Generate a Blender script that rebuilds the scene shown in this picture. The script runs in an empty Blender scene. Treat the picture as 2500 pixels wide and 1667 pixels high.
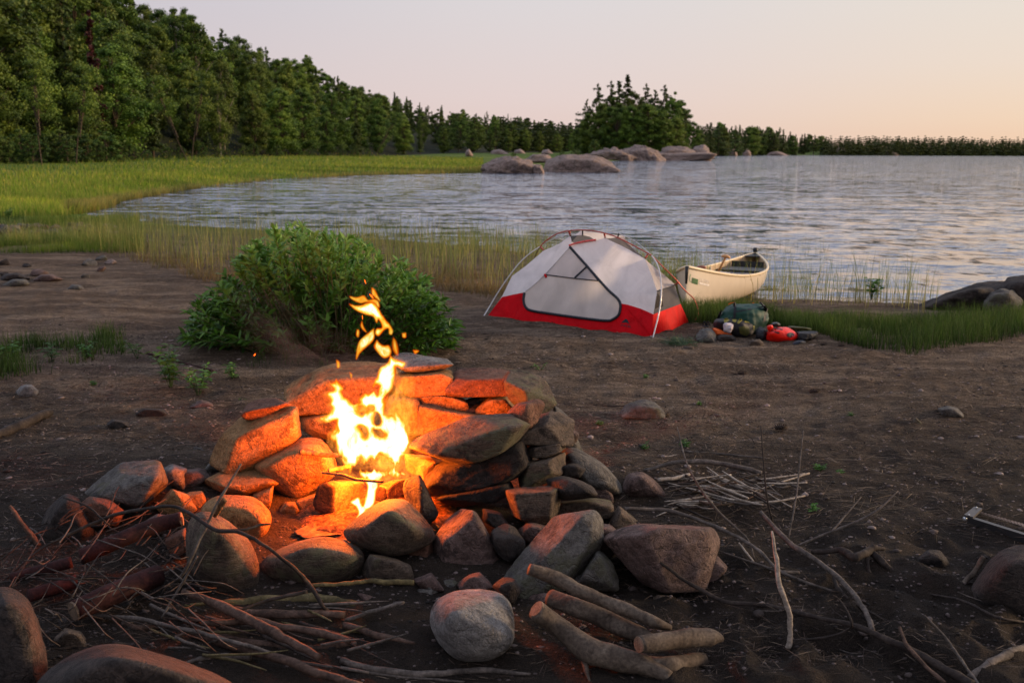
import bpy, bmesh, math, random
import numpy as np
from mathutils import Vector, Matrix
from mathutils.bvhtree import BVHTree
random.seed(7); rng = np.random.default_rng(11)
S = bpy.context.scene
COL = S.collection
R = math.radians
# ------------------------------------------------------------------ camera
FPX, CX, CY, CAMH = 2430.0, 1250.0, 833.5, 1.75
PITCH = math.atan((833.5-368)/FPX); ROLL = 0.0065
Fv = Vector((0, math.cos(PITCH), -math.sin(PITCH)))
r0 = Vector((1, 0, 0)); u0 = Vector((0, math.sin(PITCH), math.cos(PITCH)))
Rv = r0*math.cos(ROLL) + u0*math.sin(ROLL); Uv = u0*math.cos(ROLL) - r0*math.sin(ROLL)
CAM = Vector((0, 0, CAMH))
cd = bpy.data.cameras.new('camera'); cam = bpy.data.objects.new('camera', cd); COL.objects.link(cam)
M3 = Matrix((Rv, Uv, -Fv)).transposed()
cam.matrix_world = Matrix.Translation(CAM) @ M3.to_4x4()
cd.sensor_width = 36; cd.lens = 36*FPX/2500; cd.clip_end = 9000; cd.clip_start = 0.05
cd.dof.use_dof = True; cd.dof.focus_distance = 4.9; cd.dof.aperture_fstop = 4.5
S.camera = cam
ZM = {'A': (0, 0, .9408), 'B': (480, 680, 3.92), 'C': (480, 980, 3.1367), 'D': (940, 840, 3.92), 'E': (840, 1180, 2.45),
      'F': (0, 1067, 2.6133), 'G': (1500, 1067, 2.352), 'H': (1300, 640, 1.96), 'T': (1140, 530, 3.92), 'K': (1620, 590, 4.704),
      'N': (0, 400, 1.96), 'M': (1100, 150, 1.68), 'Q': (1660, 600, 10.69), 'R': (1700, 720, 7.35), 'W': (2300, 1200, 11.2),
      'V': (1480, 750, 19.6), 'L': (0, 0, 1.8816)}
def nat(z, p):
    x0, y0, s = ZM[z]; return (x0+p[0]/s, y0+p[1]/s)
def ray(px, py):
    return Fv + Rv*((px-CX)/FPX) + Uv*((CY-py)/FPX)
def gpz(px, py, z=0.0):
    d = ray(px, py); return CAM + d*((z-CAMH)/d.z)
def at(px, py, Y):
    d = ray(px, py); return CAM + d*(Y/d.y)
def az(px, D, z=0.0):
    d = ray(px, 400); k = D/math.hypot(d.x, d.y); return Vector((d.x*k, d.y*k, z))
# ------------------------------------------------------------------ noise
def _h(ix, iy, iz):
    n = (ix*374761393 + iy*668265263 + iz*2147483647) & 0xffffffff
    n = ((n ^ (n >> 13))*1274126177) & 0xffffffff
    return ((n ^ (n >> 16)) & 0xffff)/65535.0
def vn(p):
    p = np.asarray(p, float); i = np.floor(p).astype(np.int64); f = p-i; f = f*f*(3-2*f)
    x, y, z = i[..., 0], i[..., 1], i[..., 2]; fx, fy, fz = f[..., 0], f[..., 1], f[..., 2]
    def l(a, b, t): return a+(b-a)*t
    c = [[[_h(x+a, y+b, z+d) for d in (0, 1)] for b in (0, 1)] for a in (0, 1)]
    return l(l(l(c[0][0][0], c[1][0][0], fx), l(c[0][1][0], c[1][1][0], fx), fy),
             l(l(c[0][0][1], c[1][0][1], fx), l(c[0][1][1], c[1][1][1], fx), fy), fz)*2-1
def fbm(p, o=4, g=.5):
    p = np.asarray(p, float); s = 0; a = 1; t = 0
    for k in range(o):
        s = s+a*vn(p*(2.03**k)+k*17.3); t += a; a *= g
    return s/t
# ------------------------------------------------------------------ object helpers
def tag(o, label, cat, group=None, kind=None):
    if label: o['label'] = label
    if cat: o['category'] = cat
    if group: o['group'] = group
    if kind: o['kind'] = kind
    return o
def empty(name, loc, label=None, cat=None, group=None, kind=None):
    o = bpy.data.objects.new(name, None); COL.objects.link(o); o.location = loc; o.empty_display_size = .1
    return tag(o, label, cat, group, kind)
def mkobj(name, V, Fc, mat=None, parent=None, smooth=True, origin=None, attrs=None, tris=None):
    """V in world coordinates; Fc (n,k) array or list of faces. Origin at parent's (or given) position."""
    V = np.asarray(V, dtype=np.float64)
    if origin is None: origin = np.array(parent.location) if parent is not None and parent.parent is None else (
        np.array(parent.parent.location) if parent is not None else np.zeros(3))
    origin = np.array(origin, float)
    me = bpy.data.meshes.new(name)
    L = V-origin
    if isinstance(Fc, np.ndarray):
        n, k = Fc.shape
        me.vertices.add(len(L)); me.vertices.foreach_set('co', L.astype(np.float32).ravel())
        me.loops.add(n*k); me.loops.foreach_set('vertex_index', Fc.astype(np.int32).ravel())
        me.polygons.add(n); me.polygons.foreach_set('loop_start', np.arange(0, n*k, k, dtype=np.int32))
        me.polygons.foreach_set('loop_total', np.full(n, k, dtype=np.int32))
        me.update(calc_edges=True); me.validate()
    else:
        me.from_pydata([tuple(v) for v in L], [], Fc); me.update()
    if smooth: me.polygons.foreach_set('use_smooth', np.ones(len(me.polygons), dtype=bool))
    if attrs:
        for an, av in attrs.items():
            a = me.attributes.new(an, 'FLOAT', 'POINT'); a.data.foreach_set('value', np.asarray(av, np.float32))
    o = bpy.data.objects.new(name, me); COL.objects.link(o)
    if mat: me.materials.append(mat)
    if parent is not None: o.parent = parent
    else: o.location = origin
    return o
def childorg(parent):
    p = Vector((0, 0, 0)); q = parent
    while q is not None: p = p+q.location; q = q.parent
    return np.array(p)
def part(name, V, Fc, mat, parent, **k):
    k['origin'] = childorg(parent)
    return mkobj(name, V, Fc, mat, parent, **k)
# ------------------------------------------------------------------ material helpers
class NB:
    def __init__(s, name):
        s.m = bpy.data.materials.new(name); s.m.use_nodes = True; s.nt = s.m.node_tree; s.nt.nodes.clear()
        s.out = s.n('ShaderNodeOutputMaterial')
    def n(s, t, **k):
        nd = s.nt.nodes.new(t)
        for a, b in k.items():
            if a.startswith('i_'):
                key = a[2:]
                key = int(key) if key.isdigit() else key.replace('_', ' ')
                s.set(nd.inputs[key], b)
            else: setattr(nd, a, b)
        return nd
    def set(s, inp, v):
        if isinstance(v, bpy.types.NodeSocket): s.nt.links.new(v, inp)
        elif isinstance(v, bpy.types.Node): s.nt.links.new(v.outputs[0], inp)
        elif isinstance(v, (tuple, list)) and inp.type == 'RGBA' and len(v) == 3: inp.default_value = (*v, 1)
        else: inp.default_value = v
    def noise(s, vec, scale, detail=4, rough=.55, dist=0, out=0):
        nd = s.n('ShaderNodeTexNoise', i_Scale=scale, i_Detail=detail, i_Roughness=rough, i_Distortion=dist)
        if vec is not None: s.set(nd.inputs['Vector'], vec)
        return nd.outputs[out]
    def ramp(s, fac, stops, interp='LINEAR'):
        nd = s.n('ShaderNodeValToRGB'); s.set(nd.inputs[0], fac); cr = nd.color_ramp; cr.interpolation = interp
        while len(cr.elements) < len(stops): cr.elements.new(.5)
        for e, (p, c) in zip(cr.elements, stops):
            e.position = p; e.color = (*c, 1) if isinstance(c, (tuple, list)) else (c, c, c, 1)
        return nd.outputs[0]
    def mix(s, f, a, b, mode='MIX'):
        nd = s.n('ShaderNodeMix', data_type='RGBA', blend_type=mode)
        s.set(nd.inputs[0], f); s.set(nd.inputs[6], a); s.set(nd.inputs[7], b); return nd.outputs[2]
    def math(s, op, a, b=0.0, c=0.0, clamp=False):
        nd = s.n('ShaderNodeMath', operation=op, use_clamp=clamp)
        s.set(nd.inputs[0], a); s.set(nd.inputs[1], b); s.set(nd.inputs[2], c); return nd.outputs[0]
    def maprange(s, v, a, b, c=0.0, d=1.0):
        nd = s.n('ShaderNodeMapRange', clamp=True)
        for i, x in enumerate((v, a, b, c, d)): s.set(nd.inputs[i], x)
        return nd.outputs[0]
    def obj(s): return s.n('ShaderNodeTexCoord').outputs['Object']
    def pos(s): return s.n('ShaderNodeNewGeometry').outputs['Position']
    def objr(s, sc=37.0):
        r = s.n('ShaderNodeObjectInfo').outputs['Random']
        a = s.n('ShaderNodeVectorMath', operation='SCALE'); s.set(a.inputs[0], (1.0, 1.7, .6)); s.set(a.inputs['Scale'], s.math('MULTIPLY', r, sc))
        b = s.n('ShaderNodeVectorMath', operation='ADD'); s.set(b.inputs[0], s.obj()); s.set(b.inputs[1], a.outputs[0]); return b.outputs[0]
    def scale(s, v, sc):
        a = s.n('ShaderNodeMapping'); s.set(a.inputs[0], v); a.inputs['Scale'].default_value = sc; return a.outputs[0]
    def attr(s, nm): return s.n('ShaderNodeAttribute', attribute_name=nm).outputs['Fac']
    def bump(s, h, strength=.5, dist=.01, normal=None):
        nd = s.n('ShaderNodeBump', i_Strength=strength, i_Distance=dist, i_Height=h)
        if normal is not None: s.set(nd.inputs['Normal'], normal)
        return nd.outputs[0]
    def bsdf(s, col, rough=.8, normal=None, spec=.3, **k):
        nd = s.n('ShaderNodeBsdfPrincipled'); s.set(nd.inputs['Base Color'], col); s.set(nd.inputs['Roughness'], rough)
        nd.inputs['Specular IOR Level'].default_value = spec
        if normal is not None: s.set(nd.inputs['Normal'], normal)
        for a, b in k.items(): s.set(nd.inputs[a.replace('_', ' ')], b)
        s.nt.links.new(nd.outputs[0], s.out.inputs[0]); return nd
    def surf(s, sock): s.nt.links.new(sock, s.out.inputs[0])
def simple(name, col, rough=.6, spec=.3, nscale=30, namp=.25, bump=.0, **k):
    b = NB(name); v = b.objr()
    n = b.noise(v, nscale, 3)
    c = b.mix(1.0, col, b.ramp(n, [(.25, 1-namp), (.75, 1+namp)]), 'MULTIPLY')
    b.bsdf(c, rough, b.bump(n, bump, .004) if bump else None, spec, **k)
    return b.m
def stone(name, c1, c2, c3, lich=None, dark=1.0, bump=.9, strata=0):
    b = NB(name); v = b.objr()
    n1 = b.noise(v, 5.5, 7, .7, .15); n2 = b.noise(v, 45, 5, .7); n3 = b.noise(v, 150, 3, .7); n4 = b.noise(v, 2.2, 3, .5, 1.0)
    sc = lambda c: tuple(x*dark for x in c)
    col = b.ramp(n1, [(.32, sc(c1)), (.5, sc(c2)), (.68, sc(c3))])
    col = b.mix(b.ramp(n2, [(.35, 0.0), (.7, .75)]), col, sc(tuple(x*.42 for x in c1)))
    col = b.mix(1.0, col, b.ramp(n3, [(.32, .6), (.5, 1.0), (.68, 1.5)]), 'MULTIPLY')
    bd = b.n('ShaderNodeTexWave', wave_type='BANDS', bands_direction='Z', i_Vector=v, i_Scale=5.0, i_Distortion=14.0, i_Detail=3.0, i_Detail_Scale=1.2).outputs['Fac']
    col = b.mix(b.ramp(bd, [(.6, 0.0), (.95, .22)]), col, sc(tuple(x*1.15 for x in c3)))
    col = b.mix(b.ramp(b.noise(v, 7.5, 6, .75), [(.56, 0.0), (.62, .8)]), col, sc(tuple(x*.35 for x in c1)))
    if lich: col = b.mix(b.ramp(b.math('MULTIPLY', n4, b.noise(v, 16, 4)), [(.27, 0.0), (.36, .8)]), col, lich)
    sv = b.scale(v, (1, 1, 4.5)) if strata else v
    h = b.math('ADD', b.math('MULTIPLY', b.noise(sv, 9, 7, .7, .15), 1.4), b.math('MULTIPLY', b.noise(sv, 38, 6, .7), .7))
    h = b.math('ADD', h, b.math('MULTIPLY', n3, .30))
    cr = b.n('ShaderNodeTexVoronoi', feature='DISTANCE_TO_EDGE', i_Scale=5.0, i_Vector=b.noise(v, 4, 3, out=1)).outputs['Distance']
    h = b.math('SUBTRACT', h, b.math('MULTIPLY', b.ramp(cr, [(0.0, 1.0), (.05, 0.0)]), .22))
    b.bsdf(col, .86, b.bump(h, bump, .022), .25)
    return b.m
# ------------------------------------------------------------------ world
W = bpy.data.worlds.new('World'); S.world = W; W.use_nodes = True
nt = W.node_tree; nt.nodes.clear()
def wn(t, **k):
    nd = nt.nodes.new(t)
    for a, b in k.items(): setattr(nd, a, b)
    return nd
def wl(a, b): nt.links.new(a, b)
SUN_AZ, SUN_EL = R(78), R(9)
tc = wn('ShaderNodeTexCoord'); sx = wn('ShaderNodeSeparateXYZ'); wl(tc.outputs['Generated'], sx.inputs[0])
def wramp(fac, stops):
    r = wn('ShaderNodeValToRGB'); wl(fac, r.inputs[0]); cr = r.color_ramp
    while len(cr.elements) < len(stops): cr.elements.new(.5)
    for e, (p, c) in zip(cr.elements, stops): e.position = p; e.color = (*c, 1)
    return r.outputs[0]
left = wramp(sx.outputs[2], [(0.0, (.62, .50, .52)), (.05, (.66, .565, .60)), (.14, (.585, .545, .62)), (.3, (.72, .75, .93)), (.6, (.66, .72, .94)), (1.0, (.62, .68, .90))])
midc = wramp(sx.outputs[2], [(0.0, (.80, .60, .55)), (.05, (.80, .655, .64)), (.14, (.755, .70, .71)), (.3, (.80, .80, .92)), (.6, (.70, .74, .94)), (1.0, (.62, .68, .90))])
rite = wramp(sx.outputs[2], [(0.0, (.90, .60, .42)), (.03, (.90, .67, .50)), (.08, (.87, .72, .61)), (.14, (.84, .75, .67)), (.3, (.88, .84, .90)), (.6, (.74, .76, .92)), (1.0, (.62, .68, .90))])
def mr(v, a, b):
    m = wn('ShaderNodeMapRange'); m.clamp = True; m.interpolation_type = 'SMOOTHSTEP'; wl(v, m.inputs[0]); m.inputs[1].default_value = a; m.inputs[2].default_value = b; return m.outputs[0]
def wmix(f, a, b, mode='MIX'):
    m = wn('ShaderNodeMix', data_type='RGBA', blend_type=mode)
    if isinstance(f, float): m.inputs[0].default_value = f
    else: wl(f, m.inputs[0])
    wl(a, m.inputs[6]); wl(b, m.inputs[7]); return m.outputs[2]
g = wmix(mr(sx.outputs[0], -.55, .08), left, midc)
g = wmix(mr(sx.outputs[0], .0, .52), g, rite)
bgA = wn('ShaderNodeBackground'); wl(g, bgA.inputs[0]); bgA.inputs[1].default_value = .93
sky = wn('ShaderNodeTexSky', sky_type='NISHITA', sun_disc=False, sun_elevation=SUN_EL, sun_rotation=SUN_AZ)
bgB = wn('ShaderNodeBackground'); wl(sky.outputs[0], bgB.inputs[0]); bgB.inputs[1].default_value = .01
add = wn('ShaderNodeAddShader'); wl(bgA.outputs[0], add.inputs[0]); wl(bgB.outputs[0], add.inputs[1])
wo = wn('ShaderNodeOutputWorld'); wl(add.outputs[0], wo.inputs[0])
sl = bpy.data.lights.new('sun', 'SUN'); sl.energy = 4.2; sl.angle = R(12); sl.color = (1, .70, .42)
so = bpy.data.objects.new('sun', sl); COL.objects.link(so)
sd = Vector((math.sin(SUN_AZ)*math.cos(SUN_EL), math.cos(SUN_AZ)*math.cos(SUN_EL), math.sin(SUN_EL)))
so.rotation_euler = sd.to_track_quat('Z', 'Y').to_euler()
S.view_settings.view_transform = 'Standard'; S.view_settings.look = 'None'; S.view_settings.exposure = 0
S.render.engine = 'CYCLES'
cy = S.cycles; cy.max_bounces = 7; cy.diffuse_bounces = 3; cy.glossy_bounces = 3; cy.transparent_max_bounces = 24; cy.volume_bounces = 0
cy.use_denoising = True; cy.sample_clamp_indirect = 3; cy.sample_clamp_direct = 0; cy.use_adaptive_sampling = True; cy.adaptive_threshold = .015
cy.volume_step_rate = 2; cy.caustics_reflective = False; cy.caustics_refractive = False
# ------------------------------------------------------------------ terrain
WL = -0.25
def wp(x, y, z=WL):
    q = nat('A', (x, y)); return gpz(q[0], q[1], z)
shore = [az(4200, 9), wp(2700, 712), wp(2352, 704), wp(2110, 702), wp(1900, 694), wp(1780, 692), wp(1690, 690), wp(1600, 668), wp(1450, 618), wp(1250, 588),
         wp(1050, 566), wp(800, 545), wp(600, 532), wp(400, 520), wp(280, 510), wp(205, 495), wp(170, 477), wp(205, 463), wp(300, 448),
         wp(430, 429), wp(600, 413), wp(800, 403), wp(1000, 399), wp(1110, 397), wp(1240, 394), wp(1330, 389), wp(1300, 379), wp(1240, 371), wp(1380, 370),
         wp(1470, 369.5), wp(1560, 368), wp(1625, 362), az(1740, 420), az(1745, 640), az(2010, 800), az(2215, 950), az(2500, 1150), az(4200, 1600), az(6000, 1700)]
SH = np.array([(p.x, p.y) for p in shore])
back = [(6000, 3000), (0, 7000), (-7000, 3000), (-7000, -3000), (9, -3000)]
POLY = np.vstack([SH, np.array(back, float)])
def inside(x, y):
    r = np.zeros(x.shape, bool); P = POLY; n = len(P)
    for i in range(n):
        a = P[i]; b = P[(i+1) % n]
        c = ((a[1] > y) != (b[1] > y)) & (x < (b[0]-a[0])*(y-a[1])/(b[1]-a[1]+1e-12)+a[0])
        r ^= c
    return r
def sdist(x, y):
    d = np.full(x.shape, 1e9)
    for i in range(len(SH)-1):
        a = SH[i]; e = SH[i+1]-a; t = np.clip(((x-a[0])*e[0]+(y-a[1])*e[1])/(e@e), 0, 1)
        d = np.minimum(d, np.hypot(x-a[0]-t*e[0], y-a[1]-t*e[1]))
    return np.where(inside(x, y), d, -d)
def tn(pxA): q = nat('A', (pxA, 0)); d = ray(q[0], 400); return d.x/d.y
TX = [-3.0, tn(-500), tn(0), tn(340), tn(640), tn(850), tn(1080), tn(1330), tn(1420)]
TD = [70, 82, 95, 115, 150, 190, 270, 420, 520]
def horA(pxA): return (368+(pxA/.9408-1250)*.0065)*.9408
TOPX = [-500, 0, 200, 380, 500, 560, 700, 820, 980, 1150, 1330, 1420]
TOPY = [-165, -60, 4, 70, 97, 122, 154, 200, 252, 271, 292, 300]
TA = [max(0, (horA(x)-y))/.9408/FPX for x, y in zip(TOPX, TOPY)]
def topang(pxA): return np.interp(pxA, TOPX, TA)
def Hh(x, y):
    x = np.asarray(x, float); y = np.asarray(y, float)
    s = sdist(x, y); D = np.hypot(x, y)
    land = .27*(1-np.exp(-np.maximum(s, 0)/1.3)) + np.where(y > 22, np.clip((s-3)/70, 0, 1)*1.3*np.clip((y-22)/20, 0, 1), 0)
    wet = -np.minimum(1.2, np.maximum(-s, 0)*.12)
    z = WL + np.where(s > 0, land, wet)
    t = x/np.maximum(y, 1e-3); t = np.where(y > 1, t, -3)
    T = np.interp(t, TX, TD); capA = np.interp(t, [tn(a) for a in TOPX], TA)
    capA = np.where(t > tn(1420), 0, capA)
    k = np.clip((D-T)/(T*.55), 0, 1)
    z = z + np.where((y > 20) | (x < -40), k*k*(3-2*k)*capA*(T*1.4)*.5, 0)
    # island dome
    c = ISL; di = np.hypot((x-c[0])/26, (y-c[1])/20); z = z + np.where(di < 1, (1-di**2)*2.6, 0)
    # far shores rise
    z = z + np.where((D > 500) & (s > 0), np.clip(s/120, 0, 1)*6, 0)
    # micro relief
    P = np.stack([x, y, np.zeros_like(x)], -1)
    near = np.clip(1-(D-10)/14, 0, 1)*(s > .1)
    z = z + near*(fbm(P*1.1, 3)*.035+fbm(P*np.array([1.6, 4.5, 1])+9, 4)*.034+np.abs(fbm(P*np.array([5, 9, 1])+19, 3))*.02+fbm(P*11+3, 2)*.012)
    brw = np.clip((x-.2)/.8, 0, 1)*np.clip((4.6-y)/.9, 0, 1)
    z = z + near*brw*(np.abs(fbm(P*4.2+31, 3))*-.17+.04)
    return z
ISL = np.array([*(az(nat('A', (1470, 0))[0], 282).xy)])
na, nr = 560, 820
aa = np.concatenate([np.linspace(-100, -40, 50, endpoint=False), np.linspace(-40, 40, na-100, endpoint=False), np.linspace(40, 100, 50)])*math.pi/180
rr = 1.6*(6000/1.6)**(np.linspace(0, 1, nr))
AA, RR = np.meshgrid(aa, rr); GX = RR*np.sin(AA); GY = RR*np.cos(AA)-.9
GZ = Hh(GX, GY)
idx = np.arange(na*nr).reshape(nr, na)
FQ = np.stack([idx[:-1, :-1], idx[:-1, 1:], idx[1:, 1:], idx[1:, :-1]], -1).reshape(-1, 4)
gs = sdist(GX, GY)
def smooth(a, b, v): t = np.clip((v-a)/(b-a), 0, 1); return t*t*(3-2*t)
P3 = np.stack([GX, GY, GX*0], -1)
D_ = np.hypot(GX, GY)
meadow = smooth(17, 26, GY)*(gs > 0)
meadow = np.maximum(meadow, smooth(14, 17, GY-fbm(P3*.5)*1.5)*smooth(-9, -12, GX)*.5)
forest = np.clip((D_-np.interp(np.where(GY > 1, GX/np.maximum(GY, .01), -3), TX, TD)+4)/6, 0, 1)*(GX/np.maximum(GY, .01) < tn(1420))*(GY > 20)
shore_w = 1-smooth(0.05, .9, gs+fbm(P3*1.7)*.4)
nearw = 1-smooth(3.4, 7.2, GY-np.abs(GX+.2)*.35+fbm(P3*.9)*.7)  # mask for the foreground shade painted into the soil
# ground sheet material
b = NB('soil'); P = b.pos()
n1 = b.noise(b.scale(P, (.8, 2.6, 1)), 1.3, 7, .7); n2 = b.noise(b.scale(P, (7, 16, 10)), 1.0, 6, .72, .8); n3 = b.noise(P, 55, 5, .75); n4 = b.noise(P, 240, 2, .5)
nst = b.noise(b.scale(P, (.5, 2.4, 1)), 1.0, 5, .6, .6)
dirt = b.ramp(n2, [(.32, (.028, .017, .010)), (.5, (.085, .055, .034)), (.66, (.22, .155, .105))])
sand = b.ramp(n3, [(.3, (.055, .038, .026)), (.52, (.20, .145, .10)), (.75, (.42, .325, .24))])
debris = b.ramp(n3, [(.35, (.014, .009, .006)), (.52, (.06, .039, .025)), (.72, (.20, .14, .095))])
c = b.mix(b.ramp(nst, [(.42, 0.0), (.6, .75)]), dirt, sand)
c = b.mix(b.ramp(n1, [(.44, 0.0), (.58, .8)]), c, debris)
c = b.mix(1.0, c, b.ramp(n4, [(.32, .3), (.5, 1.0), (.68, 2.1)]), 'MULTIPLY')
shade_soil = b.ramp(b.noise(P, 3.5, 5, .6), [(.3, (.006, .0045, .0035)), (.7, (.030, .021, .015))])  # darker soil near the camera: vignette shade put into the colour
shade_soil = b.mix(1.0, shade_soil, b.ramp(n4, [(.25, .5), (.5, 1.0), (.78, 1.9)]), 'MULTIPLY')
c = b.mix(b.math('MULTIPLY', b.attr('near'), .93), c, shade_soil)
c = b.mix(b.math('MULTIPLY', b.attr('shore'), .85), c, (.022, .017, .013))
gn = b.noise(b.scale(P, (.12, .5, .3)), 1.0, 6, .6); gn2 = b.noise(P, 2.2, 4, .7)
gr = b.ramp(gn, [(.35, (.030, .055, .008)), (.5, (.08, .13, .014)), (.65, (.15, .19, .03))])
gr = b.mix(1.0, gr, b.ramp(gn2, [(.3, .6), (.7, 1.35)]), 'MULTIPLY')
c = b.mix(b.attr('meadow'), c, gr)
c = b.mix(b.attr('forest'), c, (.010, .014, .005))
h = b.math('ADD', b.math('MULTIPLY', n2, 1.0), b.math('MULTIPLY', n3, .5))
h = b.math('ADD', h, b.math('MULTIPLY', n4, .13))
b.bsdf(c, .95, b.bump(h, 1.0, .045), .15)
M_soil = b.m
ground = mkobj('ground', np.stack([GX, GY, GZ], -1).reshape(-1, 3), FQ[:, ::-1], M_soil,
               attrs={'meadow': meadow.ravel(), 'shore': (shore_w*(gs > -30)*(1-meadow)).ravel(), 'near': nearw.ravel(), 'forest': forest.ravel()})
tag(ground, 'brown sandy lakeshore ground running back into meadow and forest floor', None, kind='structure')
# water: real ripples close in, bump far out
b = NB('lake_water'); P = b.pos()
def slope(sc, k, det=3):
    c_ = b.n('ShaderNodeTexNoise', i_Vector=b.scale(P, sc), i_Scale=1.0, i_Detail=det, i_Roughness=.6).outputs['Color']
    v_ = b.n('ShaderNodeVectorMath', operation='SUBTRACT'); b.set(v_.inputs[0], c_); v_.inputs[1].default_value = (.5, .5, .5)
    m_ = b.n('ShaderNodeVectorMath', operation='MULTIPLY'); b.set(m_.inputs[0], v_.outputs[0]); m_.inputs[1].default_value = (k*.7, k, 0); return m_.outputs[0]
def vadd(a_, c_):
    v_ = b.n('ShaderNodeVectorMath', operation='ADD'); b.set(v_.inputs[0], a_); b.set(v_.inputs[1], c_); return v_.outputs[0]
sl_ = vadd(vadd(slope((2.0, 5.0, 1), 1.15), slope((6.5, 14, 1), .7, 2)), vadd(slope((.75, 2.1, 1), 1.0, 2), slope((.26, .85, 1), .8, 2)))
calm = b.maprange(b.n('ShaderNodeSeparateXYZ', i_0=P).outputs[0], -16.0, 5.0, .85, 1.0)
gust = b.ramp(b.noise(b.scale(P, (.05, .16, 1)), 1.0, 3), [(.35, .65), (.65, 1.15)])
sc_ = b.n('ShaderNodeVectorMath', operation='SCALE'); b.set(sc_.inputs[0], sl_); b.set(sc_.inputs['Scale'], b.math('MULTIPLY', b.math('MULTIPLY', calm, gust), b.maprange(b.n('ShaderNodeSeparateXYZ', i_0=P).outputs[1], 30.0, 300.0, 1.0, 1.25)))
nn_ = b.n('ShaderNodeVectorMath', operation='NORMALIZE'); b.set(nn_.inputs[0], vadd(sc_.outputs[0], (0, 0, 1)))
b.bsdf((.038, .070, .13), .04, nn_.outputs[0], .5, IOR=2.0)
M_water = b.m
nwa, nwr = 420, 560
aw = np.linspace(-85, 85, nwa)*math.pi/180; rw = 5*(6500/5)**np.linspace(0, 1, nwr)
AW, RW = np.meshgrid(aw, rw); WX = RW*np.sin(AW); WY = RW*np.cos(AW)
PW = np.stack([WX, WY*1.8, WX*0], -1)
WZ = WL + np.clip(1-(RW-10)/60, 0, 1)*(fbm(PW*1.4, 2)*.012+fbm(PW*.5+5, 2)*.016)*np.clip(-sdist(WX, WY)/1.5, .1, 1)
idx = np.arange(nwa*nwr).reshape(nwr, nwa)
FW = np.stack([idx[:-1, :-1], idx[:-1, 1:], idx[1:, 1:], idx[1:, :-1]], -1).reshape(-1, 4)
water = mkobj('water', np.stack([WX, WY, WZ], -1).reshape(-1, 3), FW[:, ::-1], M_water)
tag(water, 'rippled lake water reflecting the pale dusk sky', None, kind='structure')
def Hs(x, y): return float(Hh(np.array([x]), np.array([y]))[0])
# ------------------------------------------------------------------ foliage materials
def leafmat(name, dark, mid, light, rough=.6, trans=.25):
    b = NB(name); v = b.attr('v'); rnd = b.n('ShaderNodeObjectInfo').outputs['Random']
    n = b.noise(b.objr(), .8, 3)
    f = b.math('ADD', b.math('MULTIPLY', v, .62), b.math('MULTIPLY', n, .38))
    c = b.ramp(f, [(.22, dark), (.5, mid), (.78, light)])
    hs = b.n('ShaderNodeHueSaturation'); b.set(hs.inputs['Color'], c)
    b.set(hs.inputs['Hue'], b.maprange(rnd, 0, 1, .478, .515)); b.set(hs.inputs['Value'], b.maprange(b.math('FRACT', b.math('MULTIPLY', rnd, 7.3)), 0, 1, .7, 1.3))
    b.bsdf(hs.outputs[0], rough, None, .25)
    p = b.out.inputs[0].links[0].from_node
    t = b.n('ShaderNodeBsdfTranslucent'); b.set(t.inputs[0], hs.outputs[0])
    m = b.n('ShaderNodeMixShader'); m.inputs[0].default_value = trans
    b.nt.links.new(p.outputs[0], m.inputs[1]); b.nt.links.new(t.outputs[0], m.inputs[2]); b.surf(m.outputs[0])
    return b.m
M_lf = leafmat('broadleaf', (.014, .028, .005), (.066, .118, .014), (.17, .24, .030))
M_cf = leafmat('conifer', (.016, .028, .007), (.055, .085, .016), (.13, .165, .035))
M_sh = leafmat('shrub_leaf', (.018, .04, .008), (.06, .11, .018), (.13, .19, .035))
M_rust = leafmat('rust_leaf', (.02, .007, .004), (.05, .016, .008), (.09, .03, .014))
M_bark = simple('bark', (.075, .055, .04), .9, .1, 9, .5, .8)
M_birch = simple('pale_bark', (.26, .22, .17), .9, .1, 9, .4, .5)
# ------------------------------------------------------------------ tubes and quads
def tube_arrays(paths, sides=6, step=None):
    """paths: list of (pts Nx3, radii N). returns V,F arrays"""
    Vs, Fs, base = [], [], 0
    for pts, rad in paths:
        pts = np.asarray(pts, float); rad = np.asarray(rad, float); n = len(pts)
        t = np.gradient(pts, axis=0); t /= np.linalg.norm(t, axis=1, keepdims=True)+1e-9
        a = np.array([0, 0, 1.0]) if abs(t[0][2]) < .9 else np.array([1.0, 0, 0])
        us = []; u = np.cross(t[0], a); u /= np.linalg.norm(u)
        for i in range(n):
            u = u-t[i]*(u@t[i]); u /= np.linalg.norm(u)+1e-9; us.append(u)
        us = np.array(us); w = np.cross(t, us)
        th = np.arange(sides)/sides*2*math.pi
        ring = pts[:, None]+rad[:, None, None]*(np.cos(th)[None, :, None]*us[:, None]+np.sin(th)[None, :, None]*w[:, None])
        Vs.append(ring.reshape(-1, 3)); ix = base+np.arange(n*sides).reshape(n, sides); nx = np.roll(ix, -1, 1)
        Fs.append(np.stack([ix[:-1], nx[:-1], nx[1:], ix[1:]], -1).reshape(-1, 4))
        base += n*sides
        for e, fl in ((0, 1), (n-1, 0)):      # end caps as a fan of quads to centre
            Vs.append((pts[e])[None]); c = base; base += 1
            r_ = ix[e]; r2 = np.roll(r_, -1)
            q = np.stack([r_, np.full(sides, c), np.full(sides, c), r2], -1)
            f = np.stack([r_, r2, np.full(sides, c)], -1) if not fl else np.stack([r2, r_, np.full(sides, c)], -1)
            Fs.append(np.concatenate([f, f[:, 2:3]], 1))
    return np.vstack(Vs), np.vstack(Fs)
def faces_mixed(F):
    return [tuple(f[:3]) if f[2] == f[3] else tuple(f) for f in F.tolist()]
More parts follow.
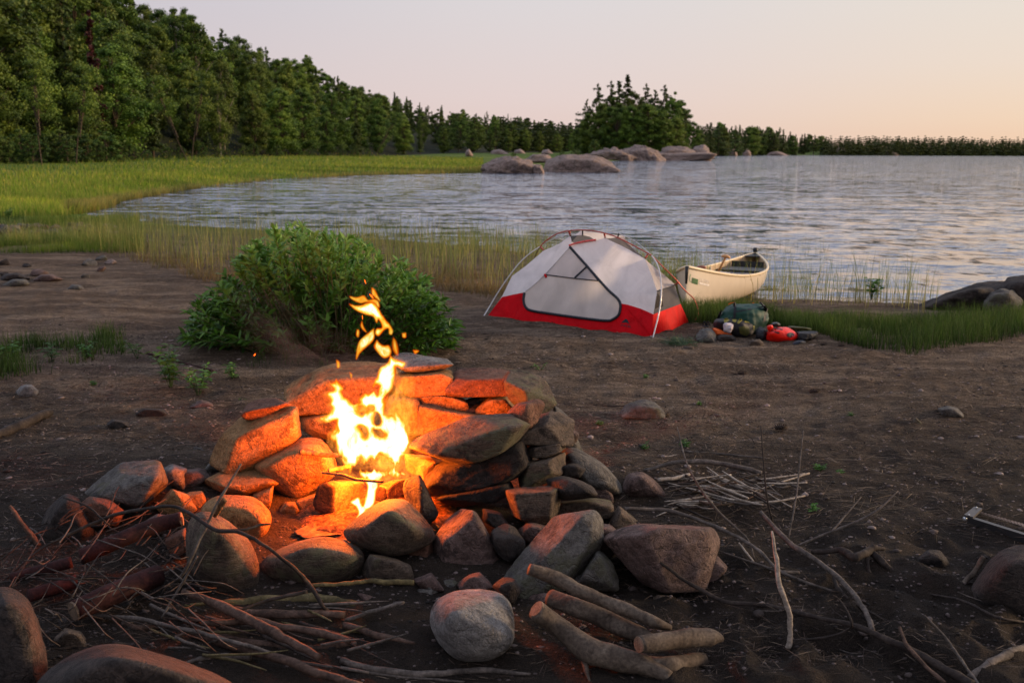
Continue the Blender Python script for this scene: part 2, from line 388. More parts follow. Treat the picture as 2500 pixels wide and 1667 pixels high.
def catmull(P, m=8):
    P = np.asarray(P, float); Q = np.vstack([2*P[0]-P[1], P, 2*P[-1]-P[-2]]); out = []
    for i in range(1, len(Q)-2):
        t = np.linspace(0, 1, m, endpoint=False)[:, None]; a, b_, c, d = Q[i-1], Q[i], Q[i+1], Q[i+2]
        out.append(.5*((2*b_)+(-a+c)*t+(2*a-5*b_+4*c-d)*t*t+(-a+3*b_-3*c+d)*t**3))
    out.append(P[-1][None]); return np.vstack(out)
def quads(C, N, size, asp=1.0, up=None):
    """leaf quads at centres C, normals N"""
    N = N/(np.linalg.norm(N, axis=1, keepdims=True)+1e-9); r = rng.normal(size=N.shape) if up is None else up
    u = np.cross(N, r); u /= np.linalg.norm(u, axis=1, keepdims=True)+1e-9; w = np.cross(N, u)
    s = np.asarray(size)[:, None]
    V = np.stack([C-u*s*.5, C+w*s*asp*.5, C+u*s*.5, C-w*s*asp*.5], 1).reshape(-1, 3)
    return V, np.arange(len(V)).reshape(-1, 4)
def rdir(n):
    d = rng.normal(size=(n, 3)); return d/np.linalg.norm(d, axis=1, keepdims=True)
# ------------------------------------------------------------------ tree archetypes (10 m tall, crown + trunk meshes at the origin)
def proto_mesh(name, V, F, mat, v=None):
    o = mkobj(name, V, F, mat, None, smooth=False, origin=(0, 0, 0), attrs={'v': v} if v is not None else None)
    me = o.data; bpy.data.objects.remove(o); return me
def broadleaf(seed, w=2.6, base=1.6, nclump=46, per=150, lean=0.0, leaf=.34):
    nclump = int(nclump*1.6); per = int(per*1.6); leaf *= .60
    g = np.random.default_rng(seed); C, N, Sz, v = [], [], [], []
    limbs = [(catmull([[0, 0, -.4], [.1, .05, 3], [.25*w*lean, 0, 6], [.5*w*lean, 0, 9.4]], 5), np.linspace(.2, .03, 16)*min(1, w/2.6)**1.6)]
    for k in range(nclump):
        z = base+(9.6-base)*(k+.5)/nclump; t = (z-base)/(9.9-base); env = w*(math.sin(math.pi*min(.98, t**.72))**.7)*(.75+.35*g.random())
        a = k*2.4+g.random(); rr_ = env*math.sqrt(g.uniform(.25, 1)); c = np.array([math.cos(a)*rr_+lean*z*.2, math.sin(a)*rr_, z+g.normal()*.45])
        er = np.array([1, 1, .85])*g.uniform(.4, 1.1)*(1.15-.5*t)
        d = g.normal(size=(per, 3)); d /= np.linalg.norm(d, axis=1, keepdims=True); d[:, 2] = d[:, 2]*.9+.15
        rad = g.uniform(.25, 1.15, per)[:, None]
        C.append(c+d*rad*er); N.append(d+g.normal(size=d.shape)*.6+np.array([0, 0, .4])); Sz.append(g.uniform(.6, 1.3, per)*leaf)
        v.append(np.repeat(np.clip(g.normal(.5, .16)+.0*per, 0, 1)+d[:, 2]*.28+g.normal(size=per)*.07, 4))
        if k % 3 == 0:
            limbs.append((catmull([[lean*z*.1, 0, z*.55], [c[0]*.5, c[1]*.5, z*.85], list(c)], 4), np.linspace(.07, .015, 9)))
    V, F = quads(np.vstack(C), np.vstack(N), np.concatenate(Sz), .8)
    TV, TF = tube_arrays(limbs, 6); return V, F, np.concatenate(v), TV, faces_mixed(TF)
def conifer(seed, w=1.7, base=1.2, nl=26, ragged=.35, plates=False):
    g = np.random.default_rng(seed); C, N, Sz, v = [], [], [], []; limbs = [(np.array([[0, 0, -.4], [0, 0, 4], [.05, 0, 7], [0, 0, 9.9]]), np.array([.17, .12, .06, .015]))]
    for k in range(nl):
        t = k/(nl-1); z = base+(9.8-base)*t
        L = w*(1-t)**(.75 if not plates else .45)*(1+.1*g.normal())+.12
        nb = int(7-3*t) if not plates else int(5-2*t)
        for j in range(nb):
            a = g.uniform(0, 6.28); l = L*g.uniform(1-ragged*1.6, 1.1); l = max(l, .15); drop = (-.22 if not plates else .12)*l
            tip = np.array([math.cos(a)*l, math.sin(a)*l, drop]); n = int(24*l)+10 if not plates else int(30*l)+10
            s = g.uniform(.12 if not plates else .35, 1, n)[:, None]
            side = np.cross(tip/l, [0, 0, 1.0]); p = np.array([0, 0, z+g.normal()*.08])+tip*s+side*(g.normal(size=(n, 1))*.17*l*(1.15-s*.6))+g.normal(size=(n, 3))*np.array([.05, .05, .06 if not plates else .12])
            C.append(p); N.append(g.normal(size=(n, 3))*.5+np.array([math.cos(a)*.5, math.sin(a)*.5, .8])); Sz.append(g.uniform(.2, .42, n)*(1.0 if not plates else 1.05))
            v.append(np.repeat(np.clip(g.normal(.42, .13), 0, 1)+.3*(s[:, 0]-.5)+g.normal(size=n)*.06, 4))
            if j < 2: limbs.append((np.array([[0, 0, z], [tip[0]*.5, tip[1]*.5, z+drop*.3], [tip[0], tip[1], z+drop]]), np.array([.04, .025, .01])))
    V, F = quads(np.vstack(C), np.vstack(N), np.concatenate(Sz), .62)
    TV, TF = tube_arrays(limbs, 5); return V, F, np.concatenate(v), TV, faces_mixed(TF)
ARCH = {}
def arch(key, data, mc, mt):
    V, F, v, TV, TF = data
    ARCH[key] = (proto_mesh(key+'_crown', V, F, mc, v), proto_mesh(key+'_trunk', TV, TF, mt))
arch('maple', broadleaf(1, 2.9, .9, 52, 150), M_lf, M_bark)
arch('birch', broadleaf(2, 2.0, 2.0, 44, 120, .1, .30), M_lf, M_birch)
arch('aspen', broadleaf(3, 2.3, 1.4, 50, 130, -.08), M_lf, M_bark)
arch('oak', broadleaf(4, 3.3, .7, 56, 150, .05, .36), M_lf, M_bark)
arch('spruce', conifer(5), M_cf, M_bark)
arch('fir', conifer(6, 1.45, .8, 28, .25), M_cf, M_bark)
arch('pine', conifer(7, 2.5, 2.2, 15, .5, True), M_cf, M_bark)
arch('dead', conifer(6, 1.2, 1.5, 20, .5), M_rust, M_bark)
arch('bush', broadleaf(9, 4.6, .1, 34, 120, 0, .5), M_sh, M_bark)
NT = 0
def tree(kind, name, loc, h, wid, label, group, cat='tree', rz=None):
    global NT
    e = empty(name, loc, label, cat, group); e.rotation_euler.z = rng.uniform(0, 6.28) if rz is None else rz
    s = h/9.9; e.scale = (s*wid, s*wid, s)
    for nm, me in zip(('crown', 'trunk'), ARCH[kind]):
        o = bpy.data.objects.new(nm, me); COL.objects.link(o); o.parent = e
    NT += 1; return e
LAB = {'maple': ('broadleaf_tree', 'full dark green broadleaf tree in the forest edge behind the meadow', 'broad green trees of the lakeside forest'),
       'oak': ('broadleaf_tree', 'full dark green broadleaf tree in the forest edge behind the meadow', 'broad green trees of the lakeside forest'),
       'birch': ('birch_tree', 'slender pale trunked tree leaning among the lakeside forest', 'pale trunked trees of the lakeside forest'),
       'aspen': ('aspen_tree', 'narrow leafy green tree standing in the lakeside forest', 'narrow leafy trees of the lakeside forest'),
       'spruce': ('spruce_tree', 'pointed dark spruce rising from the lakeside forest', 'pointed spruces of the lakeside forest'),
       'fir': ('spruce_tree', 'pointed dark spruce rising from the lakeside forest', 'pointed spruces of the lakeside forest'),
       'pine': ('pine_tree', 'ragged pine with open layered branches above the lakeside forest', 'ragged pines of the lakeside forest')}
g = random.Random(5)
for row, (fd, fh) in enumerate(((0, .60), (.10, .76), (.20, .90), (.32, 1.0), (.44, 1.03), (.58, 1.0))):
    x = -330.0 if row < 3 else -200.0
    while x < 1425:
        T = np.interp(tn(x), TX, TD); D = T*(1+fd)*(1+g.uniform(-.03, .04))
        left_in = x > -90 or row < 2
        if left_in:
            q = nat('A', (x, 0)); p = az(q[0], D); z = Hs(p.x, p.y)
            h = topang(x)*D*fh*(g.uniform(.84, 1.12) if row < 3 else g.uniform(.90, 1.06))-(z-CAMH); h = max(h, 4.5)
            k = g.choices(['maple', 'oak', 'birch', 'aspen', 'spruce', 'fir', 'pine'], [5, 4, 2, 3, .8, .3, .3] if row < 2 else ([5, 4, 2, 5, .8, .5, 1.5] if x < 560 else ([3, 2, 1, 3, 1.6, 1.6, 2.5] if x < 900 else [2, 1, .5, 2, 3, 3, 3])))[0]
            if k in ('spruce', 'fir'): h *= 1.03
            nm, lb, gp = LAB[k]
            tree(k, nm, (p.x, p.y, z-.1), h, g.uniform(.85, 1.15)*(1.0 if k not in ('spruce', 'fir') else .8), lb, gp)
        x += g.uniform(.75, 1.25)*2430*((3.6+.35*row if row < 3 else 3.3)+T*.004)/D*.9408
tree('dead', 'dead_spruce', (*(az(nat('A', (228, 0))[0], 112).xy), Hs(*az(nat('A', (228, 0))[0], 112).xy)), 14.2, .8, 'rust brown dead spruce standing in the dark forest at left', None)
arch('leaner', broadleaf(12, 1.3, 5.2, 12, 90, .55, .30), M_lf, M_bark)
for x_, D_k, h_, rz_ in ((432, 108, 8.5, -.42), (440, 112, 9, .12), (96, 90, 8, -.08), (174, 93, 8, .1), (860, 176, 8.5, .45)):
    p = az(nat('A', (x_, 0))[0], D_k-3); tree('leaner', 'birch_tree', (p.x, p.y, Hs(p.x, p.y)-.1), h_, 1.0, 'thin bare trunk leaning out in front of the dark forest edge', 'pale leaning trunks at the forest edge', rz=.3).rotation_euler.y = rz_
# shrubs along the forest foot
x = -80.0; i = 0
while x < 860:
    T = np.interp(tn(x), TX, TD)-g.uniform(4, 11); q = nat('A', (x, 0)); p = az(q[0], T)
    tree('bush', 'shrub', (p.x, p.y, Hs(p.x, p.y)-.1), g.uniform(1.6, 3.0)*(1.1 if x < 250 else .7), g.uniform(.8, 1.3), 'low rounded green shrub at the foot of the forest beside the meadow', 'shrubs along the foot of the forest', 'shrub')
    x += g.uniform(14, 34) if x < 300 else g.uniform(22, 60)
# island trees: (A px, top A px, distance, kind, width)
isl = [(1346, 236, 268, 'pine', 1.0), (1368, 202, 275, 'pine', 1.0), (1398, 196, 280, 'pine', .9), (1418, 194, 290, 'spruce', 1.0), (1437, 181, 276, 'spruce', 1.0), (1452, 222, 262, 'maple', .75),
       (1478, 203, 282, 'pine', .9), (1500, 217, 270, 'pine', 1.1), (1520, 206, 286, 'pine', 1.0), (1540, 226, 276, 'oak', .75), (1556, 240, 282, 'maple', 1.0), (1572, 262, 276, 'pine', 1.0),
       (1590, 286, 270, 'maple', 1.0), (1604, 302, 280, 'aspen', 1.2), (1380, 246, 258, 'maple', .9), (1350, 268, 262, 'aspen', 1.1), (1415, 238, 256, 'oak', .9), (1448, 252, 254, 'maple', .9), (1488, 248, 256, 'aspen', 1.2),
       (1520, 262, 256, 'maple', .9), (1550, 276, 258, 'aspen', 1.1), (1338, 280, 270, 'oak', 1.1), (1472, 236, 290, 'oak', .8), (1508, 250, 292, 'maple', .8), (1400, 236, 292, 'maple', .8)]
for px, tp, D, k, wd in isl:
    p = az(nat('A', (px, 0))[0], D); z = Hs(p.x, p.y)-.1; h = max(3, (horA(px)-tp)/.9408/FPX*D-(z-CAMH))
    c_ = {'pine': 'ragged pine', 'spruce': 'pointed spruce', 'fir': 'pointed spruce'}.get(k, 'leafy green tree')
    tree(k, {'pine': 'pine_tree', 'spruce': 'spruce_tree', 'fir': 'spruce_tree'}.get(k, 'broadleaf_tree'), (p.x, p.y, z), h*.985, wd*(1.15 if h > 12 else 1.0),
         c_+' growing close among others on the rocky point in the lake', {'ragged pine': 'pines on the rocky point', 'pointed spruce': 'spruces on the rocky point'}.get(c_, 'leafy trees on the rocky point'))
for px, D, h in [(1365, 232, 4.0), (1405, 236, 2.2), (1480, 238, 1.6), (1180, 150, 1.2), (1290, 165, 1.5), (1322, 180, 2.0), (1530, 246, 1.4)]:
    p = az(nat('A', (px, 0))[0], D)
    tree('bush', 'shrub', (p.x, p.y, max(Hs(p.x, p.y), WL+.6)), h, 1.0, 'small bright green shrub among the granite outcrops of the rocky point', 'small shrubs on the rocky point', 'shrub')
# trees on the far shore to the right of the point: one line of individuals, then a far wood that reads as one mass
px = 1600.0
while px < 1905:
    D = np.interp(px, [1600, 1745, 1905], [430, 650, 820])*g.uniform(.98, 1.12)+8
    p = az(nat('A', (px, 0))[0], D); z = Hs(p.x, p.y); tp = np.interp(px, [1600, 1660, 1700, 1780, 1850, 1905], [288, 293, 297, 303, 316, 322])+g.uniform(-7, 8)
    h = (horA(px)-tp)/.9408/FPX*D-(z-CAMH); k = g.choice(['spruce', 'fir', 'fir', 'pine', 'aspen'])
    tree(k, 'spruce_tree' if k != 'aspen' else 'broadleaf_tree', (p.x, p.y, z-.3), max(5, h), g.uniform(1.0, 1.5), 'small distant tree on the far shore right of the rocky point', 'distant trees on the far shore')
    px += g.uniform(3.2, 6.5)
def wood(name, label, a, b_, step, Dx, Ds, tops, rows=3, seed=3):
    gg = random.Random(seed); VV, FF, vv, n = [], [], [], 0; px = a
    data = [conifer(s, 1.7, .2, 9, .35)[:3] for s in (21, 22, 23)]
    data = [(V.reshape(-1, 4, 3)[::3].reshape(-1, 3), v.reshape(-1, 4)[::3].ravel()) for V, F, v in data]
    while px < b_:
        for r_ in range(rows):
            D = np.interp(px, Dx, Ds)*(1+.05*r_+gg.uniform(0, .03))+6; p = az(nat('A', (px+gg.uniform(-3, 3), 0))[0], D); z = Hs(p.x, p.y)
            tp = np.interp(px, *tops)+gg.uniform(-2.5, 4); h = max(4, (horA(px)-tp)/.9408/FPX*D-(z-CAMH))*(.72+.14*r_)*gg.uniform(.85, 1.12); V, v = gg.choice(data); s = h/9.9; w_ = s*gg.uniform(1.2, 1.9)
            VV.append(V*np.array([w_*1.3, w_*1.3, s])*np.array([1, 1, 1])+np.array([p.x, p.y, z])); vv.append(v)
        px += step*gg.uniform(.6, 1.4)
    V = np.vstack(VV); c = V.reshape(-1, 4, 3); m = c.mean(1, keepdims=True); V = (m+(c-m)*2.1).reshape(-1, 3)
    o = mkobj(name, V, np.arange(len(V)).reshape(-1, 4), M_cf, None, smooth=False, origin=tuple(V.mean(0)), attrs={'v': np.concatenate(vv)})
    return tag(o, label, 'wood', kind='stuff')
wood('far_wood', 'thin dark line of far off conifer wood along the right horizon', 1890, 2420, 2.6, [1745, 2010, 2215, 2500], [650, 810, 960, 1160], ([1890, 1960, 2100, 2200, 2352, 2420], [322, 319, 321, 323, 326, 326]))
wood('far_wood', 'distant green wood seen between the meadow and the rocky point', 1150, 1345, 3.2, [1080, 1330, 1420], [300, 440, 520], ([1150, 1200, 1330, 1345], [275, 280, 294, 296]), 3, 9)
# ------------------------------------------------------------------ grass and reeds (blades as curved ribbons)
def blades(P, h, w, bend, droop=0.0, seg=3, face=None):
    n = len(P); a = rng.uniform(0, 6.28, n); dirv = np.stack([np.cos(a), np.sin(a), 0*a], -1)
    fa = rng.uniform(0, 6.28, n); wv = np.stack([np.cos(fa), np.sin(fa)*.4, 0*fa], -1)
    Vs = []; hv = []
    for k in range(seg+1):
        t = k/seg; c = P+dirv*(bend*h*t*t)[:, None]; c[:, 2] += h*t*(1-droop*t); ww = (w*(1-t*.9)*.5)[:, None]*wv
        Vs += [c-ww, c+ww]; hv += [np.full(n, t)]*2
    V = np.stack(Vs, 1); F = []
    for k in range(seg): F.append(np.stack([np.arange(n)*(2*seg+2)+2*k+j for j in (0, 1, 3, 2)], -1))
    return V.reshape(-1, 3), np.vstack(F), np.stack(hv, 1)
def grassmat(name, base, mid, tip, alt, trans=.35, patch=(1.6, 2.5, .5)):
    b = NB(name); t = b.attr('t'); r_ = b.attr('r')
    c = b.ramp(t, [(0.0, base), (.45, mid), (1.0, tip)]); c = b.mix(b.ramp(r_, [(.55, 0.0), (.9, 1.0)]), c, alt)
    if False: pass
    if patch: pn = b.noise(b.scale(b.pos(), patch), 1.0, 4, .6); c = b.mix(1.0, c, b.ramp(pn, [(.32, (.45, .50, .5)), (.5, (1, 1, 1)), (.68, (1.75, 1.45, 1.2))]), 'MULTIPLY')
    c = b.mix(1.0, c, b.ramp(b.math('FRACT', b.math('MULTIPLY', r_, 13.7)), [(0, .6), (1, 1.4)]), 'MULTIPLY')
    b.bsdf(c, .6, None, .2); p = b.out.inputs[0].links[0].from_node
    tr = b.n('ShaderNodeBsdfTranslucent'); b.set(tr.inputs[0], c); m = b.n('ShaderNodeMixShader'); m.inputs[0].default_value = trans
    b.nt.links.new(p.outputs[0], m.inputs[1]); b.nt.links.new(tr.outputs[0], m.inputs[2]); b.surf(m.outputs[0]); return b.m
def blade_obj(name, P, h, w, bend, mat, label, cat, droop=0.0, seg=3):
    V, F, t = blades(P, h, w, bend, droop, seg); r_ = np.repeat(rng.random(len(P)), 2*seg+2)
    o = mkobj(name, V, F, mat, None, smooth=True, origin=tuple(P.mean(0)), attrs={'t': t.ravel(), 'r': r_})
    return tag(o, label, cat, kind='stuff')
def scat(n, fx, fy, dens=None, z=None):
    """n points from an image-space distribution put on the terrain (A px)"""
    x = fx(n); y = fy(x, n); pts = np.array([gpz(*nat('A', (a, c)), 0 if z is None else z) for a, c in zip(x, y)])
    pts[:, 2] = np.maximum(Hh(pts[:, 0], pts[:, 1]), WL-.25); return pts
M_reed = grassmat('reed', (.20, .165, .06), (.19, .24, .06), (.13, .19, .04), (.42, .36, .11))
M_dry = grassmat('dry_grass', (.13, .08, .035), (.24, .15, .055), (.26, .17, .06), (.15, .14, .04))
M_gr = grassmat('shore_grass', (.018, .035, .006), (.04, .085, .012), (.09, .14, .025), (.07, .10, .025))
M_grb = grassmat('bright_grass', (.04, .07, .01), (.09, .16, .015), (.15, .22, .03), (.17, .18, .04))
M_sedge = grassmat('sedge', (.16, .12, .035), (.27, .23, .055), (.36, .30, .08), (.20, .22, .05), .35, (.2, .5, .1))
M_mead = grassmat('meadow_grass', (.08, .13, .014), (.15, .25, .018), (.26, .35, .035), (.42, .37, .08), .35, (.05, .22, .1))
def base_lo(x): return np.interp(x, [150, 300, 450, 700, 1000, 1300, 1600], [500, 525, 535, 545, 560, 585, 640])
def base_hi(x): return np.interp(x, [150, 300, 450, 700, 1000, 1300, 1600], [560, 600, 640, 650, 660, 690, 690])
def clumpfilter(P, sc, th, seed=0):
    k = fbm(np.stack([P[:, 0]*sc+seed, P[:, 1]*sc*.8, P[:, 0]*0], -1), 3); return P[k+rng.normal(size=len(P))*.08 > th]
n = 6000
P = scat(n, lambda n: rng.uniform(190, 1620, n), lambda x, n: base_lo(x)-14+(base_hi(x)-base_lo(x)+14)*rng.beta(1.1, 1.6, n)); P = clumpfilter(P, 1.9, -.02)
n = len(P); blade_obj('reeds', P, rng.uniform(.22, .58, n)*np.interp(P[:, 0]/P[:, 1], [-.45, -.3], [.6, 1]), rng.uniform(.006, .012, n), np.abs(rng.normal(0, .30, n)), M_reed, 'tall thin green and tan reeds in a band along the near shore', 'reeds')
n = 4200
P = scat(n, lambda n: rng.uniform(1050, 1900, n), lambda x, n: np.interp(x, [1050, 1600, 2100], [520, 530, 545])+np.interp(x, [1050, 1600, 2100], [70, 130, 150])*rng.beta(1.2, 1.4, n)); P = clumpfilter(P, .8, .02, 4)
P = P[(P[:, 0] < 2.2) | (P[:, 1] > 13.4)]
n = len(P); blade_obj('reeds', P, rng.uniform(.2, .62, n), rng.uniform(.005, .010, n), np.abs(rng.normal(0, .22, n)), M_reed, 'sparse reeds standing in the shallow water behind the tent and canoe', 'reeds')
n = 900
P = scat(n, lambda n: rng.uniform(1560, 2160, n), lambda x, n: np.interp(x, [1500, 2150], [575, 610])+np.interp(x, [1500, 2150], [95, 110])*rng.beta(1.2, 1.2, n)); P = clumpfilter(P, .9, .08, 7)
n = len(P); blade_obj('reeds', P, rng.uniform(.25, .75, n), rng.uniform(.006, .012, n), np.abs(rng.normal(0, .2, n)), M_reed, 'few dark reed stems far out in the water right of the canoe', 'reeds')
n = 2400
P = scat(n, lambda n: rng.uniform(230, 1480, n), lambda x, n: base_lo(x)+(base_hi(x)-base_lo(x))*rng.uniform(-.3, 1, n)); n = len(P)
blade_obj('reeds', P, rng.uniform(.40, .80, n), rng.uniform(.005, .009, n), np.abs(rng.normal(0, .16, n)), M_reed, 'taller reed tips standing above the near shore reed band', 'reeds')
n = 9000
P = scat(n, lambda n: rng.uniform(200, 1180, n), lambda x, n: base_hi(x)-45+60*rng.beta(1.5, 1.3, n)-np.interp(x, [200, 500], [15, 0])); P = clumpfilter(P, 1.6, -.1, 2)
n = len(P); blade_obj('dry_grass', P, rng.uniform(.08, .34, n), rng.uniform(.004, .008, n), rng.uniform(.3, 1.6, n), M_dry, 'matted bent tan sedge at the foot of the reeds', 'grass', .35)
# meadow
n = 60000
def my(x, n):
    lo = np.interp(x, [0, 150, 200, 300, 430, 600, 800, 1000, 1110], [500, 490, 470, 452, 433, 417, 406, 401, 398]); hi = np.interp(x, [0, 340, 640, 850, 1110], [396, 366, 356, 352, 351]); return hi+(lo-hi)*rng.beta(1.6, 1.0, n)
P = scat(n, lambda n: rng.uniform(-40, 1110, n), my); P = P[sdist(P[:, 0], P[:, 1]) > -.6]; P = P[(np.hypot(P[:, 0], P[:, 1]) < 210)]
n = len(P); dd = np.hypot(P[:, 0], P[:, 1]); P[:, 2] = np.maximum(Hh(P[:, 0], P[:, 1]), WL-.05)
blade_obj('meadow_grass', P, rng.uniform(.14, .42, n)*np.interp(dd, [15, 60], [1, .9]), .0006*dd*rng.uniform(.6, 1.3, n)+.006, np.abs(rng.normal(0, .35, n)), M_mead, 'bright yellow green meadow grass between the bay and the forest', 'grass', .1)
P = scat(26000, lambda n: rng.uniform(150, 1110, n), lambda x, n: np.interp(x, [150, 200, 300, 430, 600, 800, 1000, 1110], [485, 468, 451, 432, 416, 405, 400, 397])-rng.uniform(-2, 9, n)); P = P[(sdist(P[:, 0], P[:, 1]) > -1.2) & (sdist(P[:, 0], P[:, 1]) < 4)]; n = len(P); dd = np.hypot(P[:, 0], P[:, 1]); P[:, 2] = np.maximum(Hh(P[:, 0], P[:, 1]), WL-.05)
blade_obj('shore_sedge', P, rng.uniform(.2, .5, n), .0006*dd*rng.uniform(.6, 1.3, n)+.005, np.abs(rng.normal(0, .4, n)), M_sedge, 'yellow tan sedge along the water edge of the meadow', 'grass', .1)
P = scat(5000, lambda n: rng.uniform(-40, 330, n), lambda x, n: rng.uniform(526, 566, n)); P = clumpfilter(P, 1.3, -.02, 12); n = len(P)
blade_obj('reeds', P, rng.uniform(.15, .42, n), rng.uniform(.005, .010, n), np.abs(rng.normal(0, .35, n)), M_reed, 'short green reeds running to the left edge of the picture', 'reeds')
# shore grass patches
def grass_patch(n, poly_lo, poly_hi, xr, mat, label, hh_, seed, th=-.15, wd=(.004, .008)):
    P = scat(n, lambda n: rng.uniform(*xr, n), lambda x, n: poly_hi(x)+(poly_lo(x)-poly_hi(x))*rng.beta(1.0, 1.35, n)*1.12); P = clumpfilter(P, 1.5, th, seed); ed_ = fbm(np.stack([P[:, 0]*3+seed, P[:, 1]*3, P[:, 0]*0], -1), 3); P = P[ed_+rng.normal(size=len(P))*.1 > th-.05]; n = len(P)
    return blade_obj('shore_grass', P, rng.uniform(.35, 1, n)*hh_*(.75+.5*np.clip(fbm(np.stack([P[:, 0]*2, P[:, 1]*2, P[:, 0]*0], -1), 2)+.4, 0, 1)), rng.uniform(*wd, n), np.abs(rng.normal(0, .3, n)), mat, label, 'grass', .1)
grass_patch(22000, lambda x: np.interp(x, [1560, 1640, 1760, 1880, 1990, 2100, 2200, 2352, 2420], [745, 748, 752, 770, 800, 805, 792, 768, 765]), lambda x: np.interp(x, [1560, 1620, 1800, 2000, 2150, 2420], [724, 718, 737, 746, 740, 712]), (1560, 2420), M_gr, 'fine dark green grass strip on the shore behind the packs', .25, 3, -.35)
grass_patch(13000, lambda x: 583+0*x, lambda x: 556-.01*x, (-40, 330), M_grb, 'low green grass strip below the cobbles at far left', .22, 5, -.3)
grass_patch(8000, lambda x: 523+0*x, lambda x: 503+0*x, (60, 320), M_grb, 'bright green grass tuft above the cobbles at far left', .30, 6, -.3)
grass_patch(1300, lambda x: 525+0*x, lambda x: 500+0*x, (-40, 80), M_gr, 'dark leafy grass at the left edge beside the cobbles', .3, 6, -.3)
grass_patch(5000, lambda x: 875-.1*x, lambda x: 800-.1*x, (-30, 290), M_gr, 'sparse low green grass on the sand left of the willow bush', .17, 8, .02, (.004, .01))
grass_patch(260, lambda x: 850+0*x, lambda x: 800+0*x, (560, 780), M_gr, 'thin grass stalks on the sand before the willow bush', .15, 9, -.1)
# ------------------------------------------------------------------ stones
_ico = {}
def ico(l):
    if l not in _ico:
        bm = bmesh.new(); bmesh.ops.create_icosphere(bm, subdivisions=l, radius=1)
        _ico[l] = (np.array([v.co[:] for v in bm.verts]), np.array([[v.index for v in f.verts] for f in bm.faces])); bm.free()
    return _ico[l]
def hull_shape(pts, p=14, lvl=5, disp=.02, fr=3.0, seed=0, chips=.0, grow=1.05):
    ang = p >= 11; p = p*(3.2 if ang else 2.2)
    pts = np.asarray(pts, float); c = pts.mean(0); X = pts-c; w, U = np.linalg.eigh(np.cov(X.T)); ext = np.abs(X@U).max(0)+1e-4
    Yp = (X@U)/ext
    bm = bmesh.new(); [bm.verts.new(v) for v in Yp]; r_ = bmesh.ops.convex_hull(bm, input=bm.verts)
    nm = []
    for f in sorted(bm.faces, key=lambda f: -f.calc_area()):
        n = np.array(f.normal[:]); d = float(n @ np.array(f.verts[0].co[:]))
        if d < 0: n, d = -n, -d
        if f.calc_area() < 1e-5: continue
        if all(n @ m < (.84 if ang else .985) for m, _ in nm): nm.append((n, max(d, .12)))
    bm.free()
    if ang and lvl >= 3:
        g_ = np.random.default_rng(seed+7)
        for _ in range(5):
            n = g_.normal(size=3); n /= np.linalg.norm(n); nm.append((n, float((Yp@n).max())*g_.uniform(.9, .98)))
    N = np.array([a for a, _ in nm]); D = np.array([d for _, d in nm]); dirs, F = ico(lvl)
    q = np.maximum(dirs@N.T, 0)/D; r = (q**p).sum(1)**(-1/p)
    V = dirs*r[:, None]
    mx = ext.max(); Vw = (V*ext)@U.T*grow
    size = np.cbrt(np.prod(ext)); sd = seed*3.7
    n_ = fbm(Vw/size*fr*.45+sd, 4, .55)
    if ang: t_ = n_*7; f_ = np.floor(t_); q_ = np.clip((t_-f_-.38)/.24, 0, 1); n_ = .45*n_+.55*(f_+q_*q_*(3-2*q_))/7
    n2 = np.abs(fbm(Vw/size*fr*1.3+sd+50, 3))
    dn = Vw/(np.linalg.norm(Vw, axis=1, keepdims=True)+1e-9)
    Vw = Vw+dn*size*((n_*disp*2.2)-(n2*disp*chips))[:, None]
    return Vw+c, F, c
NR = 0
def rock_pts(z, outline, Y0, thick, ridge=None, seed=0, ang=False):
    g = np.random.default_rng(seed+100); q = np.array([nat(z, o) for o in outline]); cy_ = q[:, 1].mean(); hh = (q[:, 1].max()-q[:, 1].min())/2+1e-3; cx_ = q[:, 0].mean()
    pts = []
    for x, y in q: pts.append(at(x, y, Y0+thick*(.5+.32*np.clip((cy_-y)/hh, -1, 1))))
    if ridge:
        for r_ in ridge:
            x, y = nat(z, r_[:2]); pts.append(at(x, y, Y0+(r_[2] if len(r_) > 2 else 0)))
    else:
        for x, y in q[::1]:
            k = g.uniform(.62, .9) if ang else g.uniform(.5, .72); pts.append(at(cx_+(x-cx_)*k, cy_+(y-cy_)*k+(hh*.12 if ang else 0), Y0+g.uniform(0, .15)*thick))
    for x, y in q:
        k = g.uniform(.72, .92) if ang else g.uniform(.5, .8); pts.append(at(cx_+(x-cx_)*k, cy_+(y-cy_)*k, Y0+thick*g.uniform(.88, 1)))
    return [tuple(p) for p in pts]
def rock(z, outline, gy, thick, mat, label, ridge=None, p=14, lvl=5, disp=.035, fr=3.0, chips=.8, name='rock', group=None, cat='rock', Y0=None, grow=1.05):
    """gy: photo row (same zoom) where the ground would be under the stone's front"""
    global NR; NR += 1
    if Y0 is None:
        xm = sum(o[0] for o in outline)/len(outline); n_ = nat(z, (xm, gy)); Y0 = gpz(n_[0], n_[1], 0).y-.2*thick
    V, F, c = hull_shape(rock_pts(z, outline, Y0, thick, ridge, NR, p >= 11), p, lvl, disp, fr, NR, chips, grow+(.04 if p < 11 else 0))
    o = mkobj(name, V, F, mat, None, origin=tuple(c))
    return tag(o, label, cat, group)
G_pink = stone('granite_pink', (.085, .052, .042), (.16, .10, .083), (.25, .17, .145), None, .85)
G_grey = stone('granite_grey', (.07, .062, .055), (.13, .115, .10), (.22, .20, .175), (.085, .08, .05), .85)
G_brown = stone('stone_brown', (.06, .042, .030), (.12, .085, .060), (.21, .15, .105), (.11, .10, .055), .9, strata=1)
G_dark = stone('stone_dark', (.028, .022, .019), (.055, .043, .037), (.10, .075, .062), None, .8)
G_char = stone('stone_sooty', (.012, .009, .008), (.030, .022, .018), (.075, .055, .045), None, .8)
G_red = stone('stone_red', (.10, .045, .03), (.19, .085, .052), (.27, .14, .09), None, .8)
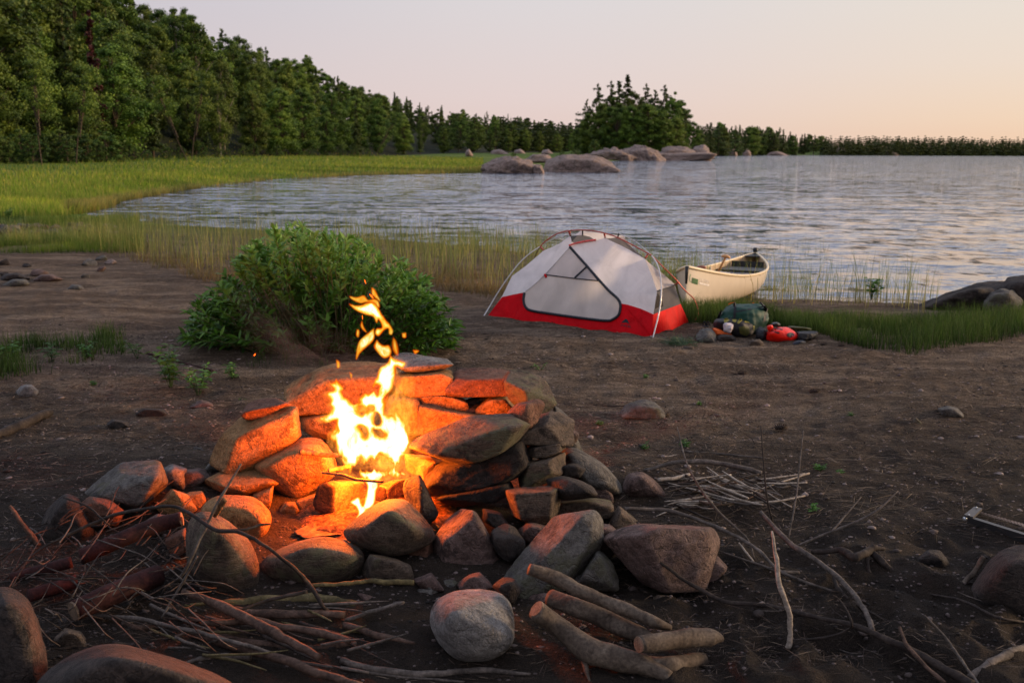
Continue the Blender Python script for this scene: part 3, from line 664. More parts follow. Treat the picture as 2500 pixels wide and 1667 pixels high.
G_pale = stone('stone_pale', (.14, .12, .11), (.24, .22, .20), (.36, .33, .30), None, .8)
G_fire = stone('stone_firelit', (.20, .105, .040), (.31, .165, .062), (.42, .25, .11), None, .9)  # orange of the firelight put into the stone colour
G_shore = stone('shore_granite', (.15, .10, .08), (.28, .20, .165), (.42, .32, .27), (.06, .05, .035), 1.0, 1.0)
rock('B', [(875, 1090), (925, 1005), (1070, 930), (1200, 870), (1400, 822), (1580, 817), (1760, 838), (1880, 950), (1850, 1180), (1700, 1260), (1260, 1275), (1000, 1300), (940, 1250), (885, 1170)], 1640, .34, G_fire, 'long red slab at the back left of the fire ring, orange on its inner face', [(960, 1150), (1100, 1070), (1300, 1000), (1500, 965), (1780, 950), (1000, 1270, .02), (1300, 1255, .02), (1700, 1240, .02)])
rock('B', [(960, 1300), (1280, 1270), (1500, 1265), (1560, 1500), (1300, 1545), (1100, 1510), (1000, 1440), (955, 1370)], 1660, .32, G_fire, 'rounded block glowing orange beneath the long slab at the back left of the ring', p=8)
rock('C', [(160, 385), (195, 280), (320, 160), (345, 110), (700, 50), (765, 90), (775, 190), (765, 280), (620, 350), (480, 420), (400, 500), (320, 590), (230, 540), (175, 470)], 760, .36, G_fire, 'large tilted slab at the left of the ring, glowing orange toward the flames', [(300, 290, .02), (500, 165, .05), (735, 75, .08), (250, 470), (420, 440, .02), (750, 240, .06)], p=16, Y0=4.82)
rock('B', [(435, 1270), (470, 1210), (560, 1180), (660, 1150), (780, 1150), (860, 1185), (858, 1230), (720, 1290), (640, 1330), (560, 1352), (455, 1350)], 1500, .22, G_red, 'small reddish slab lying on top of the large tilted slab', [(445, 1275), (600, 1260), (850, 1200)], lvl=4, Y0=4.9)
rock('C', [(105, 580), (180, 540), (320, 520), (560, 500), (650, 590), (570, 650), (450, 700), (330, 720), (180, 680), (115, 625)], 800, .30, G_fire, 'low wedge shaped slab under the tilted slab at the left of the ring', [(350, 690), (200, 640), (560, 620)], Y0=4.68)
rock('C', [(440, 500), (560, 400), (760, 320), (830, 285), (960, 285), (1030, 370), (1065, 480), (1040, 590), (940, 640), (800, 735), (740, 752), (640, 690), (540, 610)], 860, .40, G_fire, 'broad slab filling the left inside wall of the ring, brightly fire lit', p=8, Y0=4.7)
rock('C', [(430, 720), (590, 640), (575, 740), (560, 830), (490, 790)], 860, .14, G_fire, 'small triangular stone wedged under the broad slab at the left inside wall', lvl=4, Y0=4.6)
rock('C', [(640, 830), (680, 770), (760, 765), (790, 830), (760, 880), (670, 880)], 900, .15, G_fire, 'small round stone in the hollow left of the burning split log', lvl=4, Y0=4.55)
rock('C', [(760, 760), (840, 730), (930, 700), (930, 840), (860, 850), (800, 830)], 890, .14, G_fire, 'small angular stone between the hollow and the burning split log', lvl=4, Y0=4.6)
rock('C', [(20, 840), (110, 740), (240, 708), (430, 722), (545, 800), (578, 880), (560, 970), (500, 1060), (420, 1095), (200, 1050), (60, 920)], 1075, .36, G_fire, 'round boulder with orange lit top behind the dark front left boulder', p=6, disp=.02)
rock('F', [(1190, 570), (1225, 500), (1310, 472), (1400, 500), (1520, 590), (1615, 680), (1655, 790), (1640, 940), (1560, 1010), (1440, 1035), (1310, 1005), (1225, 920), (1185, 800), (1175, 680)], 1010, .34, G_brown, 'tall dark rounded boulder at the front left of the ring with a glowing right edge', p=6, disp=.02)
rock('C', [(478, 1260), (510, 1200), (640, 1120), (820, 1050), (1000, 1030), (1120, 1050), (1240, 1110), (1290, 1180), (1270, 1290), (1200, 1365), (1050, 1420), (850, 1440), (640, 1410), (520, 1345)], 1420, .42, G_brown, 'wide smooth boulder lying at the front centre of the ring', p=6, disp=.018)
rock('E', [(0, 290), (80, 210), (190, 120), (260, 95), (370, 100), (440, 240), (545, 290), (545, 340), (400, 410), (260, 430), (150, 400), (40, 350)], 520, .42, G_brown, 'pointed oval boulder just right of the lowest flame', p=8, disp=.02)
rock('C', [(1600, 600), (1690, 565), (1740, 620), (1765, 760), (1845, 850), (1790, 940), (1740, 952), (1640, 900), (1618, 800), (1608, 700)], 1060, .16, G_dark, 'upright leaning stone between the oval boulder and the dark slabs', [(1720, 640), (1750, 800), (1700, 900)], lvl=4)
rock('D', [(60, 190), (130, 95), (210, 78), (290, 100), (400, 112), (520, 130), (600, 165), (622, 200), (560, 238), (430, 258), (240, 278), (150, 252)], 700, .30, G_pale, 'pale flat slab topmost at the back of the ring', [(130, 225), (430, 215), (590, 195), (240, 262)], Y0=5.55)
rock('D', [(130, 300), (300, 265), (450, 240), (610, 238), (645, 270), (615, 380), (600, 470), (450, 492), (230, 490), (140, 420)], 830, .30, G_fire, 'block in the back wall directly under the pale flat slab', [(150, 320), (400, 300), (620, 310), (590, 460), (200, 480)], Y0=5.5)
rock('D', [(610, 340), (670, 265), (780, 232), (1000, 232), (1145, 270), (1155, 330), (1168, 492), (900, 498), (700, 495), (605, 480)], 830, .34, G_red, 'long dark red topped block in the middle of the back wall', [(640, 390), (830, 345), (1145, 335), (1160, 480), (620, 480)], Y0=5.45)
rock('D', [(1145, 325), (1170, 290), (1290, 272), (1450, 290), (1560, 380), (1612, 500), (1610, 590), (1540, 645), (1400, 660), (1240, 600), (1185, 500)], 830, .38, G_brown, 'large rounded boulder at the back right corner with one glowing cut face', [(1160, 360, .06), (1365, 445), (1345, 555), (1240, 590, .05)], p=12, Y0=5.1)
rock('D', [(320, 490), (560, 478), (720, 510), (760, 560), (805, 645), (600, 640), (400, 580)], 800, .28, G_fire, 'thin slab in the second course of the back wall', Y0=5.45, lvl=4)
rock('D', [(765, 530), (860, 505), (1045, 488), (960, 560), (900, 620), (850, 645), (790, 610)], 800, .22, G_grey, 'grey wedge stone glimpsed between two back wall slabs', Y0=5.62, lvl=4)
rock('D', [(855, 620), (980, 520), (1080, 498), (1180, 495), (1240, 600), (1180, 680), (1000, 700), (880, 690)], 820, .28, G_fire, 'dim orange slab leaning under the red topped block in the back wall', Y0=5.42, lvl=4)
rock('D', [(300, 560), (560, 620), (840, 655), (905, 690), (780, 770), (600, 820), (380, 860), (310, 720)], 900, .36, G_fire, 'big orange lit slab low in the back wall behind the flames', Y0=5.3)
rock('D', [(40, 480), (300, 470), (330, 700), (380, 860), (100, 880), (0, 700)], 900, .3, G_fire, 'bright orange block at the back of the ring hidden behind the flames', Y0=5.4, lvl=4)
rock('D', [(230, 970), (290, 905), (420, 848), (560, 790), (760, 710), (1000, 678), (1165, 668), (1280, 730), (1325, 785), (1290, 860), (1180, 965), (1000, 1055), (820, 1145), (640, 1150), (500, 1095), (420, 1070), (260, 1012)], 1500, .40, G_brown, 'long pointed slab crowning the right side of the ring, pink on top', [(300, 1010, .06), (480, 1065), (740, 955), (1000, 855), (1300, 775, .05), (820, 1120, .02), (1180, 940, .05)], p=18, Y0=4.35, grow=1.04)
rock('D', [(1160, 675), (1225, 590), (1370, 550), (1480, 532), (1525, 570), (1500, 655), (1450, 765), (1385, 812), (1300, 770), (1250, 710)], 1300, .18, G_red, 'small stone with a glowing pink left end resting behind the long pointed slab', [(1360, 580), (1300, 700), (1380, 790)], Y0=4.62, lvl=4)
rock('D', [(1320, 965), (1340, 820), (1500, 650), (1640, 638), (1740, 690), (1775, 760), (1805, 860), (1800, 965), (1690, 970), (1500, 965)], 1450, .36, G_brown, 'square block with black shaded front on the right side of the ring', [(1350, 830, .03), (1560, 770), (1590, 955), (1340, 950)], p=16, Y0=4.65)
rock('D', [(1360, 985), (1600, 950), (1710, 920), (1700, 1015), (1520, 1085), (1375, 1085)], 1500, .26, G_brown, 'thin slab under the square block on the right side of the ring', Y0=4.6, lvl=4)
rock('D', [(370, 1340), (470, 1160), (700, 1170), (900, 1100), (1180, 930), (1330, 920), (1385, 1150), (1290, 1265), (1150, 1305), (900, 1370), (600, 1430), (420, 1430)], 1650, .36, G_char, 'sooty black rough slab under the long pointed slab', p=12, disp=.05, chips=1.5, Y0=4.42)
rock('D', [(540, 1440), (800, 1380), (1200, 1300), (1215, 1400), (1050, 1515), (800, 1545), (600, 1520)], 1680, .3, G_char, 'dark slab below the sooty black slab', Y0=4.38, lvl=4)
rock('D', [(1285, 1280), (1375, 1140), (1540, 1080), (1680, 1040), (1725, 1080), (1722, 1205), (1560, 1265), (1530, 1335), (1320, 1405)], 1620, .3, G_brown, 'tan slab tilted on the right side below the square block', [(1390, 1160), (1560, 1120), (1540, 1260), (1310, 1390)], p=16, Y0=4.5)
rock('E', [(985, 45), (1120, 20), (1270, 0), (1278, 90), (1232, 215), (1170, 237), (1060, 227), (1038, 160), (1000, 130)], 320, .26, G_brown, 'brown square faced block low on the right side of the ring', [(1010, 60), (1250, 40), (1230, 190), (1060, 215)], p=16, Y0=4.22)
rock('D', [(1540, 1290), (1700, 1262), (1860, 1305), (1995, 1370), (2035, 1440), (1950, 1465), (1700, 1485), (1620, 1440)], 1700, .26, G_dark, 'flat dark oval stone at the outer right foot of the ring', p=9, lvl=4, Y0=4.3)
rock('D', [(1670, 1170), (1780, 1140), (1860, 1150), (1925, 1190), (1860, 1275), (1700, 1275)], 1600, .16, G_dark, 'small dark round stone above the flat dark oval stone', p=8, lvl=4, Y0=4.6)
rock('D', [(1680, 1020), (1780, 978), (1900, 1028), (2100, 1150), (2260, 1340), (2275, 1425), (2150, 1445), (1900, 1420), (1740, 1250)], 1500, .5, G_grey, 'big smooth grey boulder sloping away at the right of the ring', p=6, disp=.015)
rock('D', [(1620, 590), (1750, 690), (1820, 980), (1900, 1060), (1700, 1050), (1600, 900)], 1300, .3, G_grey, 'grey stone edge behind the square block at the right rim of the ring', Y0=5.1, lvl=4)
rock('D', [(1860, 1300), (1920, 1220), (2000, 1238), (2145, 1400), (2175, 1510), (2080, 1520), (1980, 1380)], 1530, .14, G_pink, 'thin pink brown slab leaning on the big smooth grey boulder', lvl=4)
rock('E', [(1270, 110), (1500, 82), (1595, 110), (1585, 195), (1500, 215), (1310, 245), (1245, 205)], 260, .24, G_brown, 'flat brown slab lying low between the square faced block and the leaning slab', lvl=4)
rock('E', [(528, 400), (580, 290), (640, 200), (720, 158), (790, 178), (835, 250), (895, 370), (965, 490), (988, 555), (900, 605), (800, 645), (640, 648), (560, 600), (540, 480)], 640, .34, G_pink, 'tall tapering brown stone standing at the front of the ring', [(770, 175, .06), (850, 340, .02), (900, 590), (600, 330, .03), (580, 590)], p=14, Y0=3.95)
rock('E', [(368, 450), (400, 390), (490, 320), (532, 360), (522, 450), (470, 535), (430, 568), (398, 500)], 600, .12, G_red, 'small wedge of red stone beside the oval boulder', [(500, 340), (450, 550), (490, 450)], lvl=4, Y0=4.0)
rock('E', [(880, 290), (960, 242), (1010, 250), (1078, 340), (1070, 405), (990, 465), (930, 440), (888, 360)], 520, .2, G_dark, 'dark faceted stone between the tall tapering stone and the long leaning slab', [(980, 320), (985, 440), (900, 330)], lvl=4)
rock('E', [(1045, 270), (1110, 228), (1230, 258), (1210, 300), (1120, 360), (1065, 330)], 420, .16, G_pink, 'small brown stone tucked behind the dark faceted stone', lvl=4)
rock('E', [(835, 150), (930, 170), (980, 240), (900, 265), (840, 225)], 380, .16, G_dark, 'small dark stone in the gap above the dark faceted stone', lvl=4)
rock('E', [(975, 520), (1075, 405), (1210, 290), (1370, 178), (1480, 163), (1542, 220), (1522, 370), (1485, 480), (1400, 585), (1290, 700), (1180, 790), (1060, 845), (1008, 760), (990, 640)], 830, .34, G_grey, 'long dark grey slab leaning diagonally at the front right of the ring', [(1440, 190, .08), (1500, 330, .05), (1360, 540, .02), (1180, 640), (1060, 600), (1060, 800, .02)], p=15, chips=1.5, Y0=3.72)
rock('E', [(1500, 300), (1545, 238), (1600, 250), (1652, 300), (1640, 400), (1590, 448), (1520, 420)], 470, .22, G_pink, 'round pinkish stone between the leaning grey slab and the square boulder', p=7, lvl=4)
rock('E', [(1400, 585), (1440, 510), (1510, 393), (1580, 430), (1632, 530), (1648, 640), (1520, 640)], 650, .24, G_grey, 'triangular grey stone in front of the round pinkish stone', [(1520, 420), (1600, 600), (1420, 570)], lvl=4)
rock('E', [(1640, 290), (1700, 250), (1880, 243), (2130, 260), (2205, 280), (2235, 335), (2212, 455), (2172, 605), (2080, 645), (1900, 650), (1780, 605), (1660, 440)], 645, .42, G_pink, 'large square pink brown boulder standing alone right of the ring', [(1680, 320, .05), (1885, 270), (1880, 450), (1905, 640, .02), (2190, 330, .06), (2130, 600, .05)], p=15, grow=1.03)
rock('E', [(513, 790), (540, 710), (620, 650), (700, 633), (860, 633), (955, 660), (1003, 720), (1022, 830), (1000, 965), (930, 1042), (800, 1072), (690, 1062), (600, 1002), (528, 900)], 1060, .36, G_pale, 'round pale topped boulder sitting in front of the ring beside the driftwood', [(650, 740, .02), (880, 850), (1005, 940, .04), (620, 880), (760, 1040)], p=7, disp=.02)
rock('E', [(685, 610), (740, 550), (810, 528), (872, 600), (885, 645), (700, 650)], 680, .14, G_pink, 'small tan stone peeking out behind the round pale topped boulder', lvl=4)
rock('E', [(888, 610), (950, 558), (1022, 570), (1065, 640), (1010, 730), (940, 680)], 760, .16, G_dark, 'small dark round stone right of the tan stone peeking behind the pale boulder', lvl=4, p=8)
rock('E', [(118, 490), (180, 420), (300, 450), (392, 500), (415, 585), (200, 600), (130, 565)], 620, .24, G_brown, 'low mossy dark stone at the foot of the oval boulder', lvl=4)
rock('E', [(415, 575), (520, 533), (600, 640), (480, 650)], 660, .14, G_pink, 'small stone at the left foot of the tall tapering stone', lvl=4)
rock('E', [(125, 650), (340, 628), (505, 690), (545, 735), (440, 805), (250, 835), (150, 745)], 820, .3, G_red, 'flat reddish slab on the ground behind the stick pile', [(240, 700), (450, 700), (300, 800)], lvl=4, Y0=3.75)
rock('E', [(1595, 230), (1645, 128), (1755, 240), (1690, 290), (1610, 255)], 290, .16, G_brown, 'small tilted brown stone behind the large square boulder', lvl=4)
rock('E', [(2150, 470), (2230, 430), (2290, 500), (2250, 580), (2160, 590)], 590, .15, G_pink, 'low pink stone half buried at the right foot of the large square boulder', lvl=4)
rock('F', [(560, 335), (700, 220), (820, 158), (990, 142), (1042, 200), (1062, 280), (960, 400), (860, 465), (760, 465), (600, 380)], 520, .40, G_grey, 'large flat sided grey slab outside the ring at left', [(640, 370), (1000, 260), (900, 430), (760, 240, .1)], p=14)
rock('F', [(1035, 200), (1100, 168), (1195, 200), (1165, 265), (1180, 350), (1080, 300)], 380, .24, G_pale, 'pale smooth stone right of the large flat sided grey slab', lvl=4, p=8)
rock('F', [(1125, 280), (1150, 210), (1280, 198), (1345, 270), (1265, 310), (1155, 340)], 360, .22, G_pink, 'brown stone with orange lit underside beside the pale smooth stone', lvl=4)
rock('F', [(1305, 205), (1350, 150), (1395, 128), (1425, 220), (1335, 225)], 260, .2, G_grey, 'grey stone behind the foot of the large tilted slab', lvl=4, p=8)
rock('F', [(265, 545), (310, 450), (420, 362), (505, 390), (565, 480), (605, 600), (520, 710), (350, 690), (275, 630)], 660, .32, G_dark, 'dark rounded boulder outside the ring at far left under the twigs', p=8)
rock('F', [(478, 455), (570, 378), (700, 398), (795, 470), (745, 570), (600, 575), (500, 510)], 620, .24, G_red, 'pink grey stone between the dark rounded boulder and the large grey slab', lvl=4, p=9)
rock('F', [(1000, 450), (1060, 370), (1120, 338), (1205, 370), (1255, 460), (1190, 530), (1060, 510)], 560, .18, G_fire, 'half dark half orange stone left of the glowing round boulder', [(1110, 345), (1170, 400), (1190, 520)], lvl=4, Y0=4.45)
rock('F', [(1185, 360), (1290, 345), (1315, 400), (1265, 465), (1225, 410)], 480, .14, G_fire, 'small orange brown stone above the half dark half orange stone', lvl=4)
rock('F', [(890, 570), (1000, 488), (1065, 500), (1045, 610), (950, 640)], 660, .18, G_pink, 'small pinkish stone behind the sawn log end at left', lvl=4)
rock('F', [(1045, 650), (1185, 575), (1200, 710), (1110, 775)], 800, .18, G_red, 'rough red stone left of the tall dark rounded boulder', lvl=4)
rock('F', [(-140, 1100), (-60, 990), (0, 968), (90, 985), (180, 1060), (232, 1180), (272, 1300), (305, 1460), (230, 1640), (-100, 1640)], 1640, .42, G_dark, 'tall blotchy dark boulder at the bottom left corner', p=7, Y0=2.75)  # dark stone colour stands in for corner vignette
rock('F', [(200, 1600), (300, 1480), (480, 1370), (620, 1318), (780, 1308), (930, 1348), (1060, 1430), (1200, 1485), (1400, 1510), (1560, 1620), (1300, 1780), (500, 1800)], 1700, .6, G_dark, 'broad speckled boulder along the bottom edge at left', p=6, disp=.02, Y0=2.35)  # vignette at the bottom edge put into the stone colour
rock('F', [(345, 1290), (420, 1218), (525, 1240), (565, 1330), (500, 1380), (390, 1360)], 1380, .14, G_brown, 'small brown stone on the soil above the broad speckled boulder', lvl=4)
rock('G', [(45, 275), (80, 212), (160, 198), (212, 228), (272, 290), (295, 345), (180, 348), (60, 330)], 345, .26, G_pink, 'smooth tan stone beside the heap of pale twigs', p=8, lvl=4)
rock('G', [(2050, 880), (2145, 720), (2220, 640), (2400, 615), (2600, 700), (2600, 1000), (2300, 1060), (2090, 980)], 1010, .5, G_dark, 'big dark boulder at the right edge below the saw', p=8)  # right corner vignette carried by the dark stone colour
rock('G', [(1735, 700), (1800, 648), (1870, 650), (1925, 720), (1905, 755), (1800, 760)], 755, .15, G_dark, 'half buried dark stone on the ground left of the big dark boulder', lvl=4, p=8)
rock('H', [(415, 722), (450, 680), (530, 656), (582, 670), (635, 722), (622, 758), (440, 755)], 757, .28, G_grey, 'low grey stone alone on the open sand right of the ring', [(440, 745), (500, 690), (600, 700), (610, 750)], lvl=4, p=10)
rock('K', [(362, 1090), (420, 1010), (520, 988), (590, 1030), (608, 1100), (590, 1165), (400, 1165)], 1165, .24, G_grey, 'rounded two tone stone in front of the packs beside the tent', [(400, 1150), (500, 1080), (580, 1140)], lvl=4, p=7)
rock('K', [(608, 1115), (650, 1062), (780, 1068), (835, 1110), (800, 1155), (640, 1160)], 1160, .2, G_dark, 'low dark stone between the two tone stone and the packs', lvl=4, p=8)
rock('K', [(972, 1172), (1010, 1130), (1100, 1118), (1148, 1165), (1125, 1225), (1000, 1227)], 1226, .16, G_brown, 'small brown block of stone left of the red dry bag', lvl=4, p=10)
rock('H', [(1940, 700), (1990, 686), (2035, 697), (2068, 735), (2060, 748), (1970, 748)], 748, .2, G_grey, 'low grey stone on the open sand at far right', lvl=4, p=8)
rock('H', [(1820, 778), (1832, 740), (1875, 780), (1850, 790)], 789, .08, G_brown, 'small pointed stone left of the low grey stone at far right', lvl=4)
rock('N', [(72, 1095), (105, 1056), (150, 1055), (185, 1085), (172, 1118), (90, 1118)], 1118, .12, G_pale, 'pale rounded pebble alone on the sand at far left', lvl=4, p=6)
rock('N', [(900, 1165), (960, 1130), (1010, 1138), (1045, 1170), (980, 1185)], 1184, .15, G_pink, 'low pinkish stone on the sand left of the ring', lvl=4, p=8)
rock('A', [(312, 950), (330, 937), (372, 940), (393, 955), (340, 962)], 961, .12, G_dark, 'flat dark slate on the sand left of the ring', lvl=4)
rock('A', [(245, 975), (258, 962), (290, 968), (300, 980), (268, 986)], 986, .1, G_dark, 'small dark stone left of and below the flat slate', lvl=4)
rock('A', [(438, 1040), (445, 1024), (465, 1028), (478, 1042), (455, 1050)], 1050, .08, G_grey, 'little grey stone on the sand above the pale smooth stone', lvl=4)
rock('N', [(0, 545), (30, 524), (90, 522), (145, 548), (70, 566), (0, 562)], 566, .4, G_dark, 'flat dark cobble on the beach at far left', lvl=4, p=8)
rock('N', [(10, 580), (60, 552), (120, 552), (145, 576), (110, 592), (25, 594)], 592, .4, G_grey, 'pale oval cobble in front of the flat dark cobble', lvl=4, p=7)
rock('N', [(160, 556), (195, 530), (250, 528), (305, 552), (200, 572)], 571, .35, G_pink, 'pinkish cobble right of the flat dark cobble', lvl=4, p=8)
rock('N', [(320, 600), (345, 576), (390, 582), (405, 604), (350, 610)], 610, .3, G_grey, 'grey cobble on the sand right of the pinkish cobble', lvl=4, p=7)
rock('N', [(505, 885), (540, 868), (600, 868), (620, 880), (560, 892)], 892, .1, G_pale, 'thin pale flat stone on the sand below the willow bush', lvl=4)
# filler stones inside the walls, so that no gap shows through them
def ringpt(a, r=1.0, cx=-.53, cy=4.95): return cx+math.cos(a)*.76*r, cy+math.sin(a)*.62*r
g = np.random.default_rng(3)
for k in range(30):
    a = g.uniform(-.6, 2.1); x, y = ringpt(a, g.uniform(.94, 1.03)); top = .36 if math.sin(a) > .2 or math.cos(a) > .3 else .14
    if math.cos(a) < -.2: top = .2
    z = g.uniform(.02, top); s = g.uniform(.07, .15); P_ = rdir(14)*np.array([s, s*.8, s*.55])*g.uniform(.75, 1.15, (14, 1))+np.array([x, y, z])
    V, F, c = hull_shape(P_, 12, 3, .04, 3, 200+k, .6); tag(mkobj('rock', V, F, [G_brown, G_pink, G_dark][k % 3], None, origin=tuple(c)), 'small stone packed into a gap of the fire ring wall', 'rock', 'small stones packed into the fire ring')
for k in range(40):
    u = g.uniform(0, 1); x, y = (g.uniform(-1.6, .9), g.uniform(3.6, 4.35)); s = g.uniform(.015, .045)
    if math.hypot((x+.53)/.8, (y-4.95)/.62) < 1.0: continue
    P_ = rdir(12)*np.array([s, s*.8, s*.6])*g.uniform(.75, 1.15, (12, 1))+np.array([x, y, s*.2])
    V, F, c = hull_shape(P_, 12, 3, .04, 3, 300+k, .6); tag(mkobj('rock', V, F, [G_pink, G_brown, G_dark][k % 3], None, origin=tuple(c)), 'fist sized stone on the dark soil around the foot of the ring', 'rock', 'fist sized stones around the ring')
for k in range(46):
    x, y = g.uniform(-.75, .75), g.uniform(3.62, 4.3); s = g.uniform(.022, .065)
    if math.hypot((x+.53)/.78, (y-4.95)/.6) < 1.0 or (x > .35 and y < 3.9): continue
    P_ = rdir(9)*np.array([s*1.2, s*.8, s*.55])*g.uniform(.7, 1.2, (9, 1))+np.array([x, y, s*.3])
    V, F, c = hull_shape(P_, 14, 3, .05, 3, 600+k, .8); tag(mkobj('rock', V, F, [G_pink, G_grey, G_dark, G_brown][k % 4], None, origin=tuple(c)), 'broken angular stone chip between the boulders at the front of the ring', 'rock', 'broken stone chips at the front of the ring')
# cobbles at far left, loose pebbles
for k in range(90):
    xa = g.uniform(-30, 265); ya = g.uniform(522, 545) if g.random() < .88 else g.uniform(595, 655); q = nat('A', (xa, ya)); p = gpz(*q); z = Hs(p.x, p.y); s = g.uniform(.05, .17)
    P_ = rdir(12)*np.array([s, s*.8, s*.6])*g.uniform(.75, 1.15, (12, 1))+np.array([p.x, p.y, z+s*.25])
    V, F, c = hull_shape(P_, 9, 3, .03, 3, 400+k, .4); tag(mkobj('cobble', V, F, [G_pink, G_grey, G_shore, G_dark][k % 4], None, origin=tuple(c)), 'rounded cobble in the stony strip at the far left shore', 'cobble', 'cobbles in the stony strip at far left')
# shore granite
def srock(z, outline, D, thick, label, mat=None, ridge=None, name='granite_outcrop', p=13, disp=.11, lvl=5, cat='outcrop'):
    if z == 'M': ym = max(q[1] for q in outline); y0_ = min(q[1] for q in outline); outline = [(a, c+(16 if c > y0_+.6*(ym-y0_) else 0)) for a, c in outline]
    return rock(z, outline, 0, thick, mat or G_shore, label, ridge, p, lvl, disp, 3 if z != 'M' else 6.5, 1.4, name, None, cat, Y0=D)
srock('M', [(118, 452), (150, 420), (210, 392), (270, 390), (330, 415), (350, 440), (340, 456), (230, 462), (130, 462)], 90, 5, 'smooth domed granite outcrop at the end of the green meadow')
srock('M', [(330, 452), (345, 425), (370, 425), (385, 450), (360, 462)], 90, 3, 'small granite hump between the two larger domes')
srock('M', [(380, 445), (400, 405), (450, 383), (530, 385), (600, 388), (650, 415), (665, 430), (600, 448), (480, 455), (390, 455)], 96, 5, 'long creviced granite outcrop reaching into the bay', disp=.06)
srock('M', [(300, 395), (340, 382), (400, 383), (420, 395), (360, 402)], 125, 5, 'flat granite ledge behind the domed outcrops', lvl=4)
srock('M', [(565, 400), (590, 370), (650, 357), (720, 362), (760, 385), (755, 408), (600, 412)], 215, 12, 'rounded granite ledge at the left foot of the wooded point')
srock('M', [(720, 372), (740, 350), (800, 352), (860, 375), (890, 400), (880, 410), (740, 408)], 218, 12, 'middle granite ledge at the foot of the wooded point')
srock('M', [(850, 400), (870, 355), (920, 348), (960, 352), (1000, 368), (1010, 400), (900, 410)], 232, 12, 'stepped granite ledge at the right foot of the wooded point', disp=.06, p=10)
srock('M', [(985, 395), (1000, 352), (1040, 345), (1060, 365), (1056, 392)], 240, 10, 'upright granite block ending the wooded point', disp=.06, p=12)
srock('M', [(555, 400), (570, 382), (700, 374), (860, 376), (1050, 372), (1060, 396), (800, 406)], 226, 16, 'long low granite shelf along the waterline of the wooded point')
for (x0, x1, yt, D, l_) in [(60, 92, 352, 200, 'pale rock on the grass far behind the meadow'), (255, 320, 340, 300, 'pinkish rock face on the far shore left of the wooded point'), (160, 250, 358, 260, 'low pink rocks on the far shore behind the meadow'), (370, 430, 350, 290, 'pale boulder on the far shore beside the wooded point'), (1130, 1180, 357, 560, 'pink rock at the distant waterline right of the wooded point'),
        (1195, 1235, 360, 600, 'small rock on the distant waterline'), (1580, 1625, 352, 760, 'pale rock knob far along the distant shore'), (1740, 1850, 365, 800, 'long low rock at the end of the distant shore'), (1290, 1400, 368, 640, 'low rock ledge along the distant waterline')]:
    yb = 373 if x0 < 500 else 381; yt = max(yt, 360) if x0 < 500 else yt
    srock('M', [(x0, yb), (x0+(x1-x0)*.15, yt+5), (x0+(x1-x0)*.5, yt), (x1-(x1-x0)*.2, yt+8), (x1, yb)], D, D*.03, l_, lvl=3, disp=.08)
srock('A', [(2095, 712), (2130, 690), (2190, 666), (2260, 648), (2330, 650), (2340, 690), (2330, 725), (2150, 725)], 11.4, 1.6, 'dark smooth boulder at the water edge at right', G_dark, name='shore_boulder', cat='boulder', p=8)
srock('A', [(2255, 700), (2275, 672), (2325, 665), (2350, 690), (2340, 720), (2270, 720)], 11.0, .8, 'cracked grey boulder right of the dark smooth boulder', G_grey, name='shore_boulder', cat='boulder', p=9, lvl=4)
srock('A', [(2290, 668), (2310, 640), (2400, 632), (2440, 660), (2430, 710), (2330, 710)], 11.6, 1.2, 'dark boulder cut by the right edge of the picture at the water', G_dark, name='shore_boulder', cat='boulder', p=8, lvl=4)
# ------------------------------------------------------------------ wood: logs, sticks, twigs
def woodmat(name, c1, c2, c3, bump=.7, sc=1):
    b = NB(name); v = b.objr(); n = b.noise(v, 14*sc, 5, .65, .8); n2 = b.noise(v, 90*sc, 3, .6)
    c = b.ramp(n, [(.3, c1), (.5, c2), (.72, c3)]); c = b.mix(1.0, c, b.ramp(n2, [(.3, .6), (.7, 1.35)]), 'MULTIPLY')
    b.bsdf(c, .85, b.bump(b.math('ADD', n, b.math('MULTIPLY', n2, .4)), bump, .008), .2); return b.m
M_drift = woodmat('driftwood', (.035, .024, .017), (.075, .055, .04), (.13, .10, .073), .5)
M_stick = woodmat('dead_stick', (.035, .022, .016), (.075, .045, .032), (.13, .08, .058), .8)
M_stickg = woodmat('mossy_stick', (.045, .035, .016), (.09, .07, .03), (.15, .12, .06), .8)
M_twig = woodmat('grey_twig', (.04, .032, .027), (.085, .068, .056), (.15, .12, .10), .5)
M_dtwig = woodmat('dark_twig', (.012, .009, .008), (.028, .02, .016), (.06, .045, .035), .5)
M_pale = woodmat('bleached_twig', (.16, .125, .095), (.27, .22, .175), (.38, .32, .26), .5)
M_redb = woodmat('red_bark', (.012, .004, .004), (.030, .008, .007), (.055, .016, .013), .6)
M_cut = woodmat('sawn_wood', (.09, .055, .032), (.15, .10, .065), (.21, .145, .10), .3, 2)
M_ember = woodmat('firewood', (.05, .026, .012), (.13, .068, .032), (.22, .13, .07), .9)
M_barkd = woodmat('charred_end', (.012, .007, .005), (.03, .016, .010), (.06, .03, .018), .9)
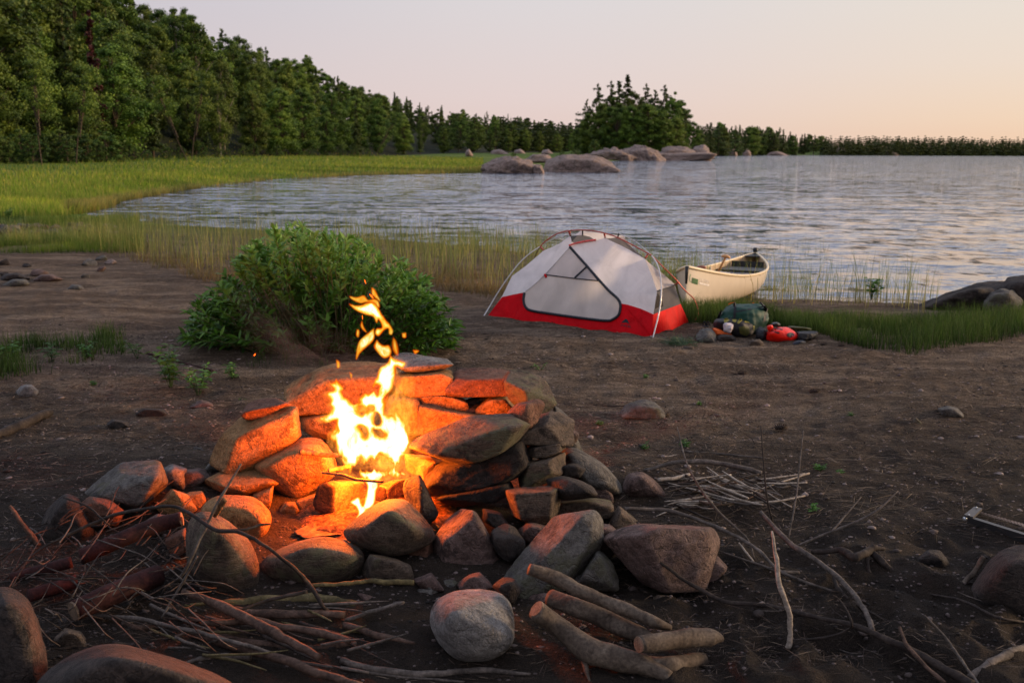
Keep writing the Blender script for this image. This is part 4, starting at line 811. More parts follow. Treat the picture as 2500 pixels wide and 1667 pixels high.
def stick(z, pts, rad, mat, label, name='stick', group=None, cat='stick', h=None, cut=None, kids=(), sides=9, wob=.12, Y=None):
    """pts in zoom px; rad in zoom px (scalar or list); h: height of axis above ground in m (None = lying)"""
    s = ZM[z][2]; n = len(pts); rad = np.full(n, rad, float) if np.isscalar(rad) else np.array(rad, float)
    P3_, R_ = [], []
    hs = [None]*n if h is None else (list(h) if not np.isscalar(h) else [h]*n)
    for i, q in enumerate(pts):
        a = nat(z, q)
        if Y is not None and Y[i] is not None: p = at(*a, Y[i])
        else:
            p = gpz(*a, .01 if hs[i] is None else hs[i])
            if hs[i] is None:
                r_ = rad[i]/s*p.y/FPX*.98; p = gpz(*a, r_*.85+Hs(p.x, p.y))
        P3_.append(p); R_.append(rad[i]/s*(p-CAM).length/FPX)
    M_ = 8; C = catmull([tuple(p) for p in P3_], M_); rr_ = np.interp(np.linspace(0, n-1, len(C)), range(n), R_)
    sd_ = rng.uniform(0, 99); big = name.endswith('log'); C = C+np.stack([vn(np.stack([np.arange(len(C))*(.10 if big else .5)+sd_+k*31, 0*C[:, 0], 0*C[:, 0]], -1)) for k in range(3)], -1)*rr_[:, None]*wob*(1.2 if big else 2)
    rr_ = rr_*(1+(.05 if big else .14)*vn(np.stack([np.arange(len(C))*(.12 if big else .7)+sd_, 0*C[:, 0]+5, 0*C[:, 0]], -1)))
    V, F = tube_arrays([(C, rr_)], sides)
    if big: V = V+(V-np.repeat(np.vstack([C]), 1, 0).mean(0))*0+fbm(V*11, 3)[:, None]*.006
    o = mkobj(name, V, faces_mixed(F), mat, None, origin=tuple(C.mean(0))); tag(o, label, cat, group)
    for e in (cut or []):
        i = 0 if e == 0 else len(C)-1; t = C[0]-C[1] if e == 0 else C[-1]-C[-2]; t = t/np.linalg.norm(t)
        V2, F2 = tube_arrays([(np.array([C[i]-t*.004, C[i]+t*.003]), np.array([rr_[i]*.97, rr_[i]*.93]))], 14)
        part('cut_end', V2, faces_mixed(F2), M_cut, o, smooth=False)
    for kp, kr in kids:
        A_ = [gpz(*nat(z, q[:2]), q[2]) for q in kp]; C2 = catmull([tuple(p) for p in A_], 6); r2 = np.interp(np.linspace(0, len(kp)-1, len(C2)), range(len(kp)), [k_/s*4/FPX for k_ in kr])
        V2, F2 = tube_arrays([(C2, r2)], 7); part('branch', V2, faces_mixed(F2), mat, o)
    return o
DW = 'driftwood logs right of the pale boulder'
stick('E', [(1155, 750), (1260, 835), (1400, 950), (1500, 1010), (1650, 1045), (1800, 1085), (1955, 1150)], [52, 58, 72, 78, 68, 60, 30], M_drift, 'thick smooth driftwood log with a pale sawn end and a bend, nearest the bottom edge', 'driftwood_log', DW, 'log', cut=[0], h=[.20, .14, .09, .07, .06, .05, .04], kids=[([(1440, 1050, .04), (1450, 1120, .03), (1475, 1200, .01)], [22, 14, 3])], sides=18, wob=.05)
stick('E', [(1110, 510), (1260, 565), (1400, 635), (1550, 695), (1700, 755), (1850, 825), (1955, 862)], [34, 44, 42, 38, 40, 38, 14], M_drift, 'upper driftwood log with a broken dark end resting on the leaning grey slab', 'driftwood_log', DW, 'log', h=[.26, .22, .19, .16, .14, .12, .09], sides=16, wob=.06)
stick('E', [(1240, 680), (1400, 745), (1550, 800), (1700, 870), (1860, 950)], [52, 55, 55, 52, 40], M_drift, 'middle driftwood log lying between two others', 'driftwood_log', DW, 'log', h=[.10, .10, .08, .07, .06], sides=16, wob=.05)
stick('E', [(1765, 968), (1900, 945), (2050, 925), (2180, 920), (2262, 932)], [50, 54, 56, 54, 14], M_drift, 'short driftwood log with a sawn left end, rightmost of the pile', 'driftwood_log', DW, 'log', cut=[0], h=[.13, .12, .10, .08, .06], sides=16, wob=.08)
stick('E', [(1790, 1075), (1950, 1085), (2150, 1050)], [44, 46, 36], M_drift, 'dark driftwood log half hidden under the short one', 'driftwood_log', DW, 'log', sides=14, wob=.05)
SP = 'sticks in the kindling pile at the bottom'
def sp(z, pts, r, m, label, **k): return stick(z, pts, r, m, label, 'stick', SP, **k)
sp('F', [(1235, 1245), (1500, 1330), (1750, 1400), (2000, 1490), (2300, 1590)], [30, 30, 28, 26, 24], M_stick, 'long pale brown stick running down to the bottom edge of the kindling pile', h=[.05, .06, .07, .06, .05])
sp('F', [(1165, 978), (1400, 1072), (1600, 1170), (1800, 1272), (2030, 1405)], [16, 28, 30, 30, 20], M_stick, 'rough dark stick lying diagonally across the kindling pile', h=[.14, .12, .11, .10, .08])
sp('F', [(1410, 1065), (1700, 1045), (2000, 1035), (2265, 1065)], [24, 32, 34, 24], M_stickg, 'greenish brown stick at the top of the kindling pile', h=.04)
sp('F', [(1480, 1105), (1800, 1130), (2200, 1130)], [22, 28, 22], M_stick, 'straight rough stick just under the greenish brown one', h=.06)
sp('E', [(0, 845), (200, 905), (420, 955)], [20, 20, 8], M_stick, 'forked stick pointing right from the kindling pile', h=.04)
sp('F', [(510, 1140), (700, 1142), (900, 1160), (1080, 1205), (1250, 1242), (1600, 1335), (1900, 1430), (2352, 1500)], [10, 12, 14, 12, 13, 12, 10, 8], M_twig, 'long thin grey stick bending across the kindling pile from the left', h=[.03, .05, .07, .08, .09, .09, .06, .03])
sp('E', [(-20, 1058), (200, 1112), (500, 1140), (800, 1118), (1115, 1138)], [20, 20, 19, 18, 8], M_twig, 'pale bent stick along the bottom edge right of the kindling pile')
sp('F', [(1160, 1448), (1350, 1402), (1600, 1400)], [8, 20, 22], M_twig, 'short pale stick in front of the kindling pile')
sp('F', [(1075, 1128), (1300, 1212), (1500, 1292), (1900, 1345), (2275, 1322)], [18, 22, 22, 22, 18], M_stick, 'dark stick under the diagonal one in the kindling pile', h=.025)
sp('F', [(1290, 1190), (1600, 1172), (1800, 1212), (2100, 1262), (2235, 1302)], [18, 24, 24, 24, 16], M_stick, 'short rough stick in the middle of the kindling pile', h=.07)
sp('E', [(0, 820), (180, 762), (362, 708)], [12, 14, 8], M_twig, 'thin stick rising right from the kindling pile', h=[.03, .06, .10])
sp('E', [(-20, 1100), (300, 1150), (720, 1185)], [10, 9, 6], M_twig, 'thin grey stick at the very bottom beneath the pale bent one')
sp('F', [(790, 1190), (900, 1215), (1080, 1205)], [12, 18, 10], M_stick, 'splintered bark strip at the left end of the kindling pile')
for i in range(44):
    x0 = rng.uniform(950, 2250); y0 = rng.uniform(1060, 1390); l = rng.uniform(150, 520); a = rng.choice([rng.uniform(.05, .5), rng.uniform(-.3, .1)])
    stick('F', [(x0, y0), (x0+l*.5, y0+l*.5*math.sin(a)+rng.uniform(-12, 12)), (x0+l, y0+l*math.sin(a))], [rng.uniform(4, 11)]*2+[3], [M_stick, M_twig, M_stickg, M_dtwig][i % 4], 'thin twig among the thicker sticks of the kindling pile', 'twig', 'thin twigs in the kindling pile', 'twig', h=rng.uniform(.01, .09))
# arching twigs on the left
AT = 'loose branches over the left stones'
stick('F', [(40, 900), (250, 722), (500, 592), (750, 492), (1060, 440), (1200, 480), (1370, 590), (1540, 610), (1700, 700), (1870, 830), (1965, 930), (2050, 1060), (2095, 1112)], [5, 7, 9, 10, 10, 11, 12, 11, 11, 12, 14, 12, 10], M_dtwig, 'long arching branch crossing in front of the front left boulders', 'branch', AT, 'branch', h=[.05, .12, .18, .24, .34, .36, .36, .36, .32, .24, .16, .1, .06], Y=None)
stick('F', [(1370, 592), (1550, 590), (1650, 562), (1725, 553)], [8, 9, 8, 5], M_dtwig, 'short side twig reaching toward the fire over the glowing boulder', 'branch', AT, 'branch', h=[.36, .36, .36, .36])
stick('F', [(1540, 170), (1400, 400), (1300, 600), (1180, 850), (1090, 945)], [5, 9, 9, 9, 10], M_twig, 'slender grey twig leaning upright against the glowing round boulder', 'branch', AT, 'branch', h=[.55, .42, .30, .16, .06])
stick('F', [(1260, 760), (1150, 950), (1030, 1155)], [6, 8, 7], M_twig, 'pale thin twig leaning left of the tall dark boulder', 'branch', AT, 'branch', h=[.30, .16, .06])
stick('F', [(1975, 945), (2200, 935), (2352, 918), (2500, 925), (2640, 925)], [12, 13, 14, 17, 18], M_stickg, 'curved stick with a blunt end lying before the wide front boulder', 'branch', AT, 'branch', h=[.14, .13, .12, .11, .10])
stick('F', [(1960, 985), (1750, 1030), (1500, 1112)], [12, 11, 7], M_dtwig, 'dark side branch slanting into the kindling pile', 'branch', AT, 'branch', h=[.14, .12, .10])
stick('F', [(1370, 500), (1400, 450), (1435, 400)], [17, 18, 18], M_ember, 'short orange lit stub standing on the glowing round boulder', 'branch', AT, 'branch', h=[.34, .38, .42])
stick('F', [(410, 385), (560, 440), (650, 520), (700, 560)], [6, 6, 5, 4], M_dtwig, 'thin curved twig over the dark boulder at far left', 'branch', AT, 'branch', h=[.28, .27, .25, .22])
stick('F', [(-30, 930), (200, 905), (420, 900), (600, 890), (820, 905)], [5, 7, 7, 6, 4], M_dtwig, 'low wavy twig along the dark soil at far left', 'branch', AT, 'branch', h=[.05, .07, .08, .08, .07])
stick('F', [(60, 440), (150, 560), (250, 695)], [10, 13, 15], M_stick, 'short brown stick slanting down at the far left edge', 'branch', AT, 'branch', h=[.22, .14, .04])
stick('F', [(240, 1240), (400, 1215), (520, 1140)], [4, 5, 5], M_dtwig, 'dark twig joining the long thin grey stick at left', 'branch', AT, 'branch', h=.03)
# red barked logs
RL = 'red barked logs at left'
stick('F', [(70, 895), (250, 850), (450, 800)], [24, 30, 34], M_redb, 'thin red barked log, lowest at the far left', 'firewood_log', RL, 'log', h=[.08, .10, .12], sides=14)
stick('F', [(520, 760), (780, 650), (1000, 560), (1160, 520)], [44, 46, 46, 44], M_redb, 'red barked log with a pale sawn end pointing at the fire', 'firewood_log', RL, 'log', cut=[1], h=[.12, .15, .18, .20], sides=16, wob=.03)
stick('F', [(190, 1010), (330, 965), (490, 915)], [38, 42, 40], M_redb, 'stubby red log with peeled patches at far left', 'firewood_log', RL, 'log', h=[.07, .07, .07], sides=14)
stick('F', [(470, 1110), (700, 1010), (1010, 880)], [62, 70, 62], M_redb, 'thickest dark red log lying left of the kindling pile', 'firewood_log', RL, 'log', cut=[0], h=[.09, .10, .10], sides=18, wob=.03)
for i in range(120):
    x0 = rng.uniform(-20, 1250); y0 = rng.uniform(480, 1180); l = rng.uniform(120, 480); a = rng.uniform(-1.1, .9)
    hgt = rng.uniform(.02, .2); pp = [(x0, y0), (x0+l*.35*math.cos(a)+rng.uniform(-20, 20), y0+l*.35*math.sin(a)+rng.uniform(-20, 20)), (x0+l*.7*math.cos(a), y0+l*.7*math.sin(a)+rng.uniform(-30, 30)), (x0+l*math.cos(a), y0+l*math.sin(a)+rng.uniform(-40, 40))]
    stick('F', pp, [4.5, 4, 3, 1.6], [M_dtwig, M_twig, M_dtwig, M_stick][i % 4], 'wiry thin twig tangled over the red logs and stones at left', 'twig', 'wiry twigs tangled at the left', 'twig', h=[hgt, hgt+.03, hgt+.02, max(.01, hgt-.03)], sides=5)
# right side branches
RB = 'dead branches on the sand at right'
def rb(pts, r, m, label, h=None): return stick('G', pts, r, m, label, 'branch', RB, 'branch', h=h, sides=8)
rb([(60, 412), (300, 420), (500, 480), (700, 570), (830, 650), (950, 768), (1150, 850), (1400, 930)], [12, 12, 11, 11, 10, 9, 8, 5], M_twig, 'long bowed branch starting above the large square boulder', [.16, .14, .12, .10, .08, .06, .05, .02])
rb([(258, 718), (450, 850), (650, 945), (900, 970), (1150, 1030), (1400, 1090), (1700, 1222), (1900, 1335), (2060, 1420)], [9, 12, 13, 12, 13, 16, 20, 24, 26], M_dtwig, 'longest dark branch running from the square boulder to the bottom right', [.16, .08, .04, .04, .05, .06, .05, .04, .04])
rb([(840, 428), (1000, 600), (1180, 720), (1330, 850), (1430, 980), (1485, 1112)], [11, 14, 14, 14, 14, 15], M_twig, 'brown branch curving down to meet the longest dark branch', [.18, .14, .12, .10, .08, .05])
rb([(903, 540), (930, 700), (950, 850), (1000, 1000), (1012, 1100), (1000, 1212)], [6, 12, 14, 15, 15, 14], M_pale, 'pale peeled branch standing nearly upright in the sand', [.42, .32, .24, .15, .08, .01])
rb([(360, -60), (420, 160), (520, 330), (620, 450), (760, 580), (805, 700)], [3, 5, 8, 8, 6, 4], M_twig, 'slim twig rising high above the pale twig heap', [.45, .36, .25, .16, .08, .03])
rb([(842, -70), (870, 300), (908, 485)], [3, 5, 5], M_dtwig, 'thin straight stalk standing up at the middle right', [.50, .25, .10])
rb([(1085, -40), (1045, 330), (1000, 580)], [3, 5, 4], M_twig, 'thin straight stalk right of the first one', [.46, .22, .06])
rb([(1630, 308), (1480, 440), (1250, 540), (1050, 622)], [3, 6, 7, 6], M_twig, 'forked thin twig pointing up right toward the saw', [.28, .20, .12, .06])
rb([(1418, 342), (1300, 480), (1250, 540)], [3, 5, 5], M_twig, 'short fork of the twig pointing up right', [.22, .15, .12])
rb([(1638, 1090), (1700, 1222), (1900, 1415)], [8, 10, 11], M_stick, 'brown stick leaning over the longest dark branch at the bottom right', [.12, .08, .03])
rb([(1780, 1018), (1900, 1150), (2000, 1290), (2095, 1420)], [4, 7, 8, 9], M_twig, 'thin twig slanting to the bottom right corner', [.16, .1, .06, .03])
rb([(1130, 660), (1300, 650), (1380, 692), (1480, 640), (1550, 640)], [12, 20, 22, 20, 8], M_dtwig, 'gnarled dark branch with rough lichen bark', [.06, .08, .08, .09, .08])
rb([(1475, 650), (1540, 720), (1605, 772)], [18, 18, 12], M_dtwig, 'dark stub of the gnarled branch pointing down right', [.08, .05, .02])
rb([(1455, 660), (1450, 720), (1470, 782)], [12, 12, 8], M_dtwig, 'short dark prong of the gnarled branch pointing down', [.08, .05, .02])
rb([(2040, 1380), (2200, 1272), (2400, 1190)], [18, 22, 24], M_twig, 'thick lichen grey branch at the bottom right corner')
rb([(2120, 685), (2070, 770), (1990, 852)], [14, 15, 13], M_drift, 'short tan stick leaning on the big dark boulder', [.12, .06, .02])
rb([(1790, 895), (2000, 940), (2200, 1035), (2352, 1060)], [5, 8, 8, 6], M_dtwig, 'low dark twig in front of the big dark boulder')
rb([(1020, 1165), (1200, 1150), (1330, 1110), (1362, 1060), (1300, 940), (1250, 905)], [5, 7, 7, 6, 5, 4], M_dtwig, 'hooked twig beside the upright pale branch', [.02, .02, .05, .10, .14, .16])
rb([(560, 640), (800, 720), (950, 770), (1060, 778)], [4, 6, 9, 11], M_twig, 'thin branch with a pale broken end behind the upright pale branch', [.05, .05, .05, .04])
rb([(715, 605), (760, 665), (800, 715)], [5, 6, 5], M_pale, 'short pale twig above the thin branch', [.06, .05, .04])
rb([(1250, 760), (1290, 880), (1390, 960), (1480, 1010), (1600, 1070)], [8, 14, 10, 7, 4], M_dtwig, 'dark crooked twig cluster under the curving brown branch', [.06, .05, .04, .02, .01])
TP = 'pale twigs in the heap behind the square boulder'
stick('G', [(170, 192), (400, 140), (600, 150), (750, 182), (842, 208)], [9, 13, 13, 15, 14], M_twig, 'thickest grey branch lying behind the heap of pale twigs', 'branch', TP, 'branch', h=[.04, .08, .07, .05, .03])
stick('G', [(250, 248), (350, 235), (432, 212)], [12, 11, 8], M_pale, 'pale forked twig at the left of the twig heap', 'branch', TP, 'branch', h=.04)
stick('G', [(270, 118), (440, 88)], [5, 4], M_pale, 'thin pale twig lying apart above the twig heap', 'branch', TP, 'branch', h=.02)
stick('G', [(380, 78), (600, 96), (890, 122)], [5, 6, 4], M_twig, 'thin grey twig lying flat above the thickest grey branch', 'branch', TP, 'branch', h=.03)
for i in range(70):
    x0 = rng.uniform(380, 960); y0 = 225+rng.uniform(0, 175); l = rng.uniform(100, 380); a = rng.normal(.12, .3)
    hgt = rng.uniform(.01, .10)*(1.2 if 450 < x0 < 850 else .5)
    stick('G', [(x0-l/2, y0-l/2*math.sin(a)), (x0, y0+rng.uniform(-14, 14)), (x0+l/2, y0+l/2*math.sin(a)+rng.uniform(-10, 10))], [2.5, rng.uniform(4, 8), rng.uniform(2, 6)], [M_pale, M_twig, M_pale, M_stick, M_dtwig][i % 5], 'small dry twig in the heap behind the square boulder', 'twig', 'small twigs of the heap', 'twig', h=hgt, sides=6)
for i in range(16):
    x0, y0 = rng.uniform(150, 2200), rng.uniform(350, 1300); l = rng.uniform(60, 260); a = rng.uniform(-.6, .6)
    stick('G', [(x0, y0), (x0+l*.5, y0+l*.5*math.sin(a)+rng.uniform(-14, 14)), (x0+l, y0+l*math.sin(a))], [2.5, 3, 1.5], [M_twig, M_dtwig][i % 2], 'loose thin twig lying on the sand at right', 'twig', 'loose twigs on the sand', 'twig', sides=5)
stick('H', [(150, 680), (300, 684), (400, 688), (482, 684)], [2, 3, 3, 2], M_dtwig, 'thin dark branch on the sand touching the low grey stone', 'branch', None, 'branch')
stick('N', [(700, 905), (850, 945), (1020, 990)], [4, 5, 5], M_redb, 'thin red brown stick on the sand behind the seedling', 'stick', None, 'stick')
stick('A', [(-20, 1003), (60, 972), (112, 945)], [11, 11, 9], M_dtwig, 'dark dead branch cut by the left edge', 'branch', None, 'branch', h=[.05, .04, .03])
# wood inside the fire
FW_ = 'firewood burning in the ring'
def split_log(z, end, side, Ye, Ys, label):
    """end: polygon of the charred end face; side: matching far points"""
    A_ = [at(*nat(z, q), Ye) for q in end]; B_ = [at(*nat(z, q), Ys) for q in side]
    V, F, c = hull_shape([tuple(p) for p in A_+B_], 18, 5, .03, 4, len(end), 1.0, 1.03)
    o = mkobj('split_log', V, F, M_ember, None, origin=tuple(c)); tag(o, label, 'firewood', FW_)
    bm = bmesh.new(); cA = sum(A_, Vector())/len(A_); d = (cA-sum(B_, Vector())/len(B_)).normalized()
    pts = [cA+(p-cA)*.93+d*.012 for p in A_]; pts2 = [cA+(p-cA)*.9-d*.03 for p in A_]
    V2, F2, _ = hull_shape([tuple(p) for p in pts+pts2], 16, 4, .02, 4, 5, 1.0, 1.0); part('charred_end', V2, F2, M_barkd, o); return o
split_log('C', [(885, 800), (930, 650), (1000, 615), (1065, 640), (1060, 790), (1030, 885), (950, 850)], [(1130, 600), (1290, 620), (1290, 700), (1280, 800), (1200, 850)], 4.48, 4.70, 'split log with a charred black left end burning at the foot of the flames')
split_log('C', [(1370, 700), (1400, 640), (1450, 660), (1465, 740), (1430, 770), (1380, 760)], [(1500, 600), (1620, 590), (1620, 720), (1560, 760)], 4.56, 4.70, 'split log glowing at the right of the lowest flame')
split_log('D', [(370, 1290), (400, 1180), (470, 1130), (465, 1200), (440, 1270)], [(180, 1050), (330, 1060), (420, 1110), (200, 1220)], 4.6, 4.8, 'torn orange firewood chunk under the long pointed slab')
stick('C', [(785, 385), (900, 395), (1000, 410), (1140, 412)], [17, 17, 18, 18], M_ember, 'thick stick poking left out of the flames', 'stick', FW_, 'stick', Y=[4.66, 4.66, 4.66, 4.68])
stick('C', [(958, 545), (1100, 560), (1250, 600), (1430, 612)], [8, 11, 11, 11], M_ember, 'knobbly thin twig across the front of the flames', 'stick', FW_, 'stick', Y=[4.4, 4.4, 4.4, 4.4])
stick('C', [(1010, 532), (1080, 515), (1180, 492)], [17, 18, 18], M_ember, 'short round branch behind the knobbly thin twig', 'stick', FW_, 'stick', Y=[4.55, 4.58, 4.6])
V, F, c = hull_shape([tuple(gpz(*nat('C', q), h_)) for q in [(755, 1000), (820, 960), (900, 922), (1000, 920), (1060, 960), (1115, 1012), (980, 1025), (830, 1045)] for h_ in (.0, .035)], 12, 5, .06, 5, 9, 2.0)
tag(mkobj('bark_piece', V, F, M_ember, None, origin=tuple(c)), 'curled piece of bark glowing on the floor of the fire ring', 'bark')
for i in range(30):
    x0, y0 = rng.uniform(560, 1200), rng.uniform(900, 1130); l = rng.uniform(40, 130); a = rng.uniform(-.7, .7)
    stick('C', [(x0, y0), (x0+l*.5, y0+l*.5*math.sin(a)+rng.uniform(-6, 6)), (x0+l, y0+l*math.sin(a))], [3, 3.5, 2], [M_ember, M_stick][i % 2], 'small wood splinter on the floor of the fire ring', 'twig', 'splinters inside the fire ring', 'twig', sides=5)
# ------------------------------------------------------------------ flames: inflated sheets whose heat falls off to the rim
def flame_mat(name, amp, hazy=False):
    b = NB(name); h = b.attr('glow'); P = b.obj()
    n = b.noise(b.scale(P, (1, 1, .45)), 22, 3, .55, 1.2); n2 = b.noise(b.scale(P, (1, 1, .3)), 60, 2, .5, .8)
    hh = b.math('ADD', h, b.math('MULTIPLY', b.math('SUBTRACT', n, .5), 1.15 if not hazy else .9)); hh = b.math('ADD', hh, b.math('MULTIPLY', b.math('SUBTRACT', n2, .5), .22))
    c = b.ramp(hh, [(0.0, (.9, .07, .0)), (.20, (1, .17, .0)), (.38, (1, .40, .02)), (.58, (1, .70, .12)), (.80, (1, .90, .45)), (.95, (1, .97, .80))])
    s = b.math('MULTIPLY', b.ramp(hh, [(0.0, 1.0), (.35, .8), (.6, .8), (1.0, 1.0)]), amp)
    e = b.n('ShaderNodeEmission'); b.set(e.inputs[0], c); b.set(e.inputs[1], s)
    tr = b.n('ShaderNodeBsdfTransparent'); m = b.n('ShaderNodeMixShader')
    al = b.math('MULTIPLY', b.ramp(h, [(0.0, 0.0), (.15, .16), (.38, .6), (.6, 1.0)]), 1.0 if not hazy else .30)
    if hazy: al = b.math('MULTIPLY', al, b.ramp(n, [(.35, .1), (.65, 1.0)]))
    if hazy:
        e2_ = b.n('ShaderNodeEmission', i_Color=(1, .30, .025)); b.set(e2_.inputs[1], b.math('MULTIPLY', al, 2.6)); ad = b.n('ShaderNodeAddShader'); b.nt.links.new(tr.outputs[0], ad.inputs[0]); b.nt.links.new(e2_.outputs[0], ad.inputs[1]); b.surf(ad.outputs[0]); b.m.cycles.emission_sampling = 'NONE'; return b.m
    b.set(m.inputs[0], al); b.nt.links.new(tr.outputs[0], m.inputs[1]); b.nt.links.new(e.outputs[0], m.inputs[2]); b.surf(m.outputs[0])
    b.m.cycles.emission_sampling = 'NONE'; return b.m
M_fl = flame_mat('flame', 1.6); M_flw = flame_mat('flame_wisp', 1.3); M_flh = flame_mat('flame_haze', 1.5, True)
def polysdf(px, py, poly):
    P = np.array(poly, float); n = len(P); d = np.full(px.shape, 1e9); ins = np.zeros(px.shape, bool)
    for i in range(n):
        a = P[i]; b_ = P[(i+1) % n]; e = b_-a; t = np.clip(((px-a[0])*e[0]+(py-a[1])*e[1])/(e@e+1e-9), 0, 1)
        d = np.minimum(d, np.hypot(px-a[0]-t*e[0], py-a[1]-t*e[1]))
        ins ^= ((a[1] > py) != (b_[1] > py)) & (px < (b_[0]-a[0])*(py-a[1])/(b_[1]-a[1]+1e-12)+a[0])
    return np.where(ins, d, -d)
def smoothpoly(z, pts, m=4): q = [nat(z, p) for p in pts]; q.append(q[0]); return catmull([(a, b_, 0) for a, b_ in q], m)[:-1, :2]
fire = empty('campfire_flame', tuple(gpz(905, 1265, .02)), 'tall yellow white campfire flame leaping from the stone ring', 'flame')
FIREY = 4.60
def flame(name, polys, holes, mat, width, Y=FIREY, gain=1.0, cell=2.2, warp=5.0, infl=.012, sway=.05, erode=0):
    allp = np.vstack(polys); x0, y0 = allp.min(0)-8; x1, y1 = allp.max(0)+8
    xs = np.arange(x0, x1, cell); ys = np.arange(y0, y1, cell); XX, YY = np.meshgrid(xs, ys)
    wx = XX+fbm(np.stack([XX/26, YY/34, XX*0+3], -1), 3)*warp; wy = YY+fbm(np.stack([XX/26, YY/34, XX*0+9], -1), 3)*warp
    sd = np.max([polysdf(wx, wy, p) for p in polys], axis=0)
    sd = sd+1.6
    for h_ in holes: sd = np.minimum(sd, -polysdf(wx, wy, h_))
    if erode: sd = sd-np.maximum(0, fbm(np.stack([XX/9, YY/30, XX*0+21], -1), 3)+.12)*erode*np.clip((YY-1020)/120, .12, 1)*np.clip(1.25-sd/26, 0, 1)*2
    heat = np.clip(sd/width, 0, 1)**.8*gain
    keep = sd > -cell; idn = -np.ones(sd.shape, int); idn[keep] = np.arange(keep.sum())
    q = np.stack([idn[:-1, :-1], idn[:-1, 1:], idn[1:, 1:], idn[1:, :-1]], -1).reshape(-1, 4); q = q[(q >= 0).all(1)]
    dep = fbm(np.stack([XX/45, YY/60, XX*0+1], -1), 2)*sway
    th = np.sqrt(np.maximum(sd, 0))*infl
    Vf = np.array([at(a, b_, Y+d-t_) for a, b_, d, t_ in zip(XX[keep], YY[keep], dep[keep], th[keep])])
    Vb = np.array([at(a, b_, Y+d+t_) for a, b_, d, t_ in zip(XX[keep], YY[keep], dep[keep], th[keep])])
    n = len(Vf); H = heat[keep]
    return part(name, np.vstack([Vf, Vb]), np.vstack([q, q[:, ::-1]+n]), mat, fire, attrs={'glow': np.concatenate([H, H])})
main = smoothpoly('B', [(1860, 735), (1905, 772), (1990, 785), (1962, 842), (1920, 850), (1890, 930), (1868, 1030), (1822, 1092), (1795, 1150), (1822, 1200), (1800, 1255), (1785, 1310), (1758, 1372), (1738, 1310), (1700, 1380), (1690, 1450),
                         (1760, 1500), (1800, 1440), (1840, 1380), (1862, 1320), (1895, 1350), (1912, 1262), (1960, 1340), (1985, 1420), (2040, 1500), (2060, 1568), (2010, 1640), (1960, 1700), (1900, 1800), (1500, 1800), (1400, 1760), (1345, 1640), (1310, 1560),
                         (1300, 1490), (1350, 1430), (1330, 1372), (1250, 1395), (1210, 1370), (1182, 1330), (1220, 1320), (1270, 1280), (1290, 1230), (1265, 1190), (1270, 1140), (1240, 1100), (1262, 1060), (1300, 1052), (1285, 1020), (1262, 985), (1320, 985), (1345, 952),
                         (1362, 1000), (1392, 1045), (1372, 1075), (1400, 1118), (1440, 1130), (1490, 1178), (1540, 1182), (1550, 1140), (1600, 1105), (1650, 1092), (1692, 1068), (1722, 1110), (1740, 1060), (1740, 1022), (1678, 1035), (1712, 980), (1740, 900), (1762, 848), (1825, 820), (1850, 780)], 3)
low = smoothpoly('C', [(1060, 260), (1110, 360), (1152, 420), (1150, 470), (1175, 552), (1192, 500), (1180, 420), (1230, 450), (1240, 540), (1262, 580), (1310, 612), (1275, 655), (1308, 640), (1296, 720), (1282, 790), (1250, 735), (1185, 768), (1222, 800), (1240, 850), (1220, 895), (1262, 875), (1300, 835),
                        (1345, 800), (1365, 760), (1370, 700), (1385, 620), (1440, 575), (1520, 605), (1470, 560), (1530, 575), (1600, 560), (1560, 530), (1545, 500), (1562, 440), (1600, 400), (1580, 340), (1640, 290), (1600, 200), (1500, 100), (1100, 100)], 3)
holes = [smoothpoly('B', p, 3) for p in ([(1545, 1225), (1580, 1235), (1620, 1262), (1600, 1275), (1560, 1265)], [(1640, 1235), (1672, 1240), (1668, 1262), (1642, 1258)], [(1690, 1460), (1740, 1455), (1800, 1470), (1770, 1495), (1710, 1495)], [(1700, 1300), (1735, 1310), (1750, 1380), (1700, 1385)])]
holes += [smoothpoly('C', p, 3) for p in ([(1380, 440), (1420, 410), (1460, 440), (1465, 490), (1430, 520), (1390, 500)], [(1240, 195), (1275, 205), (1295, 250), (1280, 275), (1262, 240)], [(1300, 490), (1330, 440), (1350, 480), (1320, 520)], [(1250, 470), (1262, 440), (1270, 520)])]
flame('flame_body', [main, low], holes, M_fl, 13.0, erode=9, warp=7, cell=1.8)
ltong = smoothpoly('C', [(1288, 612), (1330, 600), (1385, 620), (1372, 700), (1366, 760), (1345, 805), (1300, 840), (1262, 880), (1218, 898), (1240, 850), (1222, 800), (1183, 765), (1215, 738), (1250, 733), (1280, 795), (1296, 720), (1304, 650)])
flame('flame_tongue', [ltong], [], M_fl, 7.0, 4.42, .95, warp=3, cell=1.8)
top = smoothpoly('B', [(1468, 250), (1530, 262), (1640, 232), (1690, 238), (1740, 290), (1800, 370), (1850, 440), (1880, 500), (1872, 540), (1850, 530), (1840, 480), (1800, 490), (1745, 550), (1712, 530), (1725, 485), (1775, 470), (1770, 420), (1740, 390), (1722, 425), (1690, 370), (1600, 340), (1520, 300)])
flame('flame_tongue', [top], [], M_fl, 11.0, FIREY-.02, .9, warp=3)
